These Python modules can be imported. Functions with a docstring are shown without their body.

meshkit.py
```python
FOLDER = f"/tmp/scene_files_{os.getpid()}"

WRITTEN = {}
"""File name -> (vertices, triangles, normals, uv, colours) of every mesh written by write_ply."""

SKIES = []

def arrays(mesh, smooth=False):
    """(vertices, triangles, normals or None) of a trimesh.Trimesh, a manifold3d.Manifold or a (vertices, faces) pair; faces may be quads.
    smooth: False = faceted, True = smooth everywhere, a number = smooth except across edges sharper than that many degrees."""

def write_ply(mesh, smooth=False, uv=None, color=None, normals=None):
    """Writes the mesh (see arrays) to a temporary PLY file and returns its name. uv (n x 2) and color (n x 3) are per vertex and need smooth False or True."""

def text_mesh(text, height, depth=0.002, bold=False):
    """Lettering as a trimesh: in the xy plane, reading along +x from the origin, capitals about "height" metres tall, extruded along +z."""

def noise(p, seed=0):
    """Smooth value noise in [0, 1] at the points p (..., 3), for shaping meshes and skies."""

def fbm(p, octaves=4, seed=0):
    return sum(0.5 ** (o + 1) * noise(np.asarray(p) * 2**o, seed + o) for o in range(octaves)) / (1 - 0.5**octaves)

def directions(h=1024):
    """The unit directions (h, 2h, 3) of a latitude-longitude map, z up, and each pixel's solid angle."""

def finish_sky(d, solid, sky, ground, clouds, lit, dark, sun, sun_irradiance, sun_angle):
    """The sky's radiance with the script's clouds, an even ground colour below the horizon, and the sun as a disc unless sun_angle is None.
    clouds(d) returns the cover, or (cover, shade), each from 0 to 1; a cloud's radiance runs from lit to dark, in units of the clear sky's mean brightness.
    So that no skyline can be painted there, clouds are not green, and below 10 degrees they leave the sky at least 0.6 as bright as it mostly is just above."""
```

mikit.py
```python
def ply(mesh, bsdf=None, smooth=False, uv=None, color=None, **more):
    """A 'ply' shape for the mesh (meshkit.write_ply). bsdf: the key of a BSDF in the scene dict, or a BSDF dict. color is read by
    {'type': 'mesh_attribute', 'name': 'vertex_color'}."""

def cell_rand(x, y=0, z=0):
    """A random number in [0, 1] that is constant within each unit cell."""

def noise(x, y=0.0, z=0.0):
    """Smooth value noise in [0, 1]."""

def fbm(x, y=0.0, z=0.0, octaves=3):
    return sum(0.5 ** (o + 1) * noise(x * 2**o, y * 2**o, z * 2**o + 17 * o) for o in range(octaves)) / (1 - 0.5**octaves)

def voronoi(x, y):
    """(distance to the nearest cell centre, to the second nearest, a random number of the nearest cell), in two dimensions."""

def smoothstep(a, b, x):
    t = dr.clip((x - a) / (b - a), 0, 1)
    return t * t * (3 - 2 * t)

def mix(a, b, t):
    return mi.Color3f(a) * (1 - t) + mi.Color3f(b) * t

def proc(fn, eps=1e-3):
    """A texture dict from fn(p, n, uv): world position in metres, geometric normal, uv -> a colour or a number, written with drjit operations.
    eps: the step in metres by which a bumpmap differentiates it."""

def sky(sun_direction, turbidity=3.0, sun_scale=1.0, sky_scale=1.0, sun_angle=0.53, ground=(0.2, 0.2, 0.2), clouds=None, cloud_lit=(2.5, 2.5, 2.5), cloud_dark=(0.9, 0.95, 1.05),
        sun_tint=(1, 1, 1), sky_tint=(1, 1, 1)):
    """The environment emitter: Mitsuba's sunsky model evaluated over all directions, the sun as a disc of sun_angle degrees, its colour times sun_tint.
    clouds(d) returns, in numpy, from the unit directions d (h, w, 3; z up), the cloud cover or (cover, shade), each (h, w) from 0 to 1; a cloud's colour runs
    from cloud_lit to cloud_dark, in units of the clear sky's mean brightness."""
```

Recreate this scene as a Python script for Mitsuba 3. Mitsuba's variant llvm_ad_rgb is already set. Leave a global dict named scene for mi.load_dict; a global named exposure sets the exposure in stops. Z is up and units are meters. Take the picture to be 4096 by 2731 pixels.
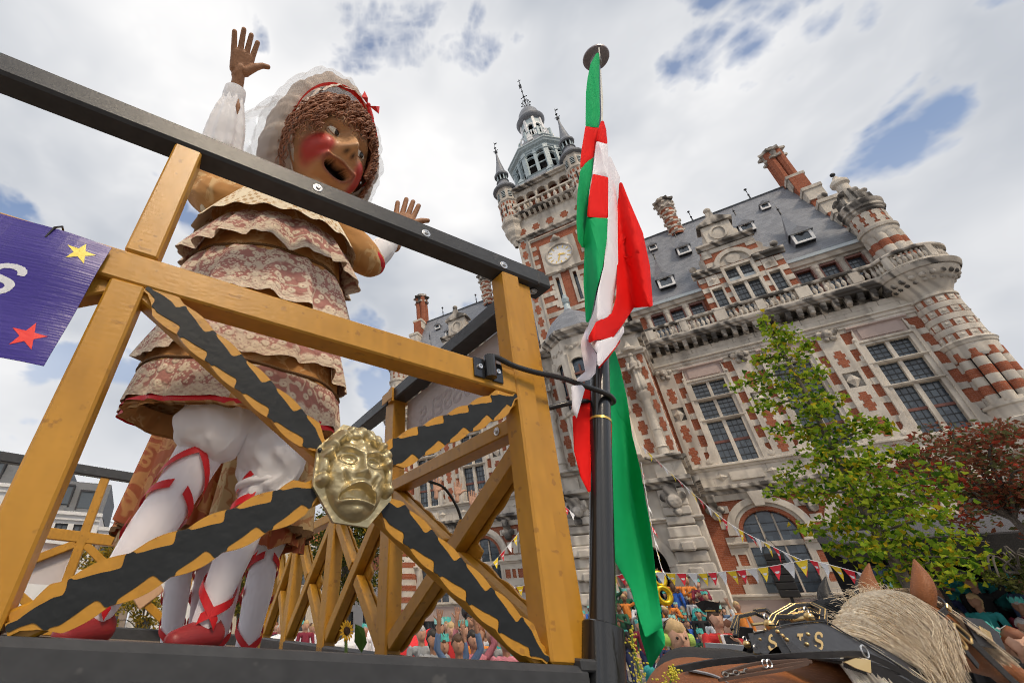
import math, random
import numpy as np, trimesh, drjit as dr, mitsuba as mi
import manifold3d as m3
from shapely.geometry import Polygon, Point, LineString, box as sbox
from shapely import affinity
from shapely.ops import unary_union
from scipy.spatial.transform import Rotation as Rot
import mikit, meshkit
from mikit import noise as nz, fbm as fb, mix, smoothstep, voronoi, cell_rand

scene, labels = {}, {}
PI = math.pi
T = mi.ScalarTransform4f

# ------------------------------------------------------------------ camera
EYE = np.array([0.0, 0.0, 1.75])
PITCH, ROLL, FPX = 0.5503, 0.0036, 1822.0
_F = np.array([0, math.cos(PITCH), math.sin(PITCH)])
_r0 = np.array([1.0, 0, 0]); _d0 = np.cross(_F, _r0)
_D = _d0 * math.cos(ROLL) - _r0 * math.sin(ROLL)
scene['camera'] = {'type': 'perspective', 'fov': 2 * math.degrees(math.atan(2048 / FPX)), 'fov_axis': 'x', 'near_clip': 0.05, 'far_clip': 3000.0,
                   'principal_point_offset_x': (2048 - 1498) / 4096,
                   'to_world': T().look_at(origin=EYE.tolist(), target=(EYE + _F).tolist(), up=(-_D).tolist())}

# ------------------------------------------------------------------ sky, sun, exposure
def clouds(d):
    w = np.stack([meshkit.fbm(d * 3.6 + k, 4, 5 + k) for k in (11, 23, 37)], -1) - .5
    q = d * np.array([1, 1, 1.35]) + .13 * w
    bil = sum(.55 ** o * (1 - np.abs(2 * meshkit.noise(q * 5.2 * 2.1 ** o + 3 * o, 60 + o) - 1)) for o in range(6)) / sum(.55 ** o for o in range(6))   # billows
    n = meshkit.fbm(q * 2.5 + 1.7, 5, 12)
    m = .62 * n + .38 * bil
    low = np.clip((.60 - d[..., 2]) / .45, 0, 1)
    cover = np.clip((m - .475) / .06, 0, 1); cover = .20 + .80 * np.clip(cover + .9 * low, 0, 1)
    big = meshkit.fbm(q * 1.7 + 9.2, 5, 44)
    thick = np.clip((m - .515) / .14, 0, 1)
    shade = np.clip((big - .42) * 3.2, 0, .75) + .55 * thick * (1.15 - bil) - .06
    shade = np.clip(shade * (1 - .35 * low) + .28 * low, 0, 1)
    return cover, shade
SUN_DIR = [0.28, -0.66, 0.80]
scene['sky'] = mikit.sky(SUN_DIR, turbidity=3, sun_scale=0.34, sun_angle=12, clouds=clouds, cloud_lit=(2.6, 2.57, 2.54), cloud_dark=(1.12, 1.22, 1.38), ground=(.22, .21, .2))
exposure = 2.15

# ------------------------------------------------------------------ helpers
_taken = {}
def numbered(key):
    n = _taken.get(key, -1) + 1; _taken[key] = n
    return key if n == 0 else f'{key}_{n:03d}'

def TM(V, F): return trimesh.Trimesh(np.asarray(V, float), np.asarray(F, int), process=False)
def cat(ms): return trimesh.util.concatenate([m for m in ms if m is not None])
def xf(m, M):
    M = np.asarray(M, float); v = np.asarray(m.vertices) @ M[:3, :3].T + M[:3, 3]
    f = np.asarray(m.faces)
    return TM(v, f[:, ::-1] if np.linalg.det(M[:3, :3]) < 0 else f)
def frame(o, x, y, z):
    M = np.eye(4); M[:3, 0] = x; M[:3, 1] = y; M[:3, 2] = z; M[:3, 3] = o
    return M
def move(m, x=0, y=0, z=0, rz=0, s=1):
    c, n = math.cos(rz) * s, math.sin(rz) * s
    return xf(m, [[c, -n, 0, x], [n, c, 0, y], [0, 0, s, z], [0, 0, 0, 1]])

def put(key, mesh, mat, smooth=False, label=None, cat=None, group=None, kind=None, M=None, uv=None, color=None, raw=False):
    """one entry of the scene; key gets a number when taken"""
    if not raw: key = numbered(key)
    if M is not None: mesh = xf(mesh, M)
    scene[key] = mikit.ply(mesh, mat, smooth=smooth, uv=uv, color=color)
    info(key, label, cat, group, kind)
    return key
def info(key, label=None, cat=None, group=None, kind=None):
    d = {k: v for k, v in dict(label=label, category=cat, group=group, kind=kind).items() if v}
    if d: labels.setdefault(key, {}).update(d)
def thing(name, label, cat, group=None):
    key = numbered(name); info(key, label, cat, group); return key

_BF = [[0, 1, 3], [0, 3, 2], [4, 6, 7], [4, 7, 5], [0, 4, 5], [0, 5, 1], [2, 3, 7], [2, 7, 6], [0, 2, 6], [0, 6, 4], [1, 5, 7], [1, 7, 3]]
def bx(x0, x1, y0, y1, z0, z1):
    return TM([[x, y, z] for x in (x0, x1) for y in (y0, y1) for z in (z0, z1)], _BF)
def hull(pts):
    h = trimesh.convex.convex_hull(np.asarray(pts, float)); return TM(h.vertices, h.faces)
def cbx(x0, x1, y0, y1, z0, z1, c):
    """chamfered box"""
    P = []
    for sx in (0, 1):
        for sy in (0, 1):
            for sz in (0, 1):
                b = [(x0, x1)[sx], (y0, y1)[sy], (z0, z1)[sz]]; s = [c if q == 0 else -c for q in (sx, sy, sz)]
                for k in range(3):
                    v = [b[i] + s[i] * (i != k) for i in range(3)]; P.append(v)
    return hull(P)
def ext(poly, d0, d1):
    """extrude a shapely polygon (x, y) from z=d0 to z=d1"""
    out = []
    for g in getattr(poly, 'geoms', [poly]):
        if g.area < 1e-9: continue
        m = trimesh.creation.extrude_polygon(g, d1 - d0, engine='earcut'); m.apply_translation([0, 0, d0])
        out.append(TM(m.vertices, m.faces))
    return cat(out)
XZ = np.array([[1, 0, 0, 0], [0, 0, 1, 0], [0, 1, 0, 0], [0, 0, 0, 1.0]])   # (x, y, depth) -> (u, v=depth, z)
def face(poly, v0, v1): return xf(ext(poly, v0, v1), XZ)
def lathe(prof, n=24, x=0, y=0, a0=0.0, a1=2 * PI):
    prof = np.asarray(prof, float); full = abs(a1 - a0 - 2 * PI) < 1e-6
    ang = a0 + (a1 - a0) * np.arange(n + (not full)) / n; k = len(ang); m = len(prof)
    V = np.stack([x + prof[None, :, 0] * np.cos(ang)[:, None], y + prof[None, :, 0] * np.sin(ang)[:, None], np.broadcast_to(prof[:, 1], (k, m))], -1).reshape(-1, 3)
    F = []
    for i in range(k if full else k - 1):
        j = (i + 1) % k
        for t in range(m - 1): F += [[i * m + t, j * m + t, j * m + t + 1], [i * m + t, j * m + t + 1, i * m + t + 1]]
    return TM(V, F)
def tube(P, r, n=8, cap=True):
    P = np.asarray(P, float); k = len(P); r = np.broadcast_to(np.asarray(r, float), (k,))
    t = np.gradient(P, axis=0); t /= np.linalg.norm(t, axis=1, keepdims=True) + 1e-12
    a = np.cross(t[0], [0, 0, 1.0]); a = np.cross(t[0], [1.0, 0, 0]) if np.linalg.norm(a) < .1 else a
    A = []
    for i in range(k):
        a = a - t[i] * np.dot(a, t[i]); a /= np.linalg.norm(a) + 1e-12; A.append(a)
    A = np.array(A); Bn = np.cross(t, A); g = np.arange(n) * 2 * PI / n
    V = (P[:, None] + r[:, None, None] * (np.cos(g)[None, :, None] * A[:, None] + np.sin(g)[None, :, None] * Bn[:, None])).reshape(-1, 3)
    F = []
    for i in range(k - 1):
        for j in range(n):
            q = (j + 1) % n; F += [[i * n + j, i * n + q, (i + 1) * n + q], [i * n + j, (i + 1) * n + q, (i + 1) * n + j]]
    if cap:
        V = np.vstack([V, P[0], P[-1]]); c = k * n
        for j in range(n): q = (j + 1) % n; F += [[c, q, j], [c + 1, (k - 1) * n + j, (k - 1) * n + q]]
    return TM(V, F)
def ball(x, y, z, r, sub=1, sc=(1, 1, 1)):
    m = trimesh.creation.icosphere(sub, 1.0); return TM(np.asarray(m.vertices) * r * np.asarray(sc) + [x, y, z], m.faces)
def catmull(P, n=8):
    P = np.asarray(P, float); Q = np.vstack([2 * P[0] - P[1], P, 2 * P[-1] - P[-2]]); out = []
    for i in range(1, len(Q) - 2):
        a, b, c, d = Q[i - 1:i + 3]
        for t in np.arange(n) / n: out.append(.5 * (2 * b + (c - a) * t + (2 * a - 5 * b + 4 * c - d) * t * t + (3 * b - a - 3 * c + d) * t ** 3))
    out.append(P[-1]); return np.array(out)
_SPH = np.asarray(trimesh.creation.icosphere(2, 1.0).vertices)
def bones(segs, edge=0.02, it=8, lam=.5, extra=(), sub=_SPH):
    """continuous body: hulls of sphere pairs (p, r, q, s), united, refined and smoothed; extra = further point clouds to hull"""
    parts = []
    for s in segs:
        P = np.vstack([np.asarray(s[0]) + sub * np.asarray(s[1]), np.asarray(s[2]) + sub * np.asarray(s[3])])
        parts.append(m3.Manifold.hull_points(P))
    for e in extra: parts.append(m3.Manifold.hull_points(np.asarray(e, float)))
    M = m3.Manifold.batch_boolean(parts, m3.OpType.Add)
    if edge: M = M.refine_to_length(edge)
    q = M.to_mesh(); m = trimesh.Trimesh(np.array(q.vert_properties[:, :3], float), np.array(q.tri_verts), process=True)
    if it: trimesh.smoothing.filter_taubin(m, lamb=lam, nu=lam + .02, iterations=it)
    return TM(m.vertices, m.faces)
def text_at(txt, h, depth, bold=True):
    m = meshkit.text_mesh(txt, h, depth, bold); return TM(m.vertices, m.faces)

# pixel of the 2352 px overview -> ray (used only to measure the photograph while placing things at their own distances)
_C = np.array([_r0 * math.cos(ROLL) + _d0 * math.sin(ROLL), _D, _F])
def ray(x, y):
    s = 4096 / 2352; v = _C.T @ np.array([(x * s - 1498) / FPX, (y * s - 1365.5) / FPX, 1.0]); return v / np.linalg.norm(v)
def at(x, y, dist):
    """point on the ray through overview pixel (x, y) at horizontal distance dist"""
    d = ray(x, y); return EYE + d * dist / math.hypot(d[0], d[1])

# ------------------------------------------------------------------ materials
def mat(name, **k):
    scene[name] = {'type': 'twosided', 'bsdf': {'type': 'principled', **{a: ({'type': 'rgb', 'value': list(v)} if isinstance(v, (tuple, list)) else v) for a, v in k.items()}}}
    return name
def pmat(name, fn, bump=None, scale=1.0, eps=2e-3, **k):
    b = {'type': 'principled', 'base_color': mikit.proc(fn), **k}
    if bump is not None: b = {'type': 'bumpmap', 'arbitrary': mikit.proc(bump, eps=eps), 'scale': scale, 'bsdf': b}
    scene[name] = {'type': 'twosided', 'bsdf': b}
    return name
# facade frame: u along the front to the right, v out towards the square, z up
YB = -0.623
BXv = np.array([math.cos(YB), math.sin(YB), 0]); BYv = np.array([-math.sin(YB), math.cos(YB), 0])
OU, OV = -3.48711117, 26.7738689
MB = frame(BXv * OU + BYv * OV, BXv, -BYv, np.array([0, 0, 1.0]))
def _uz(p): return p.x * float(BXv[0]) + p.y * float(BXv[1]) - OU, p.x * float(-BYv[0]) + p.y * float(-BYv[1]) + OV
def _brick(p, n, uv):
    u, v = _uz(p); a = u + v
    row = p.z / .075; r = dr.floor(row); fx = a / .22 + .5 * (r - 2 * dr.floor(r / 2))
    c = cell_rand(dr.floor(fx), r, 3)
    base = mix((.235, .062, .030), (.345, .112, .058), c * .7 + .3 * fb(a * .8, p.z * .8, 1.3))
    joint = dr.maximum(smoothstep(.80, .92, row - r), smoothstep(.93, .98, fx - dr.floor(fx)))
    return mix(base, (.36, .28, .23), joint * .5)
pmat('brick', _brick, roughness=.85, specular=.2)
def _stone(p, n, uv):
    u, v = _uz(p); a = u + v
    f = fb(a * 1.3, p.z * 1.3, 5.0, 4); st = nz(a * 5.0, p.z * .35, 2.0)
    base = mix((.62, .57, .50), (.45, .41, .36), smoothstep(.3, .75, f))
    dirt = smoothstep(.52, .86, st * .55 + fb(a * .7, p.z * .5, 9.0) * .55)
    return mix(base, (.20, .18, .16), dirt * .6)
pmat('stone', _stone, roughness=.8, specular=.25)
def _stoned(p, n, uv):
    u, v = _uz(p); a = u + v
    f = fb(a * 1.8, p.z * 1.8, 5.0, 4); st = nz(a * 6.0, p.z * .5, 7.0)
    return mix((.50, .46, .41), (.075, .07, .066), smoothstep(.36, .66, f * .6 + st * .4))
pmat('stone_sooty', _stoned, roughness=.85, specular=.2)
def _slate(p, n, uv):
    u, v = _uz(p); row = p.z / .17; r = dr.floor(row); fx = (u + v) / .24 + .5 * (r - 2 * dr.floor(r / 2))
    c = cell_rand(dr.floor(fx), r, 8)
    e = smoothstep(.86, .97, row - r)
    return mix(mix((.14, .15, .175), (.235, .25, .28), c * .6 + .4 * fb(u * .5, p.z * .5, 2.0)), (.05, .052, .06), e * .6)
pmat('slate', _slate, roughness=.42, specular=.5)
mat('lead', base_color=(.42, .47, .50), roughness=.45, metallic=.25)
mat('pale_metal', base_color=(.42, .50, .53), roughness=.5)
mat('dark_metal', base_color=(.03, .032, .036), roughness=.4, metallic=.4)
def _glass(p, n, uv):
    u, v = _uz(p); c = cell_rand(dr.floor(u / .21), dr.floor(p.z / .21), 4)
    return mix((.025, .035, .05), (.075, .10, .125), c)
pmat('window_glass', _glass, roughness=.12, specular=.9)
mat('leading', base_color=(.03, .033, .038), roughness=.5)
mat('window_wood', base_color=(.16, .06, .045), roughness=.5)
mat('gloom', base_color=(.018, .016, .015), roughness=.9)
mat('gold_leaf', base_color=(.75, .52, .14), roughness=.3, metallic=.8)
mat('white_paint', base_color=(.78, .78, .78), roughness=.4)
mat('pink_stone', base_color=(.42, .33, .30), roughness=.8)
# ------------------------------------------------------------------ ground
def _paving(p, n, uv):
    fx, fy = p.x / .22, p.y / .22; r = dr.floor(fy); fx = fx + .5 * (r - 2 * dr.floor(r / 2))
    c = cell_rand(dr.floor(fx), r, 2)
    e = dr.maximum(smoothstep(.88, .97, fx - dr.floor(fx)), smoothstep(.88, .97, fy - r))
    return mix(mix((.17, .16, .15), (.25, .235, .22), c), (.07, .065, .06), e)
pmat('paving', _paving, roughness=.8)
g = 400
put('square_pavement', TM([[-g, -g, 0], [g, -g, 0], [g, g, 0], [-g, g, 0]], [[0, 1, 2], [0, 2, 3]]), 'paving', kind='structure')
# ------------------------------------------------------------------ town hall
AX = 0.12
info('town_hall', 'red brick and white stone town hall with clock tower and slate roofs', 'town hall')
MIR = np.eye(4); MIR[0, 0] = -1; MIR[0, 3] = 2 * AX
MBM = MB @ MIR
_cnt = {}
_rest = {}
def H(part, mesh, m, M=MB, smooth=False, **k): return put('town_hall__' + part, mesh, m, smooth, M=M, **k)
def piece(name, mesh, m, M=MB, smooth=False, cap=280):
    """numbered pieces of the walls; those past the cap are joined"""
    n = _cnt.get(name, 0); _cnt[name] = n + 1
    if n < cap: return H(name, mesh, m, M, smooth)
    _rest.setdefault((name, m), []).append(xf(mesh, M))
def prof(u0, u1, pts):
    """moulding: polygon of (v, z) points swept from u0 to u1"""
    m = ext(Polygon(pts), u0, u1); v = np.asarray(m.vertices)
    return TM(np.stack([v[:, 2], v[:, 0], v[:, 1]], -1), m.faces)
def ledge(v, z0, z1, d):
    """profile of a projecting course from the wall plane v to v + d"""
    h = z1 - z0
    return [(v - .05, z0), (v + d * .45, z0), (v + d * .55, z0 + h * .35), (v + d * .9, z0 + h * .5), (v + d, z0 + h * .55), (v + d, z1 - .02), (v + d * .9, z1), (v - .05, z1)]
def arc(cx, cz, r, a0=0.0, a1=PI, n=16):
    t = np.linspace(a0, a1, n + 1); return [(cx + r * math.cos(q), cz + r * math.sin(q)) for q in t]
def archhole(cx, hw, z0, zs): return Polygon([(cx - hw, z0), (cx + hw, z0)] + arc(cx, zs, hw))
def lights(win, u0, u1, z0, z1, v, M, nu=3, nz_=3, bars=True):
    """one leaded light: pane plus lead bars"""
    put(win + '__pane', bx(u0, u1, v - .03, v, z0, z1), 'window_glass', M=M)
    if bars:
        b = [bx(u0 + (u1 - u0) * i / nu - .012, u0 + (u1 - u0) * i / nu + .012, v, v + .02, z0, z1) for i in range(1, nu)]
        b += [bx(u0, u1, v, v + .025, z0 + (z1 - z0) * i / nz_ - .02, z0 + (z1 - z0) * i / nz_ + .02) for i in range(1, nz_)]
        put(win + '__leading', cat(b), 'leading', M=M)
def toothed(u0, u1, z0, z1, v, n=3, d=.1, t=.03):
    """toothed brick insert polygon as a raised thin slab"""
    h = (z1 - z0) / (2 * n + 1); P = []
    for i in range(2 * n + 1):
        o = d if i % 2 else 0
        P.append(sbox(u0 + (d - o), z0 + i * h, u1 - (d - o), z0 + (i + 1) * h + .002))
    return face(unary_union(P), v, v + t)
def diamond(c, z, w, h, v):
    V = [[c - w, v, z], [c, v, z - h], [c + w, v, z], [c, v, z + h], [c, v + .16, z]]
    return TM(V, [[0, 1, 4], [1, 2, 4], [2, 3, 4], [3, 0, 4]])
def scroll(u, z, s, v, h=1.25, w=.42):
    """side volute of a window frame or gable; s = +1 opens to the right"""
    P = [(0, 0), (w, 0), (w * 1.02, .12 * h), (w * .9, .26 * h), (w * .6, .3 * h), (w * .38, .42 * h), (w * .42, .6 * h), (w * .34, .74 * h), (w * .12, .8 * h), (w * .1, h), (0, h)]
    q = Polygon([(u + s * a, z + b) for a, b in P])
    m = face(q, v, v + .14)
    curl = xf(lathe([(.0, 0), (.12 * w / .42, 0), (.14 * w / .42, .05), (.0, .07)], 12), frame([u + s * w * .68, v + .13, z + .14 * h], [1, 0, 0], [0, 0, 1], [0, 1, 0]))
    return cat([m, curl])

def first_floor_window(c, M):
    w = H('window', cat([
        face(sbox(c - .9, 7.95, c + .9, 12.28).difference(sbox(c - .70, 7.97, c + .70, 12.08)), -.32, .07),
        face(sbox(c - .98, 7.95, c + .98, 12.3).difference(sbox(c - .86, 7.9, c + .86, 12.2)), -.05, .14)]), 'stone', M)
    put(w + '__mullion', cat([bx(c - .075, c + .075, -.2, .0, 7.97, 10.03), bx(c - .065, c + .065, -.2, -.02, 10.15, 11.12), bx(c - .065, c + .065, -.2, -.02, 11.24, 12.08)]), 'stone', M=M)
    put(w + '__transom', prof(c - .93, c + .93, [(-.3, 10.03), (.07, 10.03), (.16, 10.09), (.16, 10.13), (-.3, 10.16)]), 'stone', M=M)
    put(w + '__transom', prof(c - .93, c + .93, [(-.3, 11.12), (.07, 11.12), (.16, 11.18), (.16, 11.22), (-.3, 11.25)]), 'stone', M=M)
    for s in (-1, 1):
        a, b = (c - .70, c - .07) if s < 0 else (c + .07, c + .70)
        lights(w, a, b, 11.25, 12.08, -.2, M, 3, 4); lights(w, a, b, 10.16, 11.12, -.2, M, 3, 4); lights(w, a, b, 9.1, 10.03, -.2, M, 3, 3); lights(w, a, b, 7.97, 8.98, -.2, M, 3, 3)
        put(w + '__rail', bx(a, b, -.25, -.14, 8.98, 9.1), 'window_wood', M=M)
        # tooth stones along the frame and the volute at its foot
        for k, z in enumerate((9.45, 10.3, 11.35)):
            piece('tooth_stone', bx(*sorted((c + s * .94, c + s * (1.08 + .07 * (k % 2)))), -.05, .06, z, z + .3), 'stone', M)
        piece('volute', scroll(c + s * .95, 7.96, s, 0, 1.15, .34), 'stone', M)
    H('window_panel', cat([bx(c - .8, c + .8, -.05, .06, 12.34, 12.92), face(sbox(c - .62, 12.42, c + .62, 12.82).buffer(.04, join_style=1), .05, .11), prof(c - .98, c + .98, ledge(0, 12.86, 13.02, .2))]), 'pink_stone', M)
    for s in (-1, 1): piece('volute', scroll(c + s * .82, 12.3, s, 0, .6, .18), 'stone', M)

def ground_arch(c, M):
    w = H('arched_window', face(Polygon(arc(c, 4.9, 1.5, 0, PI, 24) + arc(c, 4.9, 1.24, PI, 0, 24)), -.05, .16), 'stone', M)
    put(w + '__archivolt', cat([face(Polygon(arc(c, 4.9, 1.24, 0, PI, 24) + arc(c, 4.9, 1.1, PI, 0, 24)), -.2, .04), face(Polygon(arc(c, 4.9, 1.1, 0, PI, 24) + arc(c, 4.9, .95, PI, 0, 24)), -.3, -.05)]), 'stone', M=M)
    put(w + '__keystone', xf(ext(Polygon([(-.17, 0), (.17, 0), (.28, .62), (-.28, .62)]), 0, .42), frame([c, -.05, 5.98], [1, 0, 0], [0, 0, 1], [0, 1, 0]) @ np.diag([1, 1, 1, 1.0])), 'stone', M=M)
    for (a, b) in ((c - .92, c - .31), (c - .25, c + .25), (c + .31, c + .92)):
        q = sbox(a, 4.62, b, 5.9).intersection(Point(c, 4.9).buffer(.94).union(sbox(c - .94, 4, c + .94, 4.9)))
        put(w + '__pane', face(q, -.36, -.33), 'window_glass', M=M)
        put(w + '__leading', cat([bx(a, b, -.33, -.31, z - .015, z + .015) for z in (5.0, 5.35)]), 'leading', M=M)
        put(w + '__pane', bx(a, b, -.36, -.33, 2.7, 4.42), 'window_glass', M=M)
        put(w + '__leading', cat([bx(a, b, -.33, -.31, z - .015, z + .015) for z in (3.05, 3.4, 3.75, 4.1)]), 'leading', M=M)
    put(w + '__mullion', cat([bx(c - .31, c - .25, -.36, -.24, 2.66, 5.7), bx(c + .25, c + .31, -.36, -.24, 2.66, 5.7)]), 'stone', M=M)
    put(w + '__transom', bx(c - .95, c + .95, -.36, -.2, 4.42, 4.62), 'stone', M=M)
    for s in (-1, 1): put(w + '__jamb', bx(*sorted((c + s * 1.06, c + s * .93)), -.3, .05, 2.66, 4.5), 'stone', M=M)

def baluster(): return lathe([(.05, 0), (.05, .05), (.035, .08), (.085, .2), (.08, .3), (.04, .4), (.035, .48), (.055, .53), (.05, .58)], 7)
BAL = baluster()
def balustrade(u0, u1, v, M, z=14.83):
    n = max(2, int((u1 - u0) / .2))
    for i in range(n):
        piece('baluster', move(BAL, u0 + (i + .5) * (u1 - u0) / n, v, z), 'stone', M, smooth=True)

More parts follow.
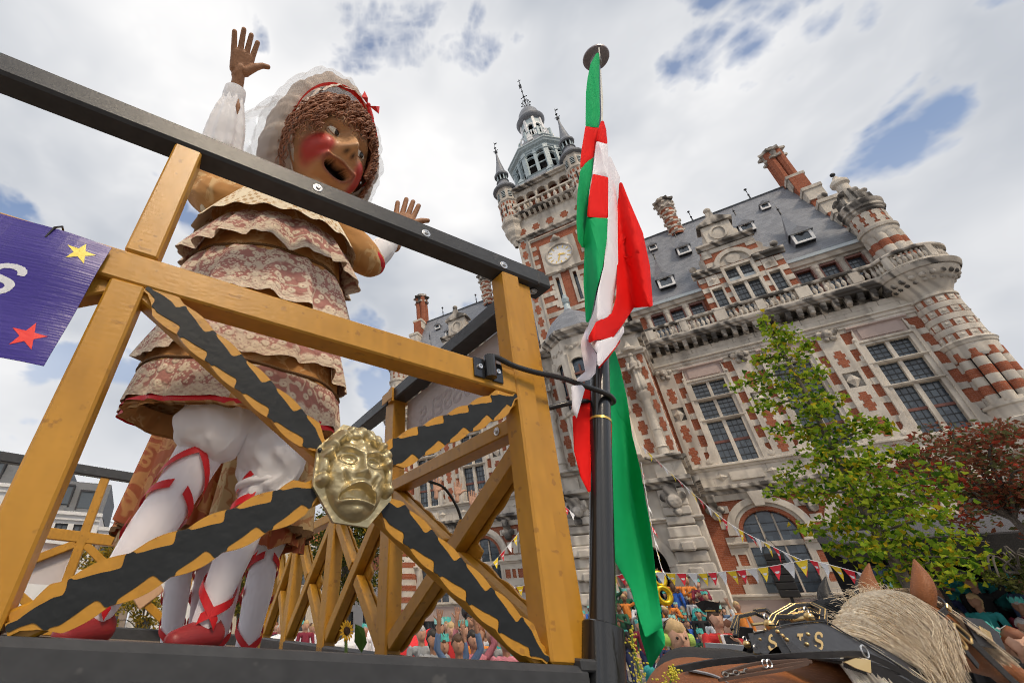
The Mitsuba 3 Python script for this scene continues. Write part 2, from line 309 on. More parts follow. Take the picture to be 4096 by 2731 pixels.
def wing(M, bays, u_in, u_out):
    # walls with their openings cut through
    low = sbox(u_in, 0, u_out, 6.7)
    for c in bays: low = low.difference(archhole(c, .95, 2.66, 4.9)).difference(sbox(c - .95, .7, c + .95, 1.75))
    H('wall', face(low, -.5, 0), 'brick', M)
    mid = sbox(u_in, 7.9, u_out, 13.1)
    for c in bays: mid = mid.difference(sbox(c - .78, 7.95, c + .78, 12.2))
    H('wall', face(mid, -.5, 0), 'brick', M)
    H('wall', cat([bx(u_in, u_out, -.5, .03, 6.95, 7.8), bx(u_in, u_out, -6, -.5, 0, 14.6)]), 'stone', M)
    # plinth, sill band, courses
    H('plinth', face(unary_union([sbox(u_in, 0, u_out, 2.45)]).difference(unary_union([sbox(c - .95, .7, c + .95, 1.75) for c in bays])), -.02, .12), 'pink_stone', M)
    H('sill_course', prof(u_in, u_out, ledge(.0, 2.45, 2.66, .26)), 'stone', M)
    H('string_course', prof(u_in, u_out, ledge(0, 6.62, 6.96, .42)), 'stone_sooty', M)
    H('string_course', prof(u_in, u_out, [(-.05, 6.35), (.10, 6.35), (.13, 6.63), (-.05, 6.63)]), 'stone', M)
    H('sill_course', prof(u_in, u_out, ledge(0, 7.74, 7.96, .26)), 'stone', M)
    H('architrave', prof(u_in, u_out, [(-.05, 13.05), (.1, 13.05), (.1, 13.17), (.15, 13.19), (.15, 13.33), (.24, 13.36), (.24, 13.43), (-.05, 13.43)]), 'stone', M)
    n = int((u_out - u_in) / .84)
    for i in range(n):
        a = u_in + (u_out - u_in) * i / n; b = u_in + (u_out - u_in) * (i + 1) / n
        piece('frieze_stone', bx(a + .006, b - .006, -.05, .06, 13.43, 13.74), 'stone', M); piece('frieze_stone', bx(a + .3, b + .28, -.05, .06, 13.75, 14.02), 'stone', M)
        piece('ashlar_block', bx(a + .008, b - .008, 0, .06, 6.97, 7.36), 'stone', M); piece('ashlar_block', bx(a + .3, b + .28, 0, .06, 7.37, 7.74), 'stone', M)
    n = int((u_out - u_in) / .43)
    for i in range(n):
        u = u_in + (i + .5) * (u_out - u_in) / n
        piece('cornice_bracket', cat([prof(u - .1, u + .1, [(0, 13.98), (.16, 14.02), (.3, 14.16), (.44, 14.2), (.5, 14.3), (.5, 14.42), (0, 14.42)]), ball(u, .36, 14.12, .11)]), 'stone_sooty', M)
    H('cornice', prof(u_in, u_out, [(-.6, 14.42), (.56, 14.42), (.6, 14.5), (.7, 14.54), (.74, 14.64), (.74, 14.7), (.62, 14.74), (-.6, 14.76)]), 'stone_sooty', M)
    H('balustrade_base', bx(u_in, u_out, .4, .62, 14.75, 14.84), 'stone', M)
    H('balustrade_rail', prof(u_in, u_out, [(.36, 15.42), (.66, 15.42), (.68, 15.5), (.62, 15.58), (.4, 15.58), (.34, 15.5)]), 'stone_sooty', M)
    # pilasters and what is between them
    pil = [bays[0] - 1.67] + [c + 1.67 for c in bays]
    for k, c in enumerate(pil):
        if k == len(pil) - 1: continue
        H('pilaster', cat([face(sbox(c - .4, 7.95, c + .4, 13.02).difference(sbox(c - .27, 10.3, c + .27, 11.0)), -.02, .14), bx(c - .3, c + .3, 0, .03, 10.3, 11.0)]), 'stone', M)
        for z0, z1 in ((8.1, 8.9), (9.2, 10.05), (11.25, 12.05)):
            piece('brick_insert', toothed(c - .19, c + .19, z0, z1, .14, 2, .07, .012), 'brick', M)
        piece('diamond_stone', diamond(c, 10.65, .25, .33, .045), 'stone', M); H('pilaster_niche', bx(c - .265, c + .265, .0, .04, 10.31, 10.99), 'stone_sooty', M)  # niche plate coloured dark as painted recess shade, so the diamond stands out
        mk = cat([ball(c, .2, 12.95, .2, 2, (1, .8, 1.15)), ball(c - .25, .16, 13.0, .15, 1), ball(c + .25, .16, 13.0, .15, 1), ball(c - .13, .22, 12.68, .12, 1), ball(c + .13, .22, 12.68, .12, 1), ball(c, .32, 12.9, .1, 1), bx(c - .42, c + .42, -.02, .2, 13.02, 13.1)])
        q = np.asarray(mk.vertices); q = q + .05 * (meshkit.fbm(q * 9, 3, 4)[:, None] - .5) * np.array([1, 1, 1])
        H('mask_corbel', TM(q, mk.faces), 'stone_sooty', M, smooth=40)
        H('console', cat([prof(c - .16, c + .16, [(0, 5.6), (.15, 5.7), (.2, 6.1), (.4, 6.3), (.42, 6.62), (0, 6.62)]), ball(c, .2, 5.75, .2, 1), ball(c - .2, .1, 6.0, .18), ball(c + .2, .1, 6.0, .18)]), 'stone_sooty', M)
        piece('pier', cat([bx(c - .25, c + .25, .38, .66, 14.84, 15.42)]), 'stone', M)
    # horizontal white stripes between pilasters and window frames
    for c in bays:
        for s in (-1, 1):
            a, b = sorted((c + s * .96, c + s * 1.29))
            for z in (8.62, 9.47, 10.32, 11.17, 12.02, 12.86): piece('stripe_stone', bx(a - .02, b + .02, -.02, .035, z, z + .27), 'stone', M)
            a, b = sorted((c + s * 1.0, c + s * 1.72))
            for z in (5.85, 5.2, 4.55):
                lim = 1.5 if z > 4.8 else 1.05
                x = math.sqrt(max(lim ** 2 - max(z - 4.9, 0) ** 2, .3)) if z > 4.8 else 1.05
                a2, b2 = sorted((c + s * x, c + s * 1.68)); piece('stripe_stone', bx(a2, b2, -.02, .035, z, z + .3), 'stone', M)
            a, b = sorted((c + s * 1.05, c + s * 1.68))
            for z in (4.15, 3.35, 2.66): piece('stripe_stone', bx(a, b, -.02, .035, z, z + .36), 'stone', M)
            for z in (3.02, 3.71):
                piece('stripe_stone', bx(*sorted((c + s * 1.06, c + s * 1.16)), -.02, .034, z, z + .44), 'stone', M); piece('stripe_stone', bx(*sorted((c + s * 1.46, c + s * 1.56)), -.02, .034, z, z + .44), 'stone', M)
        H('impost_course', prof(c - 1.68, c - .95, ledge(.02, 4.44, 4.62, .2)), 'stone', M); H('impost_course', prof(c + .95, c + 1.68, ledge(.02, 4.44, 4.62, .2)), 'stone', M)
        first_floor_window(c, M); ground_arch(c, M)
        # relief panel under the sill
        H('relief_panel', cat([bx(c - .62, c + .62, .06, .16, 7.18, 7.56), diamond(c - .95, 7.38, .26, .2, .06), diamond(c + .95, 7.38, .26, .2, .06)]), 'stone', M)
        wb = H('basement_window', bx(c - .95, c + .95, -.3, -.2, .7, 1.75), 'window_glass', M)
        put(wb + '__bars', cat([bx(c - .95 + i * .19 - .012, c - .95 + i * .19 + .012, -.15, -.12, .7, 1.75) for i in range(11)]), 'dark_metal', M=M)
    # balustrade between the piers
    e = pil[:-1] + [u_out - .35]
    st = [u_in + .25] + [x + .3 for x in pil[:-1]]; en = [x - .3 for x in e[:-1]] + [u_out - .3]
    en = [x - .3 for x in pil[:-1]] + [u_out - .25]
    for a, b in zip(st, en):
        if b - a > .5: balustrade(a, b, .51, M)
        if b - a > 2: piece('pier', bx((a + b) / 2 - .16, (a + b) / 2 + .16, .4, .64, 14.84, 15.42), 'stone', M)
    # attic storey
    attic = sbox(u_in, 14.7, u_out, 17.3); cs = [bays[0] + d for d in (-1.9, -.94, .02, .98)] + [bays[2] + d for d in (-.98, -.02, .94)]
    cs = [c for c in cs if u_in + .3 < c < u_out - .8]
    for c in cs: attic = attic.difference(sbox(c - .32, 15.2, c + .32, 16.85))
    H('attic_wall', face(attic, -1.0, -.55), 'brick', M)
    for c in cs:
        w = H('attic_window', face(sbox(c - .38, 15.14, c + .38, 16.92).difference(sbox(c - .29, 15.2, c + .29, 16.82)), -.7, -.5), 'window_wood', M)
        lights(w, c - .29, c + .29, 15.2, 16.82, -.74, M, 3, 6)
    for c in [cs[0] - .48] + [x + .48 for x in cs]:
        if bays[1] - 1.95 < c < bays[1] + 1.95: continue
        piece('half_column', cat([lathe([(.1, 14.8), (.16, 14.9), (.15, 15.5), (.16, 15.55), (.13, 15.65), (.115, 16.7), (.15, 16.75), (.18, 16.9), (.1, 16.95)], 10, c, -.5), bx(c - .13, c + .13, -.58, -.5, 14.8, 17)]), 'stone', M, smooth=30)
        piece('tooth_stone', bx(c - .19, c + .19, -.58, -.53, 15.6, 15.85), 'stone', M); piece('tooth_stone', bx(c - .19, c + .19, -.58, -.53, 16.2, 16.45), 'stone', M)
    H('eaves', prof(u_in, u_out, [(-.9, 16.95), (-.45, 16.95), (-.42, 17.05), (-.3, 17.08), (-.25, 17.22), (-.2, 17.3), (-.9, 17.3)]), 'stone', M)
    H('gutter', prof(u_in, u_out, [(-.8, 17.3), (-.12, 17.3), (-.1, 17.46), (-.16, 17.5), (-.8, 17.56)]), 'lead', M)
    # the gable over the middle bay
    c = bays[1]
    g1 = sbox(c - 1.85, 14.75, c + 1.85, 18.2)
    hol = [sbox(c - .64, 15.2, c + .64, 18.15), sbox(c - 1.5, 15.2, c - 1.0, 17.1), sbox(c + 1.0, 15.2, c + 1.5, 17.1)]
    g = g1.union(sbox(c - 1.2, 18.1, c + 1.2, 19.8)).difference(unary_union(hol))
    gb = H('gable', face(g, -1.2, 0), 'brick', M)
    st = []
    for z in (15.0, 15.65, 16.3, 16.95, 17.6):
        for a, b in ((-1.86, -1.55), (-.96, -.68), (.68, .96), (1.55, 1.86)): piece('stripe_stone', bx(c + a, c + b, -.02, .04, z, z + .3), 'stone', M)
    for z in (18.45, 19.05):
        for s in (-1, 1): piece('stripe_stone', bx(*sorted((c + s * .78, c + s * 1.22)), -.02, .04, z, z + .28), 'stone', M)
    for s in (-1, 1): put(gb + '__cornice', prof(*sorted((c + s * 2.05, c + s * .72)), ledge(0, 17.95, 18.28, .3)), 'stone_sooty', M=M)
    put(gb + '__cornice', prof(c - 1.32, c + 1.32, ledge(0, 19.58, 19.9, .32)), 'stone_sooty', M=M)
    put(gb + '__frieze', prof(c - 1.2, c + 1.2, [(-.02, 19.28), (.06, 19.3), (.06, 19.56), (-.02, 19.58)]), 'stone', M=M)
    put(gb + '__tympanum', cat([face(Polygon(arc(c, 18.28, .9, 0, PI, 20) + arc(c, 18.28, .66, PI, 0, 20)), -.05, .16), face(Polygon(arc(c, 18.28, .67, 0, PI, 20)), -.1, .03), xf(lathe([(.02, 0), (.3, 0), (.34, .07), (.02, .09)], 7), frame([c, .02, 18.56], [1, 0, 0], [0, 0, 1], [0, 1, 0]))]), 'stone', M=M)
    for s in (-1, 1):
        put(gb + '__panel', cat([bx(*sorted((c + s * .98, c + s * 1.52)), -.02, .06, 17.3, 17.9), diamond(c + s * 1.25, 17.6, .18, .22, .06)]), 'stone', M=M)
        put(gb + '__volute', scroll(c + s * 1.2, 18.3, s, -.3, 1.2, .62), 'stone', M=M)
        put(gb + '__volute', scroll(c + s * .68, 19.9, s, -.3, .85, .4), 'stone', M=M)
        put(gb + '__ball_finial', cat([ball(c + s * 1.85, -.1, 18.72, .17, 2), lathe([(.14, 18.28), (.16, 18.36), (.08, 18.4), (.06, 18.58)], 10, c + s * 1.85, -.1)]), 'stone_sooty', M=M, smooth=40)
    put(gb + '__attic_block', cat([bx(c - .68, c + .68, -.7, 0, 19.9, 21.2), xf(lathe([(.3, 0), (.42, 0), (.42, .06), (.3, .06)], 24), frame([c, 0, 20.55], [1, 0, 0], [0, 0, 1.15], [0, 1, 0]))]), 'stone', M=M)
    put(gb + '__pediment', xf(ext(Polygon([(-.86, 0), (.86, 0), (.86, .12), (0, .62), (-.86, .12)]), 0, .95), frame([c, -.8, 21.2], [1, 0, 0], [0, 0, 1], [0, 1, 0])), 'stone_sooty', M=M)
    put(gb + '__ball_finial', cat([bx(c - .16, c + .16, -.2, .1, 21.75, 22.05), ball(c, -.05, 22.28, .19, 1), lathe([(.08, 22.0), (.05, 22.12)], 8, c, -.05)]), 'stone_sooty', M=M)
    w = H('gable_window', face(sbox(c - .72, 15.15, c + .72, 18.2).difference(sbox(c - .58, 15.2, c + .58, 18.05)), -.3, .1), 'stone', M)
    put(w + '__mullion', bx(c - .07, c + .07, -.25, .04, 15.2, 18.05), 'stone', M=M); put(w + '__transom', bx(c - .7, c + .7, -.25, .12, 17.0, 17.16), 'stone', M=M)
    for a, b in ((c - .58, c - .07), (c + .07, c + .58)): lights(w, a, b, 15.2, 17.0, -.2, M, 3, 6); lights(w, a, b, 17.16, 18.05, -.2, M, 3, 4)
    for s in (-1, 1):
        w = H('gable_window', face(sbox(c + s * 1.25 - .31, 15.15, c + s * 1.25 + .31, 17.2).difference(sbox(c + s * 1.25 - .23, 15.2, c + s * 1.25 + .23, 17.05)), -.3, .08), 'stone', M)
        lights(w, c + s * 1.25 - .23, c + s * 1.25 + .23, 15.2, 17.05, -.2, M, 2, 6)
    H('gable_wall', bx(c - 1.2, c + 1.2, -3.2, -.3, 17.3, 19.7), 'slate', M)
    # main roof, lucarnes, ridge
    H('roof', TM([[u_in - 3, -.5, 17.45], [u_out, -.5, 17.45], [u_out, -4.6, 25.4], [u_in - 3, -4.6, 25.4], [u_in - 3, -9, 17.45], [u_out, -9, 17.45]], [[0, 1, 2], [0, 2, 3], [3, 2, 5], [3, 5, 4], [1, 5, 2], [0, 3, 4]]), 'slate', M)
    H('ridge_cap', prof(u_in - 3, u_out, [(-4.75, 25.36), (-4.6, 25.48), (-4.45, 25.36)]), 'lead', M)
    def lucarne(u, z, s, spire):
        k = 4.1 / 7.95; v = -.5 - (z - 17.45) * k
        f = v + .42 * s
        d = H('lucarne', face(Polygon([(u - .42 * s, z - .1), (u + .42 * s, z - .1), (u + .42 * s, z + .55 * s), (u, z + .85 * s), (u - .42 * s, z + .55 * s)]).difference(sbox(u - .3 * s, z, u + .3 * s, z + .5 * s)), f - .06, f), 'white_paint', M)
        put(d + '__cheek', cat([TM([[u + q * .42 * s, f - .03, z - .1], [u + q * .42 * s, v - 1.3 * k * s, z - .1], [u + q * .42 * s, v - 1.3 * k * s, z + .55 * s], [u + q * .42 * s, f - .03, z + .55 * s]], [[0, 1, 2], [0, 2, 3]]) for q in (-1, 1)]), 'slate', M=M)
        put(d + '__pane', bx(u - .3 * s, u + .3 * s, f - .1, f - .06, z, z + .5 * s), 'window_glass', M=M)
        put(d + '__opening', xf(ext(Polygon([(-.24 * s, .0), (.24 * s, .0), (0, -.2 * s)]), 0, .02), frame([u, f - .05, z + .52 * s], [1, 0, 0], [0, 0, 1], [0, 1, 0])), 'gloom', M=M)
        b = v - 1.6 * k * s
        top = z + spire
        put(d + '__roof', TM([[u - .52 * s, f + .08, z + .5 * s], [u + .52 * s, f + .08, z + .5 * s], [u, f + .1, z + .92 * s], [u - .45 * s, b, z + .5 * s], [u + .45 * s, b, z + .5 * s], [u, b + .35 * s, top]], [[0, 2, 5], [0, 5, 3], [2, 1, 4], [2, 4, 5], [0, 1, 2], [3, 5, 4]]), 'slate', M=M)
        if spire > 1.2: put(d + '__finial', cat([lathe([(.05 * s, top - .1), (.03, top + .25), (.07, top + .32), (.02, top + .4), (.012, top + .62)], 8, u, b + .35 * s)]), 'dark_metal', M=M)
    lucarne(c - 3.2, 18.75, 1.0, 2.7); lucarne(c + 3.2, 18.75, 1.0, 2.7); lucarne(c - 1.55, 21.6, .85, 1.9); lucarne(c + 1.75, 21.6, .85, 1.9); lucarne(c - 2.95, 23.5, .55, .62); lucarne(c + 3.3, 23.5, .55, .62)
    for u in (c - 3.3, c - .1, c + 3.2): H('ridge_spike', lathe([(.06, 25.4), (.03, 25.7), (.07, 25.8), (.015, 25.9), (.03, 26.2), (.1, 26.3), (.01, 26.4)], 6, u, -4.6), 'dark_metal', M)
    # chimney with a crown, banded shaft
    def chimney(u, v, z0, z1, r, banded):
        if not banded:
            q = H('chimney', cat([lathe([(r * .55, z0), (r * .55, z1)], 8, u + a * r * .5, v + b * r * .5) for a in (-1, 1) for b in (-1, 1)] + [bx(u - r * .6, u + r * .6, v - r * .6, v + r * .6, z0, z1)]), 'brick', M)
        else:
            q = H('chimney', lathe([(r, z0), (r, z1)], 8, u, v), 'brick', M); n = 7
            for i in range(n):
                zz = z0 + (z1 - z0) * (i + .35) / n
                put(q + '__band', cat([lathe([(r, zz), (r + .03, zz + .03), (r + .03, zz + .17), (r, zz + .2)], 8, u, v)] + [bx(u + r * math.cos(t) - .1, u + r * math.cos(t) + .1, v + r * math.sin(t) - .1, v + r * math.sin(t) + .1, zz + .12, zz + .26) for t in np.arange(4) * PI / 2 + (i % 2) * PI / 4]), 'stone', M=M)
        P = []
        for zz, rr in ((z1 - .62, r * 1.1), (z1, r * 1.25)):
            star = Polygon([((rr * (1.35 if i % 2 else 1.0)) * math.cos(i * PI / 8), (rr * (1.35 if i % 2 else 1.0)) * math.sin(i * PI / 8)) for i in range(16)])
            m = ext(star, zz, zz + .16); P.append(TM(np.asarray(m.vertices) + [u, v, 0], m.faces))
        P.append(lathe([(r * 1.05, z1 - .5), (r * 1.15, z1), (r * 1.1, z1 + .34), (0, z1 + .36)], 8, u, v))
        put(q + '__crown', cat(P), 'stone_sooty', M=M)
    chimney(c - 1.25, -4.3, 24.4, 27.6, .42, True)
    # stepped gable wall at the outer end with its tall chimney
    e = u_out
    steps = sbox(-9.2, 14, -.6, 17.6)
    P = [(-.5, 17.3), (-.4, 18.5)]
    prof_pts = [(-9, 14.0), (-.6, 14.0), (-.3, 17.4), (-.3, 18.5), (-1.2, 18.7), (-1.35, 19.9), (-1.9, 20.1), (-2.0, 21.3), (-2.75, 21.6), (-2.8, 23.0), (-3.4, 23.3), (-3.45, 25.0), (-5.9, 25.0), (-5.9, 23.0), (-9, 17.4)]
    sg = H('step_gable', prof(e - .35, e + .35, prof_pts), 'brick', M)
    for (v, z) in ((-.65, 18.55), (-1.55, 19.98), (-2.3, 21.42), (-3.05, 23.12), (-3.9, 25.0)):
        put(sg + '__coping', bx(e - .45, e + .45, v - .42, v + .42, z, z + .22), 'stone', M=M)
        put(sg + '__coping', bx(e - .4, e + .4, v - .36, v + .36, z - .75, z), 'stone', M=M)
        if z < 23: put(sg + '__ball_finial', cat([ball(e, v, z + .62, .22, 2), lathe([(.2, z + .2), (.1, z + .28), (.08, z + .42)], 8, e, v)]), 'stone_sooty', M=M, smooth=40)
    chimney(e, -4.6, 25.0, 28.2, .46, False)

def turret(M, c):
    """corner turret on the axis (c, 0)"""
    r = .66
    t = H('corner_turret', cat([lathe([(r + .12, 0), (r + .12, 6.6)], 28, c, 0), lathe([(r, 7.9), (r, 8.75)], 28, c, 0)]), 'stone', M, smooth=40)
    for z in np.arange(.8, 6.4, .62): put(t + '__brick_band', lathe([(r + .12, z), (r + .135, z), (r + .135, z + .3), (r + .12, z + .3)], 28, c, 0), 'brick', M=M)
    put(t + '__string_course', lathe([(r, 6.55), (r + .3, 6.65), (r + .5, 6.85), (r + .5, 6.95), (r + .14, 7.0), (r + .14, 7.7), (r + .3, 7.76), (r + .34, 7.94), (r + .18, 8.0), (r + .2, 8.4), (r + .26, 8.45), (r + .26, 8.55), (r, 8.6)], 28, c, 0), 'stone', M=M, smooth=40)
    # engaged shafts with dark slots, striped
    n = 6
    for i in range(n):
        a = -.25 + .72 * i
        x, y = c + (r - .1) * math.cos(a), (r - .1) * math.sin(a)
        zz = np.arange(8.6, 10.75, .36)
        for k, z in enumerate(zz):
            put(t + '__shaft_' + ('stone' if k % 2 == 0 else 'brick'), lathe([(.185, z), (.185, z + .36)], 12, x, y), 'stone' if k % 2 == 0 else 'brick', M=M, smooth=40)
    put(t + '__core', lathe([(r - .1, 8.6), (r - .1, 10.8)], 24, c, 0), 'gloom', M=M, smooth=40)
    put(t + '__collar', lathe([(r, 10.45), (r + .06, 10.55), (r + .06, 11.0), (r + .1, 11.02), (r + .12, 11.12), (r + .16, 11.16), (r + .12, 11.24), (r, 11.26)], 28, c, 0), 'stone', M=M, smooth=40)
    # drum: alternate bands, the brick ones with square diamond blocks
    z = 11.26
    for k in range(7):
        h = .30 if k % 2 == 0 else .27
        if k % 2 == 0:
            put(t + '__brick_band', lathe([(r, z), (r, z + h)], 28, c, 0), 'brick', M=M, smooth=40)
            for i in range(12):
                a = 2 * PI * (i + .5 * (k % 4 == 0)) / 12
                if math.sin(a) < -.35: continue
                q = diamond(0, 0, .1, .1, .02); q.vertices[4][1] = .07; q = cat([q, bx(-.12, .12, -.05, .02, -.13, .13)])
                put(t + '__diamond_stone', xf(q, frame([c + r * math.cos(a), r * math.sin(a), z + h / 2], [-math.sin(a), math.cos(a), 0], [math.cos(a), math.sin(a), 0], [0, 0, 1])), 'stone', M=M)
        else: put(t + '__stone_band', lathe([(r, z), (r + .03, z + .01), (r + .03, z + h - .01), (r, z + h)], 28, c, 0), 'stone', M=M, smooth=40)
        z += h
    put(t + '__corbel', lathe([(r, z), (r + .08, z + .02), (r + .08, z + .1), (r + .02, z + .14), (r + .05, 13.6), (r + .25, 13.95), (r + .5, 14.2), (r + .62, 14.42)], 28, c, 0), 'stone', M=M, smooth=40)
    for i in range(16):
        a = -.6 + i * (PI + 1.2) / 15
        put(t + '__bracket', cat([ball(c + (r + .42) * math.cos(a), (r + .42) * math.sin(a), 14.2, .13), ball(c + (r + .25) * math.cos(a), (r + .25) * math.sin(a), 14.02, .1)]), 'stone_sooty', M=M)
    R = r + .66
    put(t + '__cornice', lathe([(R - .25, 14.4), (R + .02, 14.44), (R + .08, 14.55), (R + .12, 14.66), (R, 14.74), (R - .4, 14.78)], 36, c, 0), 'stone_sooty', M=M, smooth=40)
    put(t + '__balustrade_base', lathe([(R - .3, 14.76), (R - .02, 14.76), (R - .02, 14.85), (R - .3, 14.85)], 36, c, 0), 'stone', M=M)
    put(t + '__balustrade_rail', lathe([(R - .3, 15.42), (R, 15.42), (R + .02, 15.5), (R - .04, 15.58), (R - .28, 15.58), (R - .32, 15.5), (R - .3, 15.42)], 36, c, 0), 'stone_sooty', M=M, smooth=40)
    for i in range(26):
        a = -.5 + i * (PI * .93 + .5) / 25
        if i in (12, 20): put(t + '__pier', move(bx(-.14, .14, -.12, .12, 14.84, 15.42), c + (R - .15) * math.cos(a), (R - .15) * math.sin(a), 0, a), 'stone', M=M)
        else: put(t + '__baluster', move(BAL, c + (R - .15) * math.cos(a), (R - .15) * math.sin(a), 14.83), 'stone', M=M, smooth=True)
    # upper shafts and drum
    for i in range(6):
        a = -.2 + .72 * i
        for k, z in enumerate(np.arange(14.8, 17.0, .37)):
            put(t + '__shaft_' + ('stone' if k % 2 else 'brick'), lathe([(.2, z), (.2, z + .37)], 12, c + (r - .2) * math.cos(a), (r - .2) * math.sin(a)), 'stone' if k % 2 else 'brick', M=M, smooth=40)
    put(t + '__core', lathe([(r - .22, 14.8), (r - .22, 17.0)], 20, c, 0), 'brick', M=M, smooth=40)
    put(t + '__collar', lathe([(r - .1, 16.95), (r - .02, 17.05), (r - .02, 17.3), (r + .05, 17.33), (r + .07, 17.45), (r - .02, 17.5), (r - .02, 17.6)], 28, c, 0), 'stone', M=M, smooth=40)
    put(t + '__drum', lathe([(r - .04, 17.5), (r - .04, 18.5)], 28, c, 0), 'brick', M=M, smooth=40)
    for i in range(10):
        a = 2 * PI * i / 10
        put(t + '__tooth_stone', xf(cat([bx(-.1, .1, -.1, .03, 17.55, 18.35), bx(-.16, .16, -.1, .032, 17.7, 17.9), bx(-.16, .16, -.1, .032, 18.1, 18.3)]), frame([c + (r - .06) * math.cos(a), (r - .06) * math.sin(a), 0], [-math.sin(a), math.cos(a), 0], [math.cos(a), math.sin(a), 0], [0, 0, 1])), 'stone', M=M)
    put(t + '__crown', lathe([(r - .04, 18.35), (r + .06, 18.45), (r + .06, 18.55), (r + .14, 18.6), (r + .1, 18.75), (r + .16, 18.85), (r + .18, 18.98), (r + .05, 19.05), (r - .02, 19.2), (r - .25, 19.3), (0, 19.32)], 28, c, 0), 'stone_sooty', M=M, smooth=40)
    put(t + '__neck', lathe([(.36, 19.2), (.34, 19.5), (.27, 19.7), (.25, 20.6), (.3, 20.66), (.36, 20.72), (.36, 20.9), (.28, 21.0), (.12, 21.2), (.1, 21.3), (0, 21.32)], 20, c, 0), 'stone', M=M, smooth=40)
    put(t + '__ball_finial', cat([ball(c, 0, 21.5, .11, 2), lathe([(.03, 21.3), (.03, 21.4)], 6, c, 0)]), 'dark_metal', M=M, smooth=40)
    for i in range(6):
        a = 2 * PI * i / 6 + .3; x, y = c + .52 * math.cos(a), .52 * math.sin(a)
        put(t + '__buttress', cat([move(prof(-.07, .07, [(-.2, 19.2), (.14, 19.2), (.12, 19.6), (.0, 19.66), (-.12, 20.1), (-.25, 20.2)]), x, y, 0, a - PI / 2), ball(x, y, 19.85, .13, 2), lathe([(.05, 19.6), (.04, 19.75)], 6, x, y)]), 'stone_sooty', M=M, smooth=40)

BAYS = [5.05, 8.38, 11.71]
wing(MB, BAYS, 2.85, 13.7)
turret(MB, 13.72)
wing(MBM, BAYS, 2.85, 13.7)
turret(MBM, 13.72)
H('side_wall', bx(13.2, 13.65, -9, 0, 0, 17.4), 'brick')
H('side_wall', bx(13.2, 13.65, -9, 0, 0, 17.4), 'brick', MBM)
# ------------------------------------------------------------------ portal block and clock tower
PV = 3.0
x0, x1 = AX - 2.73, AX + 2.73
blk = sbox(x0, 0, x1, 14.4).difference(archhole(AX, 1.05, 1.2, 3.6))
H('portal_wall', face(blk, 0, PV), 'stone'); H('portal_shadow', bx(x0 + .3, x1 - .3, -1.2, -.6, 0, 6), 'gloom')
for s in (-1, 1):
    # rusticated half columns of rough blocks
    for k in range(9):
        z = .9 + k * .46; w = .66 if k % 2 else .56
        q = cbx(AX + s * 1.98 - w, AX + s * 1.98 + w, PV - .1, PV + (.62 if k % 2 else .48), z, z + .44, .05)
        piece('rusticated_block', q, 'stone')
        if k % 2: piece('rusticated_block', cbx(AX + s * 1.98 - .25, AX + s * 1.98 + .25, PV + .5, PV + .74, z - .05, z + .3, .06), 'stone')
    for k in range(4):
        z = 5.1 + k * .36; piece('rusticated_block', cbx(AX + s * 1.98 - .5, AX + s * 1.98 + .5, PV - .1, PV + .3 + .06 * (k % 2), z, z + .34, .04), 'stone')
    H('portal_console', cat([prof(AX + s * 1.98 - .25, AX + s * 1.98 + .25, [(PV, 5.6), (PV + .4, 5.8), (PV + .55, 6.3), (PV + .7, 6.6), (PV, 6.6)]), ball(AX + s * 1.98, PV + .4, 6.0, .3, 1), ball(AX + s * 1.7, PV + .3, 6.2, .2, 1), ball(AX + s * 2.3, PV + .3, 6.2, .2, 1), ball(AX + s * 1.98, PV + .3, 5.6, .2, 1)]), 'stone_sooty')
    # corner piers with brick inserts
    for z in np.arange(8.2, 13.4, .88):
        piece('brick_insert', toothed(AX + s * 1.72 - .2, AX + s * 1.72 + .2, z, z + .66, PV + .005, 1, .07, .012), 'brick')
        piece('brick_insert', toothed(AX + s * 2.55 - .13, AX + s * 2.55 + .13, z, z + .66, PV + .005, 1, .05, .012), 'brick')
    q = [[PV * .5 + a, z] for a in (-.7, .3) for z in np.arange(8.2, 13.4, .88)]
    for a, z in q: piece('brick_insert', bx(*sorted((AX + s * 2.735, AX + s * 2.745)), a - .3, a + .3, z, z + .6), 'brick')
    # niche column, pedestal and statue
    c = AX + s * 2.2
    H('statue_column', cat([lathe([(.2, 8.0), (.2, 8.3), (.26, 8.34), (.2, 8.42), (.19, 9.1), (.23, 9.15), (.19, 9.2), (.18, 10.6), (.24, 10.7), (.3, 10.9), (.3, 11.0), (.2, 11.05), (.2, 11.3), (.0, 11.32)], 14, c, PV + .12)]), 'stone', smooth=40)
    st = bones([([c, PV + .15, 11.3], .26, [c, PV + .15, 12.1], .17), ([c, PV + .15, 12.1], .17, [c, PV + .15, 12.55], .2), ([c, PV + .15, 12.62], .14, [c, PV + .17, 12.95], .075), ([c, PV + .19, 13.05], .115, [c, PV + .17, 13.12], .1),
                ([c - .24, PV + .15, 12.62], .075, [c - .28, PV + .3, 12.25], .06), ([c - .28, PV + .3, 12.25], .06, [c, PV + .4, 12.35], .05), ([c + .24, PV + .15, 12.62], .075, [c + .27, PV + .3, 12.25], .06), ([c + .27, PV + .3, 12.25], .06, [c + .05, PV + .42, 12.2], .05)], .06, 4, sub=np.asarray(trimesh.creation.icosphere(1).vertices))
    v = np.asarray(st.vertices); v[:, 1] += .03 * np.sin(v[:, 0] * 40) * (v[:, 2] < 12.2)
    H('statue', TM(v, st.faces), 'stone', smooth=True)
    H('niche_hood', lathe([(.05, 13.3), (.32, 13.3), (.34, 13.45), (.15, 13.6), (.05, 13.9), (0, 14.0)], 12, c, PV + .1), 'stone', smooth=40)
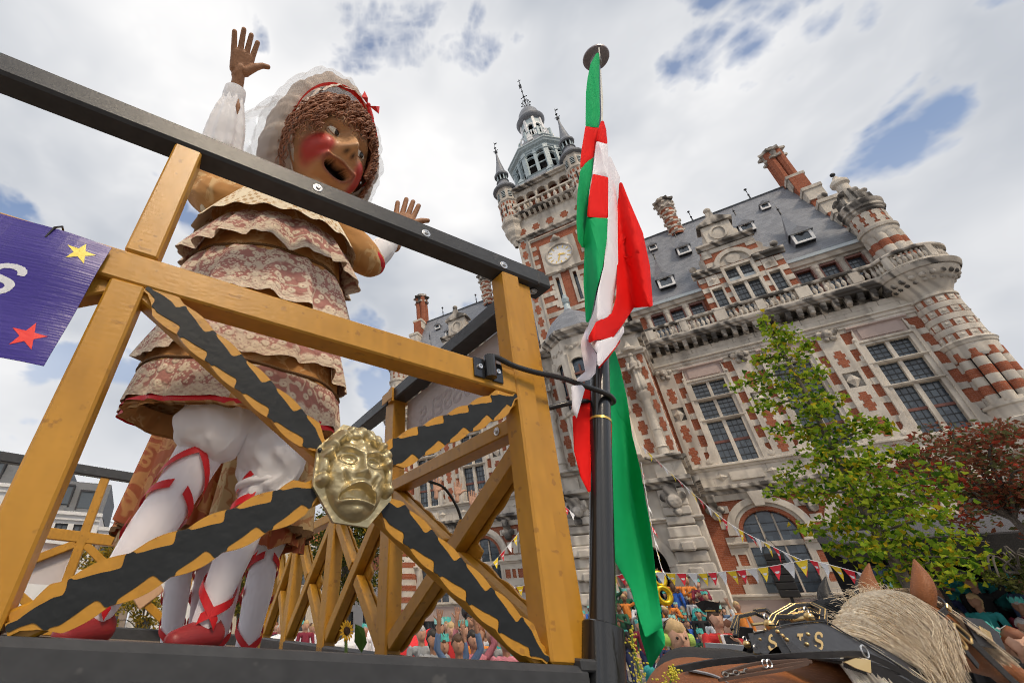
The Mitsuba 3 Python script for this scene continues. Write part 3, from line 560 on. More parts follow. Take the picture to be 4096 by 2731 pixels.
H('portal_archivolt', cat([face(Polygon(arc(AX, 3.6, 1.42, 0, PI, 20) + arc(AX, 3.6, 1.05, PI, 0, 20)), PV - .1, PV + .12), bx(AX - .2, AX + .2, PV, PV + .5, 4.55, 5.25)]), 'stone')
for s in (-1, 1): H('portal_pier', bx(*sorted((AX + s * 1.05, AX + s * 1.42)), PV - .1, PV + .08, 1.2, 3.6), 'stone')
H('portal_course', prof(x0 - .15, x1 + .15, ledge(PV, 6.6, 6.98, .6)), 'stone_sooty'); H('portal_course', prof(x0 - .1, x1 + .1, ledge(PV, 5.25, 5.42, .3)), 'stone')
H('portal_course', prof(x0 - .1, x1 + .1, ledge(PV, 7.75, 7.98, .42)), 'stone_sooty'); H('portal_course', prof(x0 - .1, x1 + .1, ledge(PV, 13.1, 13.4, .22)), 'stone')
for s in (-1, 1):
    u = AX + s * 2.73
    for z0, z1, d in ((6.6, 6.98, .42), (7.75, 7.98, .26), (13.1, 13.4, .2), (14.0, 14.75, .4)):
        m = prof(0, PV, ledge(0, z0, z1, d)); v = np.asarray(m.vertices)
        H('portal_course', xf(m, [[0, s, 0, u], [1, 0, 0, 0], [0, 0, 1, 0], [0, 0, 0, 1]]), 'stone_sooty' if z0 != 13.1 else 'stone')
    H('relief_panel', face(sbox(AX + s * 1.98 - .3, 7.12, AX + s * 1.98 + .3, 7.6).buffer(.04), PV, PV + .1), 'stone')
H('portal_cornice', cat([prof(x0 - .4, x1 + .4, ledge(PV, 14.3, 14.75, .5)), bx(x0, x1, 0, PV, 14.4, 14.7)]), 'stone_sooty')
# oriel bay with a slate cap
def octo(r, z0, z1, u=AX, v=PV + .45, n=8): return lathe([(r, z0), (r, z1)], n, u, v, PI / 8, PI / 8 + 2 * PI)
H('oriel', octo(1.45, 8.0, 10.4), 'stone'); H('oriel_frieze', octo(1.45, 13.15, 14.2), 'stone')
for k in range(8):
    a = PI / 8 + k * PI / 4; H('oriel_pier', move(bx(-.16, .16, -.2, .2, 10.4, 13.2), AX + 1.38 * math.cos(a), PV + .45 + 1.38 * math.sin(a), 0, a), 'stone')
    b = k * PI / 4; R = 1.45 * math.cos(PI / 8)
    fr = frame([AX + R * math.cos(b), PV + .45 + R * math.sin(b), 0], [-math.sin(b), math.cos(b), 0], [math.cos(b), math.sin(b), 0], [0, 0, 1])
    if math.sin(b) < -.2: continue
    q = sbox(-.48, 10.4, .48, 13.2).difference(archhole(0, .4, 10.45, 12.55))
    w = H('oriel_window', xf(face(q, -.1, .02), fr), 'stone')
    put(w + '__pane', xf(bx(-.42, .42, -.22, -.2, 10.4, 13.0), fr), 'window_glass', M=MB)
    put(w + '__mullion', xf(cat([bx(-.04, .04, -.2, -.08, 10.4, 12.6), bx(-.42, .42, -.2, -.08, 12.1, 12.2), bx(-.42, .42, -.2, -.08, 11.2, 11.28)]), fr), 'window_wood', M=MB)
    if math.sin(b) > -.2:
        for j in range(4): H('relief_scroll', xf(cat([lathe([(.06, 0), (.1, .04), (.03, .06)], 8), ]), fr @ frame([-.36 + .24 * j, .02, 13.55 + .12 * (j % 2)], [1, 0, 0], [0, 0, 1], [0, 1, 0])), 'stone')
H('oriel_cornice', lathe([(1.4, 14.1), (1.6, 14.2), (1.62, 14.3), (1.82, 14.42), (1.84, 14.58), (1.6, 14.66)], 8, AX, PV + .45, PI / 8, PI / 8 + 2 * PI), 'stone_sooty')
H('oriel_cornice', lathe([(1.4, 10.2), (1.56, 10.25), (1.6, 10.4), (1.4, 10.45)], 8, AX, PV + .45, PI / 8, PI / 8 + 2 * PI), 'stone')
H('oriel_corbel', lathe([(.3, 6.9), (.9, 7.3), (1.2, 7.8), (1.5, 7.95), (1.5, 8.05)], 8, AX, PV + .45, PI / 8, PI / 8 + 2 * PI), 'stone')
H('oriel_roof', lathe([(1.72, 14.6), (1.6, 14.75), (1.35, 15.3), (1.02, 15.85), (.6, 16.2), (.32, 16.4), (.2, 16.6)], 8, AX, PV + .45, PI / 8, PI / 8 + 2 * PI), 'slate')
H('oriel_finial', lathe([(.3, 16.35), (.2, 16.6), (.15, 17.0), (.22, 17.05), (.12, 17.12), (.2, 17.25), (.21, 17.38), (.1, 17.48), (.12, 17.6), (0, 17.72)], 10, AX, PV + .45), 'pale_metal', smooth=40)

# ---- shaft of the tower
TV = 0.5; t0, t1 = AX - 2.45, AX + 2.45
H('tower_shaft', cat([face(sbox(t0, 14.5, t1, 28.0).difference(unary_union([sbox(AX + s * .55 - .12, 18.9, AX + s * .55 + .12, 21.15) for s in (-1, 1)])), TV - .4, TV), bx(t0, t1, TV - 5.3, TV - .5, 14.5, 30.2)]), 'brick')
for s in (-1, 1):
    sl = H('slit_window', cat([face(sbox(AX + s * .55 - .27, 18.75, AX + s * .55 + .27, 21.4).difference(sbox(AX + s * .55 - .11, 18.9, AX + s * .55 + .11, 21.15)), TV - .3, TV + .06)]), 'stone')
    put(sl + '__pane', bx(AX + s * .55 - .13, AX + s * .55 + .13, TV - .35, TV - .3, 18.8, 21.2), 'window_glass', M=MB)
    for z in (18.9, 19.6, 20.3):
        piece('stripe_stone', bx(*sorted((AX + s * .8, AX + s * .98)), TV - .02, TV + .05, z, z + .3), 'stone')
    for z in np.arange(15.0, 25.2, .82):
        a, b = sorted((AX + s * 1.75, AX + s * 1.35)); piece('stripe_stone', bx(a, b, TV - .02, TV + .04, z, z + .34), 'stone')
        if z < 18.6: piece('stripe_stone', bx(AX + min(0, s * 1.35), AX + max(0, s * 1.35), TV - .02, TV + .04, z, z + .34), 'stone')
        elif z < 21: piece('stripe_stone', bx(*sorted((AX + s * .8, AX + s * 1.36)), TV - .02, TV + .04, z, z + .34), 'stone')
    # corner strips with brick inserts, inner frame mould
    piece('corner_strip', bx(*sorted((AX + s * 1.75, AX + s * 2.5)), TV - .05, TV + .1, 14.5, 25.3), 'stone')
    for z in np.arange(15.0, 24.6, .95): piece('brick_insert', toothed(AX + s * 2.16 - .2, AX + s * 2.16 + .2, z, z + .7, TV + .1, 1, .08, .012), 'brick')
    piece('corner_strip', bx(*sorted((AX + s * 1.68, AX + s * 1.78)), TV, TV + .16, 14.5, 24.9), 'stone')
    for z in np.arange(15.0, 27.0, .95):
        for a in (-1.0, -2.6, -4.2): piece('stripe_stone', bx(*sorted((AX + s * 2.45, AX + s * 2.5)), TV + a - .6, TV + a + .6, z, z + .34), 'stone')
H('tower_course', prof(AX - 1.78, AX + 1.78, ledge(TV, 24.8, 25.0, .16)), 'stone'); H('tower_course', prof(t0 - .1, t1 + .1, ledge(TV, 25.2, 25.5, .28)), 'stone_sooty')
H('tower_course', prof(AX - 1.7, AX + 1.7, ledge(TV, 21.45, 21.62, .2)), 'stone')
H('tower_band', bx(t0, t1, TV - .05, TV + .05, 25.5, 27.4), 'stone')
for k in range(5): piece('brick_insert', toothed(AX - 2.0 + k * 1.0 - .28, AX - 2.0 + k * 1.0 + .28, 25.85, 26.4, TV + .05, 1, .1, .012), 'brick')
# clock
CZ = 22.88
ck = H('clock', cat([face(sbox(AX - 1.15, CZ - 1.25, AX + 1.15, CZ + 1.25).difference(Point(AX, CZ).buffer(.82, 24)), TV - .02, TV + .14), xf(lathe([(.79, 0), (.8, .08), (.86, .1), (.92, .06), (.92, 0)], 40), frame([AX, TV + .1, CZ], [1, 0, 0], [0, 0, 1], [0, 1, 0]))]), 'stone', smooth=30)
put(ck + '__dial', face(Point(AX, CZ).buffer(.81, 24), TV, TV + .05), 'white_paint', M=MB)
for k in range(12):
    a = k * PI / 6; q = bx(-.028, .028, TV + .052, TV + .07, .52, .74)
    put(ck + '__numeral', xf(q, frame([AX, 0, CZ], [math.cos(a), 0, -math.sin(a)], [0, 1, 0], [math.sin(a), 0, math.cos(a)])), 'gold_leaf', M=MB)
for a, L, w in ((2 * PI * 17.6 / 60, .42, .06), (2 * PI * 33 / 60, .6, .045)):
    q = ext(Polygon([(-w * .5, -.12), (w * .5, -.12), (w, L * .6), (0, L), (-w, L * .6)]), TV + .075, TV + .09)
    put(ck + '__hand', xf(q, frame([AX, 0, CZ], [math.cos(a), 0, -math.sin(a)], [math.sin(a), 0, math.cos(a)], [0, 1, 0])), 'gold_leaf', M=MB)
put(ck + '__crest', cat([ball(AX, TV + .2, CZ + 1.4, .2, 2), ball(AX - .2, TV + .15, CZ + 1.32, .14), ball(AX + .2, TV + .15, CZ + 1.32, .14), ball(AX, TV + .2, CZ + 1.62, .1)]), 'stone', M=MB, smooth=40)
put(ck + '__apron', cat([bx(AX - .5, AX + .5, TV + .1, TV + .2, CZ - 1.4, CZ - 1.22), ball(AX, TV + .16, CZ - 1.4, .16), ball(AX - .45, TV + .14, CZ - 1.36, .12), ball(AX + .45, TV + .14, CZ - 1.36, .12)]), 'stone', M=MB)
# gallery
for k in range(13):
    u = t0 + .15 + k * (t1 - t0 - .3) / 12; piece('gallery_bracket', prof(u - .09, u + .09, [(TV, 27.15), (TV + .2, 27.2), (TV + .45, 27.4), (TV + .45, 27.55), (TV, 27.55)]), 'stone')
H('gallery_floor', cat([prof(t0 - .1, t1 + .1, [(TV - .4, 27.5), (TV + .5, 27.5), (TV + .58, 27.6), (TV + .58, 27.68), (TV - .4, 27.68)])]), 'stone_sooty')
H('gallery_rail', prof(t0, t1, [(TV + .32, 28.38), (TV + .54, 28.38), (TV + .54, 28.52), (TV + .32, 28.52)]), 'stone')
BB = lathe([(.1, 0), (.06, .08), (.14, .3), (.12, .42), (.05, .55), (.1, .66), (.1, .7)], 8)
for k in range(11): piece('gallery_baluster', move(BB, t0 + .25 + k * .44, TV + .43, 27.68), 'stone', smooth=True)
gal = sbox(t0, 27.6, t1, 30.2)
for k in range(5): gal = gal.difference(archhole(AX + (k - 2) * .82, .31, 27.7, 29.35))
H('gallery_arcade', face(gal, TV - .3, TV + .1), 'stone')
H('gallery_back', bx(t0, t1, TV - 1.5, TV - .5, 27.6, 30.2), 'brick')
for k in range(6): piece('gallery_column', lathe([(.12, 27.7), (.12, 28.5), (.1, 28.6), (.08, 29.1), (.13, 29.2), (.13, 29.3)], 10, AX + (k - 2.5) * .82, TV + .14), 'stone', smooth=40)
H('tower_eaves', prof(t0 - .05, t1 + .05, ledge(TV + .1, 30.1, 30.4, .35)), 'stone_sooty')
cu, cv = AX, TV - 2.6
H('tower_roof', TM([[t0 - .1, TV + .42, 30.38], [t1 + .1, TV + .42, 30.38], [t1 + .1, TV - 5.6, 30.38], [t0 - .1, TV - 5.6, 30.38], [t0 + .6, TV - .35, 31.5], [t1 - .6, TV - .35, 31.5], [t1 - .6, TV - 4.9, 31.5], [t0 + .6, TV - 4.9, 31.5]], [[0, 1, 5], [0, 5, 4], [1, 2, 6], [1, 6, 5], [2, 3, 7], [2, 7, 6], [3, 0, 4], [3, 4, 7]]), 'slate')
for u in (AX - 1.2, AX + 1.0): H('tower_lucarne', cat([bx(u - .22, u + .22, TV - .2, TV + .22, 30.45, 30.85), TM([[u - .3, TV + .26, 30.85], [u + .3, TV + .26, 30.85], [u, TV + .26, 31.25], [u, TV - .6, 31.25]], [[0, 1, 2], [0, 2, 3], [1, 3, 2]])]), 'pale_metal')
# corner turrets of the tower
for sx in (-1, 1):
    for vv in (TV, TV - 5.2):
        u = AX + sx * 2.62
        t = H('tower_turret', lathe([(.15, 25.0), (.25, 25.3), (.3, 25.55), (.42, 25.7), (.45, 25.9), (.62, 26.2), (.66, 26.4), (.62, 26.5), (.64, 26.9), (.78, 27.1), (.8, 27.3), (.7, 27.4), (.68, 27.5), (.68, 29.3), (.76, 29.4), (.76, 29.5), (.68, 29.55), (.68, 30.9)], 8, u, vv, PI / 8, PI / 8 + 2 * PI), 'stone')
        for k in range(8):
            b = k * PI / 4; R = .68 * math.cos(PI / 8) + .003
            fr = frame([u + R * math.cos(b), vv + R * math.sin(b), 0], [-math.sin(b), math.cos(b), 0], [math.cos(b), math.sin(b), 0], [0, 0, 1])
            put(t + '__louvre', xf(cat([face(archhole(0, .14, 29.75, 30.35), 0, .01)]), fr), 'gloom', M=MB)
            put(t + '__slats', xf(cat([bx(-.14, .14, .0, .04, z, z + .05) for z in (29.85, 30.02, 30.19, 30.36)]), fr), 'pale_metal', M=MB)
            for z in (27.75, 28.35, 28.95):
                for q in (-1, 1): put(t + '__brick_insert', xf(bx(*sorted((q * .08, q * .22)), 0, .012, z, z + .3), fr), 'brick', M=MB)
            put(t + '__slot', xf(bx(-.05, .05, 0, .014, 28.0, 28.9), fr), 'gloom', M=MB)
        put(t + '__roof', lathe([(.66, 30.85), (.9, 30.88), (.93, 31.0), (.85, 31.15), (.6, 31.5), (.45, 31.75), (.42, 31.95), (.5, 32.0), (.42, 32.1)], 16, u, vv), 'slate', M=MB, smooth=40)
        put(t + '__lantern', cat([lathe([(.05, 32.0), (.05, 32.75)], 6, u + .36 * math.cos(a), vv + .36 * math.sin(a)) for a in np.arange(8) * PI / 4]), 'pale_metal', M=MB)
        put(t + '__lantern_core', lathe([(.26, 32.0), (.26, 32.75)], 8, u, vv), 'gloom', M=MB)
        put(t + '__spire', lathe([(.38, 32.7), (.55, 32.72), (.58, 32.85), (.48, 33.0), (.38, 33.3), (.2, 34.4), (.1, 35.2), (.06, 35.8)], 12, u, vv), 'slate', M=MB, smooth=40)
        put(t + '__finial', cat([lathe([(.06, 35.7), (.14, 35.9), (.05, 36.05), (.03, 36.4), (.1, 36.5), (.02, 36.65), (.015, 37.3)], 8, u, vv), bx(u - .2, u + .2, vv - .02, vv + .02, 36.1, 36.16), bx(u - .02, u + .02, vv - .2, vv + .2, 36.3, 36.36), bx(u, u + .22, vv - .01, vv + .01, 36.95, 37.1)]), 'dark_metal', M=MB)
# belfry
cu += .2
def oct8(prof_, r0=PI / 8): return lathe(prof_, 8, cu, cv, r0, r0 + 2 * PI)
sc_ = 1 / math.cos(PI / 8)
H('belfry_base', oct8([(2.2 * sc_, 31.0), (2.2 * sc_, 31.7), (2.3 * sc_, 31.75), (2.15 * sc_, 31.9)]), 'pale_metal')
H('belfry_core', oct8([(1.3, 31.5), (1.3, 35)]), 'gloom')
for k in range(8):
    b = k * PI / 4; R = 2.1
    fr = frame([cu + R * math.cos(b), cv + R * math.sin(b), 0], [-math.sin(b), math.cos(b), 0], [math.cos(b), math.sin(b), 0], [0, 0, 1])
    q = sbox(-.87, 31.8, .87, 34.6)
    for c in (-.42, .42): q = q.difference(archhole(c, .3, 31.95, 33.5)).difference(archhole(c, .3, 33.85, 34.05))
    w = H('belfry_face', xf(face(q, -.18, 0), fr), 'pale_metal')
    put(w + '__cross_bar', xf(cat([bx(c - .3, c + .3, -.14, -.06, 32.85, 32.95) for c in (-.42, .42)]), fr), 'pale_metal', M=MB)
    a = b + PI / 8; x, y = cu + 2.1 * sc_ * math.cos(a), cv + 2.1 * sc_ * math.sin(a)
    H('belfry_pilaster', cat([move(bx(-.12, .14, -.17, .17, 31.7, 34.5), x, y, 0, a), move(bx(-.12, .2, -.22, .22, 34.0, 34.1), x, y, 0, a)]), 'pale_metal')
    H('belfry_pilaster', xf(cat([bx(-.1, .1, -.05, .1, 31.8, 34.5), bx(-.14, .14, -.05, .14, 34.0, 34.1)]), fr), 'pale_metal')
    if k % 2 == 0 or True:
        bell = lathe([(.0, 33.2), (.1, 33.2), (.14, 33.05), (.2, 32.85), (.26, 32.75)], 10, cu + 1.6 * math.cos(b), cv + 1.6 * math.sin(b)); H('bell', bell, 'dark_metal', smooth=40)
H('belfry_cornice', oct8([(2.1, 34.45), (2.35, 34.5), (2.35, 34.7), (2.6, 34.8), (2.66, 34.95), (2.75, 35.0), (2.75, 35.1), (2.5, 35.2)]), 'pale_metal')
H('belfry_roof', oct8([(2.62, 35.12), (2.1, 35.6), (1.75, 36.2), (1.5, 36.9), (1.35, 37.3)]), 'slate')
H('belfry_lucarne', cat([bx(cu - .2, cu + .2, cv + 1.6, cv + 2.1, 35.9, 36.2), TM([[cu - .28, cv + 2.12, 36.2], [cu + .28, cv + 2.12, 36.2], [cu, cv + 2.12, 36.7], [cu, cv + 1.2, 36.7]], [[0, 1, 2], [0, 2, 3], [1, 3, 2]])]), 'white_paint')
cu += .15
H('lantern_balcony', cat([oct8([(.9, 36.75), (1.35, 37.0), (1.5, 37.1), (1.5, 37.2), (.8, 37.22)]), oct8([(1.4, 37.85), (1.5, 37.85), (1.5, 37.95), (1.4, 37.95), (1.4, 37.85)])]), 'pale_metal')
for k in range(40):
    a = k * PI / 20; d = 1.45 * math.cos(PI / 8) / math.cos((a + PI / 8 + PI / 8) % (PI / 4) - PI / 8)
    piece('balcony_rod', lathe([(.05, 37.2), (.03, 37.4), (.06, 37.6), (.04, 37.86)], 5, cu + d * math.cos(a), cv + d * math.sin(a)), 'white_paint')
for k in range(8):
    a = PI / 8 + k * PI / 4; piece('balcony_post', move(bx(-.09, .09, -.09, .09, 36.8, 38.0), cu + 1.45 * math.cos(a), cv + 1.45 * math.sin(a), 0, a), 'pale_metal')
    b = k * PI / 4; R = .92 * math.cos(PI / 8)
    fr = frame([cu + R * math.cos(b), cv + R * math.sin(b), 0], [-math.sin(b), math.cos(b), 0], [math.cos(b), math.sin(b), 0], [0, 0, 1])
    H('lantern_face', xf(face(sbox(-.37, 37.2, .37, 40.3).difference(archhole(0, .18, 37.6, 39.2)), -.08, 0), fr), 'pale_metal')
    H('lantern_pilaster', move(bx(-.08, .08, -.1, .1, 37.2, 40.2), cu + .92 * math.cos(a), cv + .92 * math.sin(a), 0, a), 'white_paint')
    H('lantern_arch', xf(face(Polygon(arc(0, 39.2, .32, 0, PI, 12) + arc(0, 39.2, .2, PI, 0, 12)), 0, .05), fr), 'white_paint')
H('lantern_core', oct8([(.5, 37.2), (.5, 40)]), 'gloom')
H('dome', lathe([(.8, 40.15), (1.05, 40.3), (1.2, 40.5), (1.24, 40.7), (1.14, 40.85), (1.0, 41.0), (.95, 41.4), (.85, 41.9), (.62, 42.4), (.3, 42.75), (.12, 42.95), (.1, 43.2)], 24, cu, cv), 'slate', smooth=40)
cu += .1
cage = [tube([[cu, cv, 43.0], [cu + .35 * math.cos(a), cv + .35 * math.sin(a), 43.5], [cu + .3 * math.cos(a), cv + .3 * math.sin(a), 43.95], [cu, cv, 44.3]], .025, 4) for a in np.arange(8) * PI / 4]
cage += [ball(cu + .4 * math.cos(a), cv + .4 * math.sin(a), 43.55, .07) for a in np.arange(8) * PI / 4] + [ball(cu + .25 * math.cos(a), cv + .25 * math.sin(a), 44.7, .05) for a in np.arange(4) * PI / 2]
cage += [lathe([(.05, 43), (.04, 44.6), (.12, 44.75), (.04, 44.9), (.035, 45.6), (.1, 45.7), (.03, 45.85), (.025, 46.6), (.05, 46.7), (.02, 47.8)], 6, cu, cv), bx(cu - .3, cu + .3, cv - .02, cv + .02, 44.68, 44.74), bx(cu - .15, cu + .08, cv - .03, cv + .03, 46.3, 46.9), bx(cu - .15, cu + .15, cv - .02, cv + .02, 47.5, 47.56)]
H('weathervane', cat(cage), 'dark_metal')
# entrance steps
for k in range(8): H('step', bx(AX - 4.5 + .1 * k, AX + 4.5 - .1 * k, PV - .5, PV + 4.6 - .45 * k, .18 * k, .18 * (k + 1)), 'stone')
for (name, m), ms in _rest.items(): put('town_hall__' + name + '_rest', cat(ms), m, kind='stuff')
# ------------------------------------------------------------------ parade float (own frame: a along its side, b inwards, c up; 1 unit = 0.789 m)
KF = 1.5 / 1.9
_fm = np.array([[0.90595078, -0.41920265, 0.05934921], [0.41859022, 0.90788386, 0.02300258], [-0.06352493, 0.00400379, 0.99797222]])
_p0 = EYE + (np.array([0.60073748, 1.80253002, 1.65838066]) - EYE) * KF
MF = np.eye(4); MF[:3, :3] = _fm * KF; MF[:3, 3] = _p0
MFi = np.linalg.inv(MF)
def fl(x, y, b=0.0):
    """float coordinates of the point on overview pixel (x, y) at depth b inside the float"""
    d = ray(x, y); n = _fm[:, 1]; t = (np.dot(n, _p0 - EYE) + b * KF) / np.dot(n, d); return MFi[:3, :3] @ (EYE + t * d) + MFi[:3, 3]
def _ochre(p, n, uv):
    g = fb(p.x * 9 + p.z * 3, p.y * 9, p.z * 5, 4); s = nz(p.x * 60, p.y * 60, p.z * 14)
    c = mix((.40, .185, .016), (.50, .25, .028), g)
    w = smoothstep(.70, .78, fb(p.x * 38, p.y * 38, p.z * 38, 3)) * .45
    return mix(c * (.92 + .16 * s), (.22, .09, .02), w)
pmat('ochre_paint', _ochre, roughness=.38, specular=.45, bump=lambda p, n, uv: nz(p.x * 45, p.y * 45, p.z * 160) * .7 + nz(p.x * 180, p.y * 180, p.z * 180) * .3, scale=.00035, eps=2e-3)
def _blackp(p, n, uv):
    g = fb(p.x * 30, p.y * 30, p.z * 30, 4); s = smoothstep(.70, .80, fb(p.x * 14 + 7, p.y * 14, p.z * 22, 4))
    return mix(mix((.03, .032, .036), (.055, .058, .064), g), (.11, .11, .11), s * .5)
pmat('black_paint', _blackp, roughness=.42, specular=.4, bump=lambda p, n, uv: nz(p.x * 130, p.y * 130, p.z * 130), scale=.0002, eps=1e-3)
def _blackw(p, n, uv):
    g = fb(p.x * 25, p.y * 25, p.z * 25, 4)
    return mix((.010, .012, .014), (.022, .026, .030), g)
pmat('black_wave_paint', _blackw, roughness=.55, specular=.25, bump=lambda p, n, uv: fb(p.x * 70, p.y * 70, p.z * 70, 3), scale=.0012, eps=1.5e-3)
mat('bare_wood', base_color=(.55, .34, .2), roughness=.6)
mat('steel', base_color=(.62, .63, .64), roughness=.28, metallic=.9)
mat('black_rubber', base_color=(.013, .013, .014), roughness=.3, specular=.6)
mat('black_enamel', base_color=(.009, .01, .012), roughness=.16, specular=.6, clearcoat=.6)

mat('deck_wood', base_color=(.10, .075, .055), roughness=.7)
info('parade_float', 'ochre and black timber parade float with cross braced railing on its deck', 'parade float')
def FP(part, mesh, m, smooth=False, **k): return put('parade_float__' + part, mesh, m, smooth, M=MF, **k)
def beam(p, q, w, d, ch=.006, up=(0, 1, 0)):
    """square timber from p to q, w across, d along the float's depth axis"""
    p, q = np.asarray(p, float), np.asarray(q, float); x = q - p; L = np.linalg.norm(x); x /= L
    y = np.asarray(up, float); y = y - x * np.dot(x, y); y /= np.linalg.norm(y); z = np.cross(x, y)
    return xf(cbx(0, L, 0, d, -w / 2, w / 2, ch), frame(p, x, y, z))
def bolt(a, c, b=0, r=.012, ax=(0, -1, 0), key='bolt'):
    z = np.asarray(ax, float); x = np.cross(z, [0, 0, 1.0]) if abs(z[2]) < .9 else np.array([1.0, 0, 0]); x /= np.linalg.norm(x); y = np.cross(z, x)
    m = cat([lathe([(r * 1.9, 0), (r * 1.9, .0025), (r * 1.7, .0035), (0, .0036)], 16), lathe([(r, .003), (r, .008), (r * .8, .011), (r * .35, .011), (r * .35, .006), (0, .006)], 12)])
    FP(key, xf(m, frame([a, b, c], x, y, z)), 'steel', smooth=30)

# deck and its black edge beams
FP('edge_beam', cat([cbx(-5, .1, -.03, .09, -.26, -.03, .018)]), 'black_paint')
FP('edge_beam', cbx(.1, .22, -.02, 5.9, -.26, -.07, .015), 'black_paint'); FP('edge_beam', cbx(-5, .1, 5.8, 5.9, -.26, -.07, .015), 'black_paint')
for k in range(24): FP('deck_plank', bx(-5, .1, .095 + k * .238, .095 + (k + 1) * .238 - .006, -.24, -.19), 'deck_wood')
FP('walkway', bx(-5, .09, .092, .8, -.185, -.065), 'deck_wood')
FP('chassis', bx(-4.8, 0, .4, 5.4, -.62, -.262), 'black_paint')
for a in (-3.9, -.9):
    for b in (.25, 5.5):
        w = FP('wheel', xf(lathe([(.1, -.1), (.44, -.1), (.48, -.05), (.48, .05), (.44, .1), (.1, .1)], 28), frame([a, b, -1.42], [1, 0, 0], [0, 0, 1], [0, -1, 0])), 'black_rubber', smooth=30)
        put(w + '__hub', xf(lathe([(0, -.12), (.18, -.12), (.2, .12), (0, .12)], 20), frame([a, b, -1.42], [1, 0, 0], [0, 0, 1], [0, -1, 0])), 'ochre_paint', M=MF)
    FP('axle', cat([bx(a - .06, a + .06, .3, 5.5, -1.48, -1.36), bx(a - .15, a + .15, .8, 1.0, -1.4, -.6), bx(a - .15, a + .15, 4.8, 5.0, -1.4, -.6)]), 'black_paint')

def wavy(p, q, b, h=.047, flip=False, out=-1, per=.125):
    """scalloped ochre board from p to q (a, c) with a raised black wave; out = -1 faces the street"""
    p, q = np.asarray(p, float), np.asarray(q, float); x = q - p; L = np.linalg.norm(x); x /= L
    n = int(round(L / per)); per = L / n; s = np.linspace(0, L, n * 24 + 1); ph = s / per
    sc = lambda t: np.abs(np.sin(PI * t))
    jit = .12 * np.sin(7.1 * np.floor(ph) + p[0] * 31)
    taper = np.clip(np.minimum(s, L - s) / .09, 0.25, 1)
    et = (h + .011 * sc(ph + .1 + .3 * jit)) * taper; eb = -(h + .011 * sc(ph + .6 + .3 * jit)) * taper
    def patch(t):
        f = t - np.floor(t); return np.clip(np.sqrt(np.clip(f / .6, 0, 1)) * np.where(f < .78 + jit, 1, np.sqrt(np.clip((.88 + jit - f) / .10, 0, 1))) * (f > .04), 0, 1)
    bt = et - .031 * patch(ph + .05) * taper; bb = eb + .031 * patch(ph + .52) * taper
    bt = np.where(patch(ph + .05) <= .02, et - .0005, bt); bb = np.where(patch(ph + .52) <= .02, eb + .0005, bb)
    M = frame([p[0], b, p[1]], [x[0], 0, x[1]], [-x[1], 0, x[0]], np.cross([x[0], 0, x[1]], [-x[1], 0, x[0]]))
    sg = M[1, 2]   # depth axis direction along b
    lo, hi = (0, .014) if sg * out > 0 else (-.014, 0)
    board = Polygon(list(zip(s, et)) + list(zip(s[::-1], eb[::-1]))).buffer(0)
    k = FP('wavy_board', xf(ext(board, lo, hi), M), 'ochre_paint')
    d = .0022
    wave = Polygon(list(zip(s, bt)) + list(zip(s[::-1], bb[::-1]))).buffer(0).buffer(-.006).buffer(.012).buffer(-.006)
    lo, hi = (.0142, .0142 + d) if sg * out > 0 else (-.0142 - d, -.0142)
    put(k + '__black_wave', xf(ext(wave, lo, hi), M), 'black_wave_paint', M=MF)

# street side: posts, rails, braces
FP('post', cbx(-.035, .07, 0, .1, -.03, 1.645, .008), 'ochre_paint'); FP('post', cbx(.076, .176, .035, .135, -.07, 1.645, .008), 'ochre_paint')
FP('post', cbx(-1.655, -1.55, 0, .1, -.03, .932, .008), 'ochre_paint'); FP('post', cbx(-1.655, -1.55, .0, .1, 1.052, 1.645, .008), 'ochre_paint'); FP('post', cbx(-3.2, -3.1, 0, .1, -.03, 1.645, .008), 'ochre_paint')
FP('mid_rail', cbx(-3.1, -.036, .001, .101, .93, 1.05, .007), 'ochre_paint')
FP('top_rail', cbx(-5, .27, -.004, .105, 1.647, 1.757, .012), 'black_paint'); FP('rail_end', cbx(.2, .285, -.01, .115, 1.642, 1.735, .01), 'black_paint')
for x, y in ((730, 432), (979, 536), (1157, 609)):
    q = fl(x, y, -.004); bolt(q[0], q[2], -.004)
bolt(.21, 1.638, .055, .012, (0, 0, -1))
for x, y in ((260, 240), (745, 565), (806, 592)): pass
C0 = (-.772, .452)
cor = [(-1.548, .93), (-1.54, -.02), (-.045, -.02), (-.04, .925)]
for k, c in enumerate(cor):
    FP('brace', beam([c[0], .022, c[1]], [C0[0] + (c[0] - C0[0]) * .1, .022, C0[1] + (c[1] - C0[1]) * .1], .075, .07), 'ochre_paint')
    d = np.array([C0[0] - c[0], C0[1] - c[1]]); d /= np.linalg.norm(d)
    wavy((c[0], c[1]) if k in (0, 1) else (C0[0] - d[0] * .1, C0[1] - d[1] * .1), (C0[0] - d[0] * .1, C0[1] - d[1] * .1) if k in (0, 1) else (c[0], c[1]), .02)
FP('brace', beam([-1.66, .03, .93], [-2.3, .03, .48], .075, .07), 'ochre_paint'); FP('brace', beam([-3.1, .03, .93], [-2.4, .03, .48], .075, .07), 'ochre_paint')
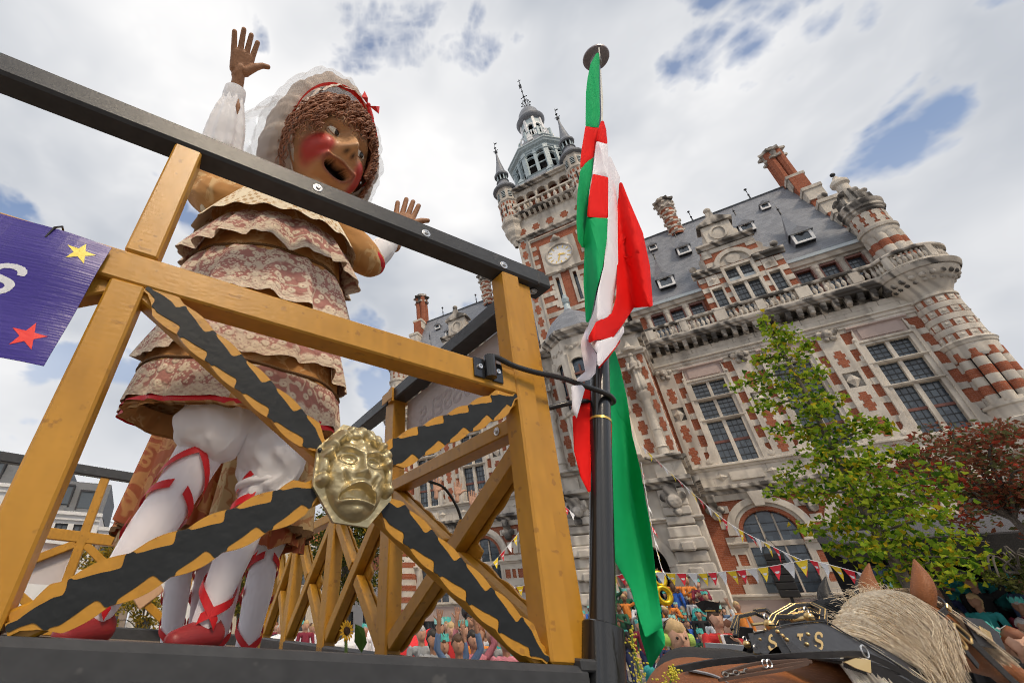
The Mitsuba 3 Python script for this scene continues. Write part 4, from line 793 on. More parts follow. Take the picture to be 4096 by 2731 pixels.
# front end: railing running across the float
A0 = .1
bs = [1.51, 2.62, 3.75, 4.7, 5.75]
for b in bs: FP('post', cbx(A0, A0 + .105, b, b + .15, -.19, 1.65, .008), 'ochre_paint')
FP('top_rail', cbx(A0 - .01, A0 + .11, .14, 1.6, 1.555, 1.66, .01), 'black_paint'); FP('top_rail', cbx(A0 - .01, A0 + .11, 1.61, 5.9, 1.555, 1.66, .01), 'black_paint')
FP('rail_bracket', cat([cbx(A0 - .03, A0 + .12, 1.5, 1.56, 1.54, 1.66, .004), bx(A0 - .035, A0 - .028, 1.48, 1.66, 1.56, 1.64)]), 'ochre_paint')
edges = [.136] + bs
for i in range(5):
    b0 = edges[i] + (.15 if i else 0); b1 = edges[i + 1]
    FP('lower_rail', cbx(A0 + .002, A0 + .1, b0, b1, .86, .94, .006), 'ochre_paint')
    cb = [(b0, .84), (b1, .84), (b0, -.02), (b1, -.02)]
    m = ((b0 + b1) / 2, .4)
    x = [beam([A0 + .01, cb[0][0], cb[0][1]], [A0 + .01, cb[3][0], cb[3][1]], .085, .07, up=(1, 0, 0))]
    FP('brace', x[0], 'ochre_paint')
    for s0, s1 in ((cb[1], m), (m, cb[2])):
        d = np.array([s1[0] - s0[0], s1[1] - s0[1]]); L = np.linalg.norm(d); d /= L
        e0 = 0 if s0 is cb[1] else .07; e1 = L if s1 is cb[2] else L - .07
        FP('brace', beam([A0 + .012, s0[0] + d[0] * e0, s0[1] + d[1] * e0], [A0 + .012, s0[0] + d[0] * e1, s0[1] + d[1] * e1], .085, .07, up=(1, 0, 0)), 'ochre_paint')
    FP('plaque_block', xf(cbx(-.13, .13, 0, .03, -.13, .13, .01), frame([A0 + .085, m[0], m[1]], [0, .7071, .7071], [1, 0, 0], [0, .7071, -.7071])), 'ochre_paint')
    for k, (s0) in enumerate(cb):
        t = np.linspace(.12, 1, 60); ed = .045 + .012 * np.abs(np.sin(t * PI * 5))
        d = np.array([s0[0] - m[0], s0[1] - m[1]]); L = np.linalg.norm(d); d /= L
        q = Polygon(list(zip(t * L, ed)) + list(zip(t[::-1] * L, -ed[::-1])))
        FP('wavy_board', xf(ext(q, 0, .012), frame([A0 + .088, m[0], m[1]], [0, d[0], d[1]], [0, -d[1], d[0]], np.cross([0, d[0], d[1]], [0, -d[1], d[0]])) @ np.diag([1, 1, 1, 1.0])), 'ochre_paint')
for b, c in ((.2, .905), (.33, .9)): bolt(A0, c, b, .011, (-1, 0, 0))
# far side
B5 = 5.75
for a in (-3.6, -2.155, -.8): FP('post', cbx(a, a + .105, B5 - .1, B5, -.19, 1.6, .008), 'ochre_paint')
FP('top_rail', cbx(-5, .1, B5 - .12, B5, 1.57, 1.69, .01), 'black_paint')
FP('mid_rail', cbx(-5, .09, B5 - .098, B5 - .004, .775, .9, .006), 'ochre_paint')
for a0, a1 in ((-2.155, -3.5), (-2.05, -.8)):
    FP('brace', beam([a0, B5 - .09, .76], [a1, B5 - .09, -.05], .09, .07), 'ochre_paint'); FP('brace', beam([a1, B5 - .02, .76], [a0, B5 - .02, -.05], .09, .07), 'ochre_paint')
FP('plaque_block', xf(cbx(-.16, .16, 0, .03, -.16, .16, .01), frame([(-2.05 - .8) / 2 + .2, B5 - .12, .34], [.7071, 0, .7071], [0, 1, 0], [-.7071, 0, .7071])), 'bare_wood')

# gilded mask plaque at the middle of the cross
def mask_relief():
    nx, ny = 190, 216; X, Y = np.meshgrid(np.linspace(-1, 1, nx), np.linspace(-1.12, 1.12, ny)); G = lambda x, y, cx, cy, sx, sy, r=0: np.exp(-((((x - cx) * math.cos(r) + (y - cy) * math.sin(r)) / sx) ** 2 + ((-(x - cx) * math.sin(r) + (y - cy) * math.cos(r)) / sy) ** 2))
    ax_ = np.abs(X)
    e = 1 - (X / .74) ** 2 - ((Y + .06) / (1.0 - .1 * (Y > 0))) ** 2
    h = .48 * np.sqrt(np.clip(e, 0, 1)) * (e > 0)
    face_ = smooth01(e, 0, .25)
    h += face_ * (.19 * G(ax_, Y, .3, .42 , .3, .085, .35) + .10 * G(X, Y, 0, .5, .16, .1))          # frowning brow, inner ends raised
    h -= face_ * (.20 * G(ax_, Y, .31, .2, .2, .12))                                                    # sockets
    h += face_ * (.15 * G(ax_, Y, .32, .18, .13, .075))                                                 # eyeballs
    ring = np.sqrt(((ax_ - .32) / .19) ** 2 + ((Y - .18) / .115) ** 2); h += face_ * .055 * np.exp(-((ring - 1) / .16) ** 2)
    h += face_ * (.20 * G(X, Y, 0, .12, .085, .3) + .17 * G(X, Y, 0, -.1, .12, .11) + .10 * G(ax_, Y, .13, -.13, .07, .06))
    h += face_ * (.08 * G(ax_, Y, .46, -.1, .16, .14) - .1 * G(ax_, Y, .33, -.28, .05, .2, -.5))
    arch = Y - (-.34 - 1.15 * X ** 2); lowc = Y - (-.66 - .30 * X ** 2)
    w = smooth01(.46 - ax_, 0, .1)
    h += face_ * w * .13 * np.exp(-((arch - .02) / .06) ** 2)
    inside = smooth01(-arch, .0, .06) * smooth01(lowc, .0, .06) * w; h -= face_ * .18 * inside
    h += face_ * w * .13 * np.exp(-((lowc + .03) / .055) ** 2)
    h += face_ * .10 * G(X, Y, 0, -.87, .17, .1) + face_ * .03 * G(ax_, Y, .5, -.55, .1, .2)
    for i in range(11):
        a = PI * (.06 + .088 * i); h = np.maximum(h, .40 * np.sqrt(np.clip(1 - ((X - .74 * math.cos(a)) / .2) ** 2 - ((Y - (.14 + .74 * math.sin(a))) / .19) ** 2, 0, 1)) + .05 * np.sin(17 * X + 13 * Y * (1 if i % 2 else -1)) * (np.hypot(X - .74 * math.cos(a), Y - .14 - .74 * math.sin(a)) < .19))
    for i in range(5): h += .09 * G(X, Y, -.5 + .25 * i, .69 + .03 * (i % 2), .1, .07, .8 if i % 2 else -.8)
    for sx in (-1, 1):
        h = np.maximum(h, .36 * np.sqrt(np.clip(1 - ((X - sx * .8) / .15) ** 2 - ((Y + .28) / .17) ** 2, 0, 1)))
        h = np.maximum(h, .28 * np.sqrt(np.clip(1 - ((X - sx * .8) / .12) ** 2 - ((Y - .0) / .3) ** 2, 0, 1)))
    h += .012 * (meshkit.fbm(np.stack([X * 9, Y * 9, 0 * X], -1), 3, 3) - .5)
    octm = np.maximum(np.maximum(ax_ / .97, np.abs(Y) / 1.1), (ax_ / .97 + np.abs(Y) / 1.1) / 1.42)
    keep = octm < 1
    idx = np.arange(nx * ny).reshape(ny, nx); V = np.stack([X.ravel(), -h.ravel() - .02, Y.ravel()], -1)
    f = []
    kq = keep[:-1, :-1] & keep[1:, :-1] & keep[:-1, 1:] & keep[1:, 1:]
    a, b, c, d = idx[:-1, :-1][kq], idx[:-1, 1:][kq], idx[1:, 1:][kq], idx[1:, :-1][kq]
    return TM(V, np.vstack([np.stack([a, b, c], 1), np.stack([a, c, d], 1)]))
def smooth01(x, a, b): t = np.clip((x - a) / (b - a), 0, 1); return t * t * (3 - 2 * t)
def _gold(p, n, uv):
    g = fb(p.x * 40, p.y * 40, p.z * 40, 4); return mix((.50, .415, .235), (.66, .56, .34), g)
pmat('gilt', _gold, metallic=.8, roughness=.40, bump=lambda p, n, uv: fb(p.x * 90, p.y * 90, p.z * 90, 3), scale=.0025, eps=1e-3)
MK = thing('mask_plaque', 'gilded tragic theatre mask on an octagonal plaque at the crossing of the braces', 'mask')
SM = np.diag([.137, .137, .141, 1.0]); SM[:3, 3] = [C0[0] + .001, -.012, C0[1] - .002]
oc = Polygon([(.97 * (1.0 if k % 4 in (0, 3) else .42) * (1 if k in (0, 1, 6, 7) else -1), 0) for k in range(8)]) if 0 else None
pl = [(.98, .43), (.41, 1.11), (-.41, 1.11), (-.98, .43), (-.98, -.43), (-.41, -1.11), (.41, -1.11), (.98, -.43)]
put(MK + '__plate', face(Polygon(pl), -.02, .1), 'gilt', M=MF @ SM)
put(MK + '__face', mask_relief(), 'gilt', M=MF @ SM, smooth=True)
for s in (-1, 1): put(MK + '__screw', ball(s * .93, -.06, .36, .06), 'dark_metal', M=MF @ SM)

# blue banner tied to the mid rail
def _bluef(p, n, uv):
    s = nz(p.x * 30, p.y * 30, p.z * 260); return mix((.028, .016, .20), (.048, .028, .27), s * .7 + .3 * fb(p.x * 6, p.y * 6, p.z * 6))
pmat('blue_vinyl', _bluef, roughness=.38, specular=.45, bump=lambda p, n, uv: nz(p.x * 20, p.y * 20, p.z * 300), scale=.0006, eps=1e-3)
mat('yellow_print', base_color=(.82, .66, .06), roughness=.45); mat('red_print', base_color=(.78, .04, .03), roughness=.45); mat('white_print', base_color=(.66, .68, .72), roughness=.45)
BN = thing('blue_banner', 'blue vinyl banner with white lettering and stars tied to the float rail', 'banner')
bp = [(-1.684, 1.028), (-1.697, .572), (-3.05, .572), (-3.05, 1.032)]
def bmap(m, b=-.02):
    v = np.asarray(m.vertices); ripple = .006 * np.sin(v[:, 0] * 17 + v[:, 1] * 4) + .004 * np.sin(v[:, 1] * 19); return TM(np.stack([v[:, 0], b - v[:, 2] + ripple, v[:, 1]], -1), m.faces[:, ::-1])
sheet = m3.Manifold.extrude(m3.CrossSection([np.array(bp[::-1])[:, :]]), .003).refine_to_length(.03).to_mesh()
def refine(m, L):
    M = m3.Manifold(m3.Mesh(np.asarray(m.vertices, np.float32), np.asarray(m.faces, np.uint32)));
    if M.num_tri() == 0: return m
    q = M.refine_to_length(L).to_mesh(); return TM(q.vert_properties[:, :3], q.tri_verts)
put(BN + '__sheet', bmap(refine(ext(Polygon(bp), 0, .003), .03)), 'blue_vinyl', M=MF)
def star(cx, cy, r, rot): return Polygon([(cx + (r if i % 2 == 0 else r * .39) * math.cos(rot + i * PI / 5), cy + (r if i % 2 == 0 else r * .39) * math.sin(rot + i * PI / 5)) for i in range(10)])
put(BN + '__yellow_star', bmap(ext(star(-1.752, .963, .043, .27), .0034, .0042)), 'yellow_print', M=MF); put(BN + '__red_star', bmap(ext(star(-1.766, .648, .046, .27), .0034, .0042)), 'red_print', M=MF)
tx = text_at('US', .104, .0008); v = np.asarray(tx.vertices); w = v[:, 0].max()
v = v.copy(); v[:, 0] = (v[:, 0] - w) * 1.12 + v[:, 1] * .3
put(BN + '__lettering', bmap(TM(v + [-1.868, .755, .0034], tx.faces)), 'white_print', M=MF)
q0, q1 = fl(105, 548, -.02), fl(138, 524, -.02)
put(BN + '__cable_tie', tube([[q0[0], -.026, q0[2]], [q1[0] - .01, -.03, q1[2] - .012], [q1[0], -.012, 1.054], [q1[0], .05, 1.056]], .0035, 6), 'black_rubber', M=MF)
# pale banner on the front end, seen from behind, and one on the far side
def _pale(p, n, uv): return mix((.50, .46, .46), (.58, .54, .55), fb(p.x * 5, p.y * 5, p.z * 9))
pmat('pale_sheet', _pale, roughness=.6)
WB = thing('white_banner', 'back of a pale banner hanging from the front rail of the float', 'banner')
put(WB + '__sheet', bx(A0 + .112, A0 + .116, .16, 1.5, 1.16, 1.56), 'pale_sheet', M=MF)
mat('ghost_print', base_color=(.44, .40, .41), roughness=.6)
t2 = text_at('BRUSSELS', .13, .0008); v = np.asarray(t2.vertices); v = v - [v[:, 0].max() / 2, 0, 0]
put(WB + '__lettering', TM(np.stack([A0 + .1115 + 0 * v[:, 2] - v[:, 2], .85 + v[:, 0], 1.29 + v[:, 1]], -1), t2.faces), 'ghost_print', M=MF)
WB2 = thing('white_banner', 'pale banner back on the far rail behind the left post', 'banner')
put(WB2 + '__sheet', bx(-3.5, -2.17, B5 + .002, B5 + .006, .3, .74), 'pale_sheet', M=MF)

# flag pole in its socket, hose and bracket
PD = np.array([.27, 0, 1.0]); PB = np.array([.192, 0, 0.0])
def pol(c): return PB + PD * c
FPK = thing('flagpole', 'black enamelled flagpole with a round plate on top standing at the front of the float', 'flagpole')
put(FPK + '__pole', tube([pol(-.06), pol(1), pol(2.5), pol(4), pol(5.5)], [.045, .045, .044, .043, .042], 20), 'black_enamel', smooth=40, M=MF)
def ring(c, r0, r1, h, m, part):
    z = PD / np.linalg.norm(PD); x = np.array([0, 1.0, 0]); y = np.cross(z, x)
    put(FPK + part, xf(lathe([(r0, 0), (r1, 0), (r1, h), (r0, h), (r0, 0)], 24), frame(pol(c), x, y, z)), m, M=MF, smooth=40)
ring(.905, .044, .0475, .012, 'gold_leaf', '__band')
ring(5.25, .04, .055, .18, 'steel', '__neck')
put(FPK + '__top_plate', xf(lathe([(0, 0), (.10, .0), (.128, .012), (.132, .03), (.11, .055), (.06, .075), (0, .08)], 28), frame(pol(5.40), PD / np.linalg.norm(PD), [0, 1, 0], [0, 0, 1]) if 0 else frame(pol(5.40), np.array([0, 1.0, 0]), np.cross(PD / np.linalg.norm(PD), [0, 1.0, 0]), PD / np.linalg.norm(PD))), 'dull_steel', M=MF, smooth=40)
mat('dull_steel', base_color=(.30, .27, .29), roughness=.4, metallic=.6)
z = PD / np.linalg.norm(PD); x = np.array([0, 1.0, 0]); y = np.cross(z, x)
put(FPK + '__socket', xf(cat([lathe([(.05, .105), (.062, .105), (.068, .1), (.068, -.1), (.06, -.105), (.0, -.105)], 24), cbx(-.02, .03, -.12, -.06, -.06, -.03, .006)]), frame(pol(-.01), x, y, z)), 'black_enamel', M=MF, smooth=40)
put(FPK + '__socket_bracket', cat([cbx(.06, .2, -.03, .06, -.045, -.01, .006), cbx(.09, .33, -.05, .1, -.24, -.115, .02)]), 'black_paint', M=MF)
BR = thing('rail_bracket', 'black steel bracket screwed to the mid rail near the flagpole', 'bracket')
bq = fl(1120, 850, 0)
put(BR + '__plate', cat([cbx(bq[0] - .075, bq[0] - .02, -.009, .001, bq[2] - .05, bq[2] + .045, .003), cbx(bq[0] + .02, bq[0] + .075, -.009, .001, bq[2] - .05, bq[2] + .045, .003), tube([[bq[0], -.02, bq[2] - .045], [bq[0], -.02, bq[2] + .06]], .024, 14)]), 'black_enamel', M=MF)
for s in (-1, 1): put(BR + '__bolt', xf(lathe([(.011, 0), (.011, .008), (.006, .008), (.006, .004), (0, .004)], 12), frame([bq[0] + s * .047, -.009, bq[2]], [1, 0, 0], [0, 0, 1], [0, -1, 0])), 'steel', M=MF)
HS = thing('hose', 'black hose looped round the flagpole and the corner post of the float', 'hose')
c = pol(1.03)
put(HS, tube(catmull([[bq[0], -.022, bq[2] + .055], [bq[0] + .03, -.03, bq[2] + .058], *[fl(x, y, b) for x, y, b in ((1180, 840, -.035), (1230, 855, -.045), (1290, 868, -.05), (1330, 882, -.055))], [c[0] - .02, -.06, c[2]], [c[0] + .05, -.03, c[2] - .01], [c[0] + .055, .03, c[2]], [c[0], .058, c[2]], [c[0] - .06, .03, c[2] - .01], [.3, .04, .985], [.2, .1, .955], [.17, .13, .95]], 7), .0125, 10), 'black_rubber', M=MF, smooth=True, raw=True)
hz = [fl(x, y, .9) for x, y in ((985, 1105), (1020, 1120), (1050, 1165), (1063, 1210))]
HS2 = thing('hose', 'thin black hose arching behind the rail above the front cross brace', 'hose')
put(HS2, tube(catmull(hz, 8), .008, 8), 'black_rubber', M=MF, smooth=True, raw=True)
# ------------------------------------------------------------------ costumed figures on the float (float frame)
def vcol(name, **k): scene[name] = {'type': 'twosided', 'bsdf': {'type': 'principled', 'base_color': {'type': 'mesh_attribute', 'name': 'vertex_color'}, **k}}; return name
vcol('face_paint', roughness=.42, specular=.4, clearcoat=.12)
def _skin(p, n, uv): return mix((.30, .145, .075), (.40, .21, .12), fb(p.x * 25, p.y * 25, p.z * 25))
pmat('hand_skin', _skin, roughness=.55, specular=.35, bump=lambda p, n, uv: fb(p.x * 120, p.y * 120, p.z * 120, 3), scale=.0015, eps=1e-3)
def _lace(p, n, uv):
    x, y = uv.x * 26, uv.y * 26
    d, e, c = voronoi(x, y)
    fl_ = smoothstep(.46, .28, d) * smoothstep(.04, .12, d) * smoothstep(.22, .3, c)
    d2, e2, c2 = voronoi(x * 2.6 + 4, y * 2.6)
    dots = smoothstep(.36, .2, d2) * smoothstep(.42, .55, nz(x * .45, y * .45, 3))
    vine = smoothstep(.07, .02, dr.abs(fb(x * .55, y * .55, 9, 3) - .5))
    edge = smoothstep(.055, .035, uv.y + .008 * dr.sin(uv.x * 110)) * (.55 + .45 * smoothstep(-.2, .2, dr.sin(uv.x * 220) * dr.sin(uv.y * 330)))
    m = dr.clip(dr.maximum(dr.maximum(fl_, dots * .9), dr.maximum(vine * .8, edge)), 0, 1)
    return mix(mix((.34, .155, .13), (.44, .22, .19), fb(x * .3, y * .3, 1)), (.64, .55, .43), m)
pmat('lace', _lace, roughness=.85, specular=.15, bump=lambda p, n, uv: smoothstep(.46, .28, voronoi(uv.x * 26, uv.y * 26)[0]) + .5 * fb(uv.x * 60, uv.y * 60, 1.0), scale=.003, eps=2e-3)
def _broc(p, n, uv):
    x, y = uv.x * 14, uv.y * 14
    w = fb(x * .7, y * .7, 4, 3) * 6.3
    sw = smoothstep(.10, .03, dr.abs(fb(x + dr.sin(w) * .8, y + dr.cos(w) * .8, 2, 3) - .5)); wv = smoothstep(.42, .6, nz(x * .8, y * .8, 7))
    return mix(mix((.40, .185, .055), (.52, .27, .10), fb(x * .4, y * .4, 1)), (.62, .42, .21), sw * wv * .85)
pmat('gold_brocade', _broc, roughness=.75, specular=.2, sheen=.3)
def _rust(p, n, uv):
    x, y = uv.x * 12, uv.y * 12; w = fb(x * .7, y * .7, 4, 3) * 6.3
    sw = smoothstep(.12, .03, dr.abs(fb(x + dr.sin(w) * .8, y + dr.cos(w) * .8, 2, 3) - .5))
    return mix(mix((.33, .06, .015), (.42, .11, .03), fb(x * .4, y * .4, 1)), (.58, .30, .10), sw * .7)
pmat('russet_brocade', _rust, roughness=.6, sheen=.3)
def _cream(p, n, uv):
    x, y = uv.x * 16, uv.y * 16; w = fb(x * .7, y * .7, 4, 3) * 6.3
    sw = smoothstep(.10, .03, dr.abs(fb(x + dr.sin(w) * .8, y + dr.cos(w) * .8, 2, 3) - .5))
    return mix((.56, .40, .20), (.42, .16, .05), sw * .8)
pmat('cream_brocade', _cream, roughness=.6, sheen=.3)
mat('white_cotton', base_color=(.80, .80, .83), roughness=.85, sheen=.3); mat('stocking', base_color=(.80, .78, .84), roughness=.9, sheen=.4)
mat('red_ribbon', base_color=(.58, .012, .018), roughness=.5); mat('red_leather', base_color=(.28, .025, .03), roughness=.45); mat('brown_cord', base_color=(.12, .06, .02), roughness=.8)
mat('dark_leather', base_color=(.015, .015, .017), roughness=.4); mat('red_satin', base_color=(.70, .02, .015), roughness=.4, sheen=.4)
def _croch(p, n, uv):
    x, y = uv.x * 110, uv.y * 110; g = smoothstep(.0, .3, dr.sin(x * 1.6) * dr.sin(y * 1.6)); z = smoothstep(.35, .5, nz(x * .16, y * .16, 2))
    return mix((.64, .55, .40), (.40, .24, .11), g * z * .85)
pmat('crochet', _croch, roughness=.9)
scene['tulle'] = {'type': 'mask', 'opacity': .20, 'bsdf': {'type': 'twosided', 'bsdf': {'type': 'principled', 'base_color': {'type': 'rgb', 'value': [.50, .46, .43]}, 'roughness': .8}}}
mat('bonnet_cloth', base_color=(.60, .52, .45), roughness=.9)
def _hair(p, n, uv): return mix((.17, .06, .03), (.50, .23, .125), nz(p.x * 70, p.y * 70, p.z * 25))
pmat('curly_hair', _hair, roughness=.5, specular=.5)
mat('eye_white', base_color=(.72, .68, .58), roughness=.2); mat('iris', base_color=(.03, .018, .01), roughness=.15); mat('mouth_dark', base_color=(.012, .004, .004), roughness=.6)

def bell(cx, cb, rot, rings, n=160, folds=(), seed=0, noise_=.0):
    """cloth ring: rings = [(c, ra, rb, fold amplitude)], returns mesh and uv (metres round, metres above the lower edge)"""
    th = np.arange(n + 1) / n * 2 * PI; V, UV = [], []
    rng = np.random.RandomState(seed); phs = rng.rand(4) * 6.28; fr = [9, 14, 21, 33]
    f = sum(np.sin(k * th + p + .8 * np.sin(2 * th + p)) * w for k, p, w in zip(fr, phs, (.3, .35, .25, .15)))
    c0 = rings[-1][0]
    for c, ra, rb, am in rings:
        R = 1 + am * f / ra * 1.05
        x, y = ra * R * np.cos(th), rb * R * np.sin(th)
        wob = am * .45 * np.sin(5 * th + phs[1]) + am * .2 * f
        V.append(np.stack([cx + x * math.cos(rot) - y * math.sin(rot), cb + x * math.sin(rot) + y * math.cos(rot), c + wob * (0 if c is rings[0][0] else 1)], -1)); UV.append(np.stack([th * .36, np.full_like(th, (c - c0))], -1))
    m = n + 1; F = []
    for i in range(len(rings) - 1):
        for j in range(n): a = i * m + j; F += [[a, a + m, a + m + 1], [a, a + m + 1, a + 1]]
    return TM(np.vstack(V), F), np.vstack(UV)
def cloth(key, rings, m, cx, cb, rot, seed=0, n=160):
    me, uv = bell(cx, cb, rot, rings, n, seed=seed); return put(key, me, m, True, M=MF, uv=uv)
def helix_band(p, q, r0, r1, w, turns, ph, sgn, t0=0., t1=1., n=60):
    """flat ribbon wound round the tapered leg from p to q"""
    p, q = np.asarray(p, float), np.asarray(q, float); z = q - p; L = np.linalg.norm(z); z /= L; x = np.cross(z, [0, 1.0, 0]); x /= np.linalg.norm(x); y = np.cross(z, x)
    V = []
    for t in np.linspace(t0, t1, n):
        a = ph + sgn * turns * 2 * PI * t; r = r0 + (r1 - r0) * t
        for d, o in ((-w / 2, .0), (w / 2, .0)):
            tt = t + d / L; V.append(p + z * L * tt + (x * math.cos(a) + y * math.sin(a)) * (r + .010))
    F = []
    for i in range(n - 1): F += [[2 * i, 2 * i + 1, 2 * i + 3], [2 * i, 2 * i + 3, 2 * i + 2]]
    return TM(V, F)
IC1 = np.asarray(trimesh.creation.icosphere(1).vertices)
def legs(key, L, shoe=True, ribbons=True, fc=-.062):
    """L: list of (ankle, knee, hip, radii ankle/calf/knee/thigh, toe direction)"""
    for ank, knee, hip, (ra, rc, rk, rt), toe in L:
        ank, knee, hip = (np.asarray(v, float) for v in (ank, knee, hip))
        calf = ank + (knee - ank) * .62
        lg = put(key + '__leg', bones([(ank, ra, calf, rc), (calf, rc, knee, rk), (knee, rk, hip, rt)], .012, 12), 'stocking', True, M=MF)
        if ribbons:
            for s in (-1, 1):
                put(lg + '__ribbon', helix_band(ank, calf, ra, rc, .034, .9, PI / 2 - .6 * s, s), 'red_ribbon', M=MF)
                put(lg + '__ribbon', helix_band(calf, knee, rc, rk, .034, .55, PI / 2 - .6 * s + s * PI, s), 'red_ribbon', M=MF)
                put(lg + '__ribbon', helix_band(knee, hip, rk, rt, .036, .8, PI / 2 - .6 * s + s * PI * 1.64, s, .0, .7), 'red_ribbon', M=MF)
        if shoe:
            t = np.asarray(toe, float); t /= np.linalg.norm(t); sd = np.cross(t, [0, 0, 1.0])
            h = ank - t * .035; b = np.array([0, 0, 1.0])
            pts = lambda P, r, sq=1: np.asarray(P) + IC1 * r
            sh = bones([([h[0], h[1], fc + .05], .045, [h[0] + t[0] * .07, h[1] + t[1] * .07, fc + .04], .042), ([h[0] + t[0] * .07, h[1] + t[1] * .07, fc + .04], .042, [h[0] + t[0] * .135, h[1] + t[1] * .135, fc + .026], .032), ([h[0], h[1], fc + .05], .045, [ank[0], ank[1], fc + .085], .042)], .012, 6)
            v = np.asarray(sh.vertices); v[:, 2] = np.maximum(v[:, 2], fc + .004)
            s_ = put(key + '__shoe', TM(v, sh.faces), 'red_leather', 50, M=MF)
            put(s_ + '__sole', hull(np.vstack([[h[0] + t[0] * d + sd[0] * w, h[1] + t[1] * d + sd[1] * w, z] for d, w in ((-.045, .02), (-.045, -.02), (.0, .045), (0, -.045), (.09, .044), (.09, -.044), (.165, .02), (.165, -.02)) for z in (fc - .008, fc + .006)])), 'dark_leather', M=MF)

def hand(wrist, up, palm, thumbside, L, key, m='hand_skin', spread=.13, curl=.1, fingers=True):
    """open hand as one mesh; up = finger direction, palm = palm normal, thumbside = +-1"""
    up = np.asarray(up, float); up /= np.linalg.norm(up); pn = np.asarray(palm, float); pn -= up * pn.dot(up); pn /= np.linalg.norm(pn); sd = np.cross(up, pn) * thumbside
    P = lambda s, u, n=0: wrist + (sd * s + up * u + pn * n) * L
    seg = [(P(0, -.35), .145 * L, P(0, 0), .13 * L), (P(-.04, 0), .13 * L, P(0, .14), .13 * L)]
    pads = [P(s, u) + IC1 * (r * L) for s, u, r in ((-.19, .46, .075), (.19, .44, .075), (-.13, .1, .10), (.13, .12, .10), (.0, .48, .075))]
    ext_ = [np.vstack(pads)]
    for s, u, ln, an in ((-.195, .47, .36, -1.3), (-.07, .50, .44, -.25), (.06, .49, .41, .45), (.185, .455, .36, 1.15)):
        a = an * spread; d = sd * math.sin(a) + up * math.cos(a)
        p0 = P(s, u - .04); r = .068 * L
        for k, (f, c) in enumerate(((.42, .3), (.32, .8), (.28, 1.2))):
            dd = d * math.cos(curl * c) + pn * math.sin(curl * c); p1 = p0 + dd * ln * f * L * 1.05
            seg.append((p0, r, p1, r * .93)); p0, r = p1, r * .93
    t0 = P(.12, .12, .05); t1 = P(.30, .28, .07); t2 = P(.43, .37, .06); t3 = P(.56, .40, .05)
    seg += [(t0, .105 * L, t1, .082 * L), (t1, .078 * L, t2, .062 * L), (t2, .06 * L, t3, .05 * L)]
    return put(key, bones(seg, .011 * L / .24, 6, extra=ext_), m, True, M=MF)

# ---- front figure: large papier mache head, lace dress
G = thing('person', 'waving performer in an oversized painted head, tulle bonnet and tiered lace dress', 'person')
cx, cb, rot = -1.13, .52, -.22
ring = lambda c, k=1.0, am=.0, d=.0: (c, .36 + .5 * 0 + d, .27 * (1 if 1 else 0) + d * .7, am)
def tier(key, c0, c1, r0, r1, m, am, seed, sub=6):
    rr = [(c0 + (c1 - c0) * t, r0 + (r1 - r0) * t ** .8, (r0 + (r1 - r0) * t ** .8) * .62, am * (.25 + .75 * t)) for t in np.linspace(0, 1, sub)]
    return cloth(G + key, rr, m, cx, cb, rot, seed)
tier('__skirt', 1.75, .70, .345, .425, 'gold_brocade', .016, 1, 10)
tier('__bodice', 2.10, 1.70, .235, .35, 'gold_brocade', .012, 2)
tier('__lace_ruffle', 1.80, 1.555, .335, .455, 'lace', .05, 3, 8)
tier('__lace_ruffle', 1.535, 1.23, .37, .455, 'lace', .05, 4, 8)
tier('__lace_ruffle', 1.16, .945, .40, .455, 'lace', .038, 5, 8)
tier('__lace_panel', .885, .725, .43, .447, 'lace', .022, 6, 6)
tier('__hem', .728, .705, .440, .444, 'red_ribbon', .022, 6, 3)
me, uv = bell(cx, cb, rot, [(.705, .444, .275, .02), (.70, .40, .25, .02), (.78, .38, .23, .02)], 160, seed=6); put(G + '__lining', me, 'gold_brocade', True, M=MF, uv=uv)
for c, r in ((1.54, .372), (1.20, .40), (.893, .432)):
    th = np.linspace(0, 2 * PI, 81); am = .012; P = [[cx + r * math.cos(t) * math.cos(rot) - r * .62 * math.sin(t) * math.sin(rot), cb + r * math.cos(t) * math.sin(rot) + r * .62 * math.sin(t) * math.cos(rot), c + .006 * math.sin(7 * t)] for t in th]
    put(G + '__cord', tube(P, .007, 6, False), 'brown_cord', True, M=MF)
# crochet collar: scalloped cape
th = np.arange(161) / 160 * 2 * PI; V, UV = [], []
for t in np.linspace(0, 1, 7):
    s = .5 + .5 * np.abs(np.sin(th * 9)); r = .17 + (.185 + .02 * s) * t; c = 2.16 - (.36 + .055 * s) * t ** 1.2
    x, y = r * 1.18 * np.cos(th), r * .78 * np.sin(th); V.append(np.stack([cx + x * math.cos(rot) - y * math.sin(rot), cb + x * math.sin(rot) + y * math.cos(rot), c + .008 * np.sin(th * 18)], -1)); UV.append(np.stack([th * .3, 0 * th + t * .28], -1))
F = []
for i in range(6):
    for j in range(160): a = i * 161 + j; F += [[a, a + 161, a + 162], [a, a + 162, a + 1]]
put(G + '__lace_collar', TM(np.vstack(V), F), 'crochet', True, M=MF, uv=np.vstack(UV))
# body under the dress, neck
put(G + '__body', bones([([cx, cb, .8], .17, [cx, cb, 1.5], .19), ([cx, cb, 1.5], .19, [cx, cb, 2.0], .16), ([cx - .2, cb + .02, 1.98], .1, [cx + .2, cb - .03, 1.98], .1), ([cx + .03, cb + .03, 2.0], .09, [cx + .12, cb + .08, 2.3], .08)], .04, 4, sub=IC1), 'gold_brocade', True, M=MF, label='brocade body of the dress')
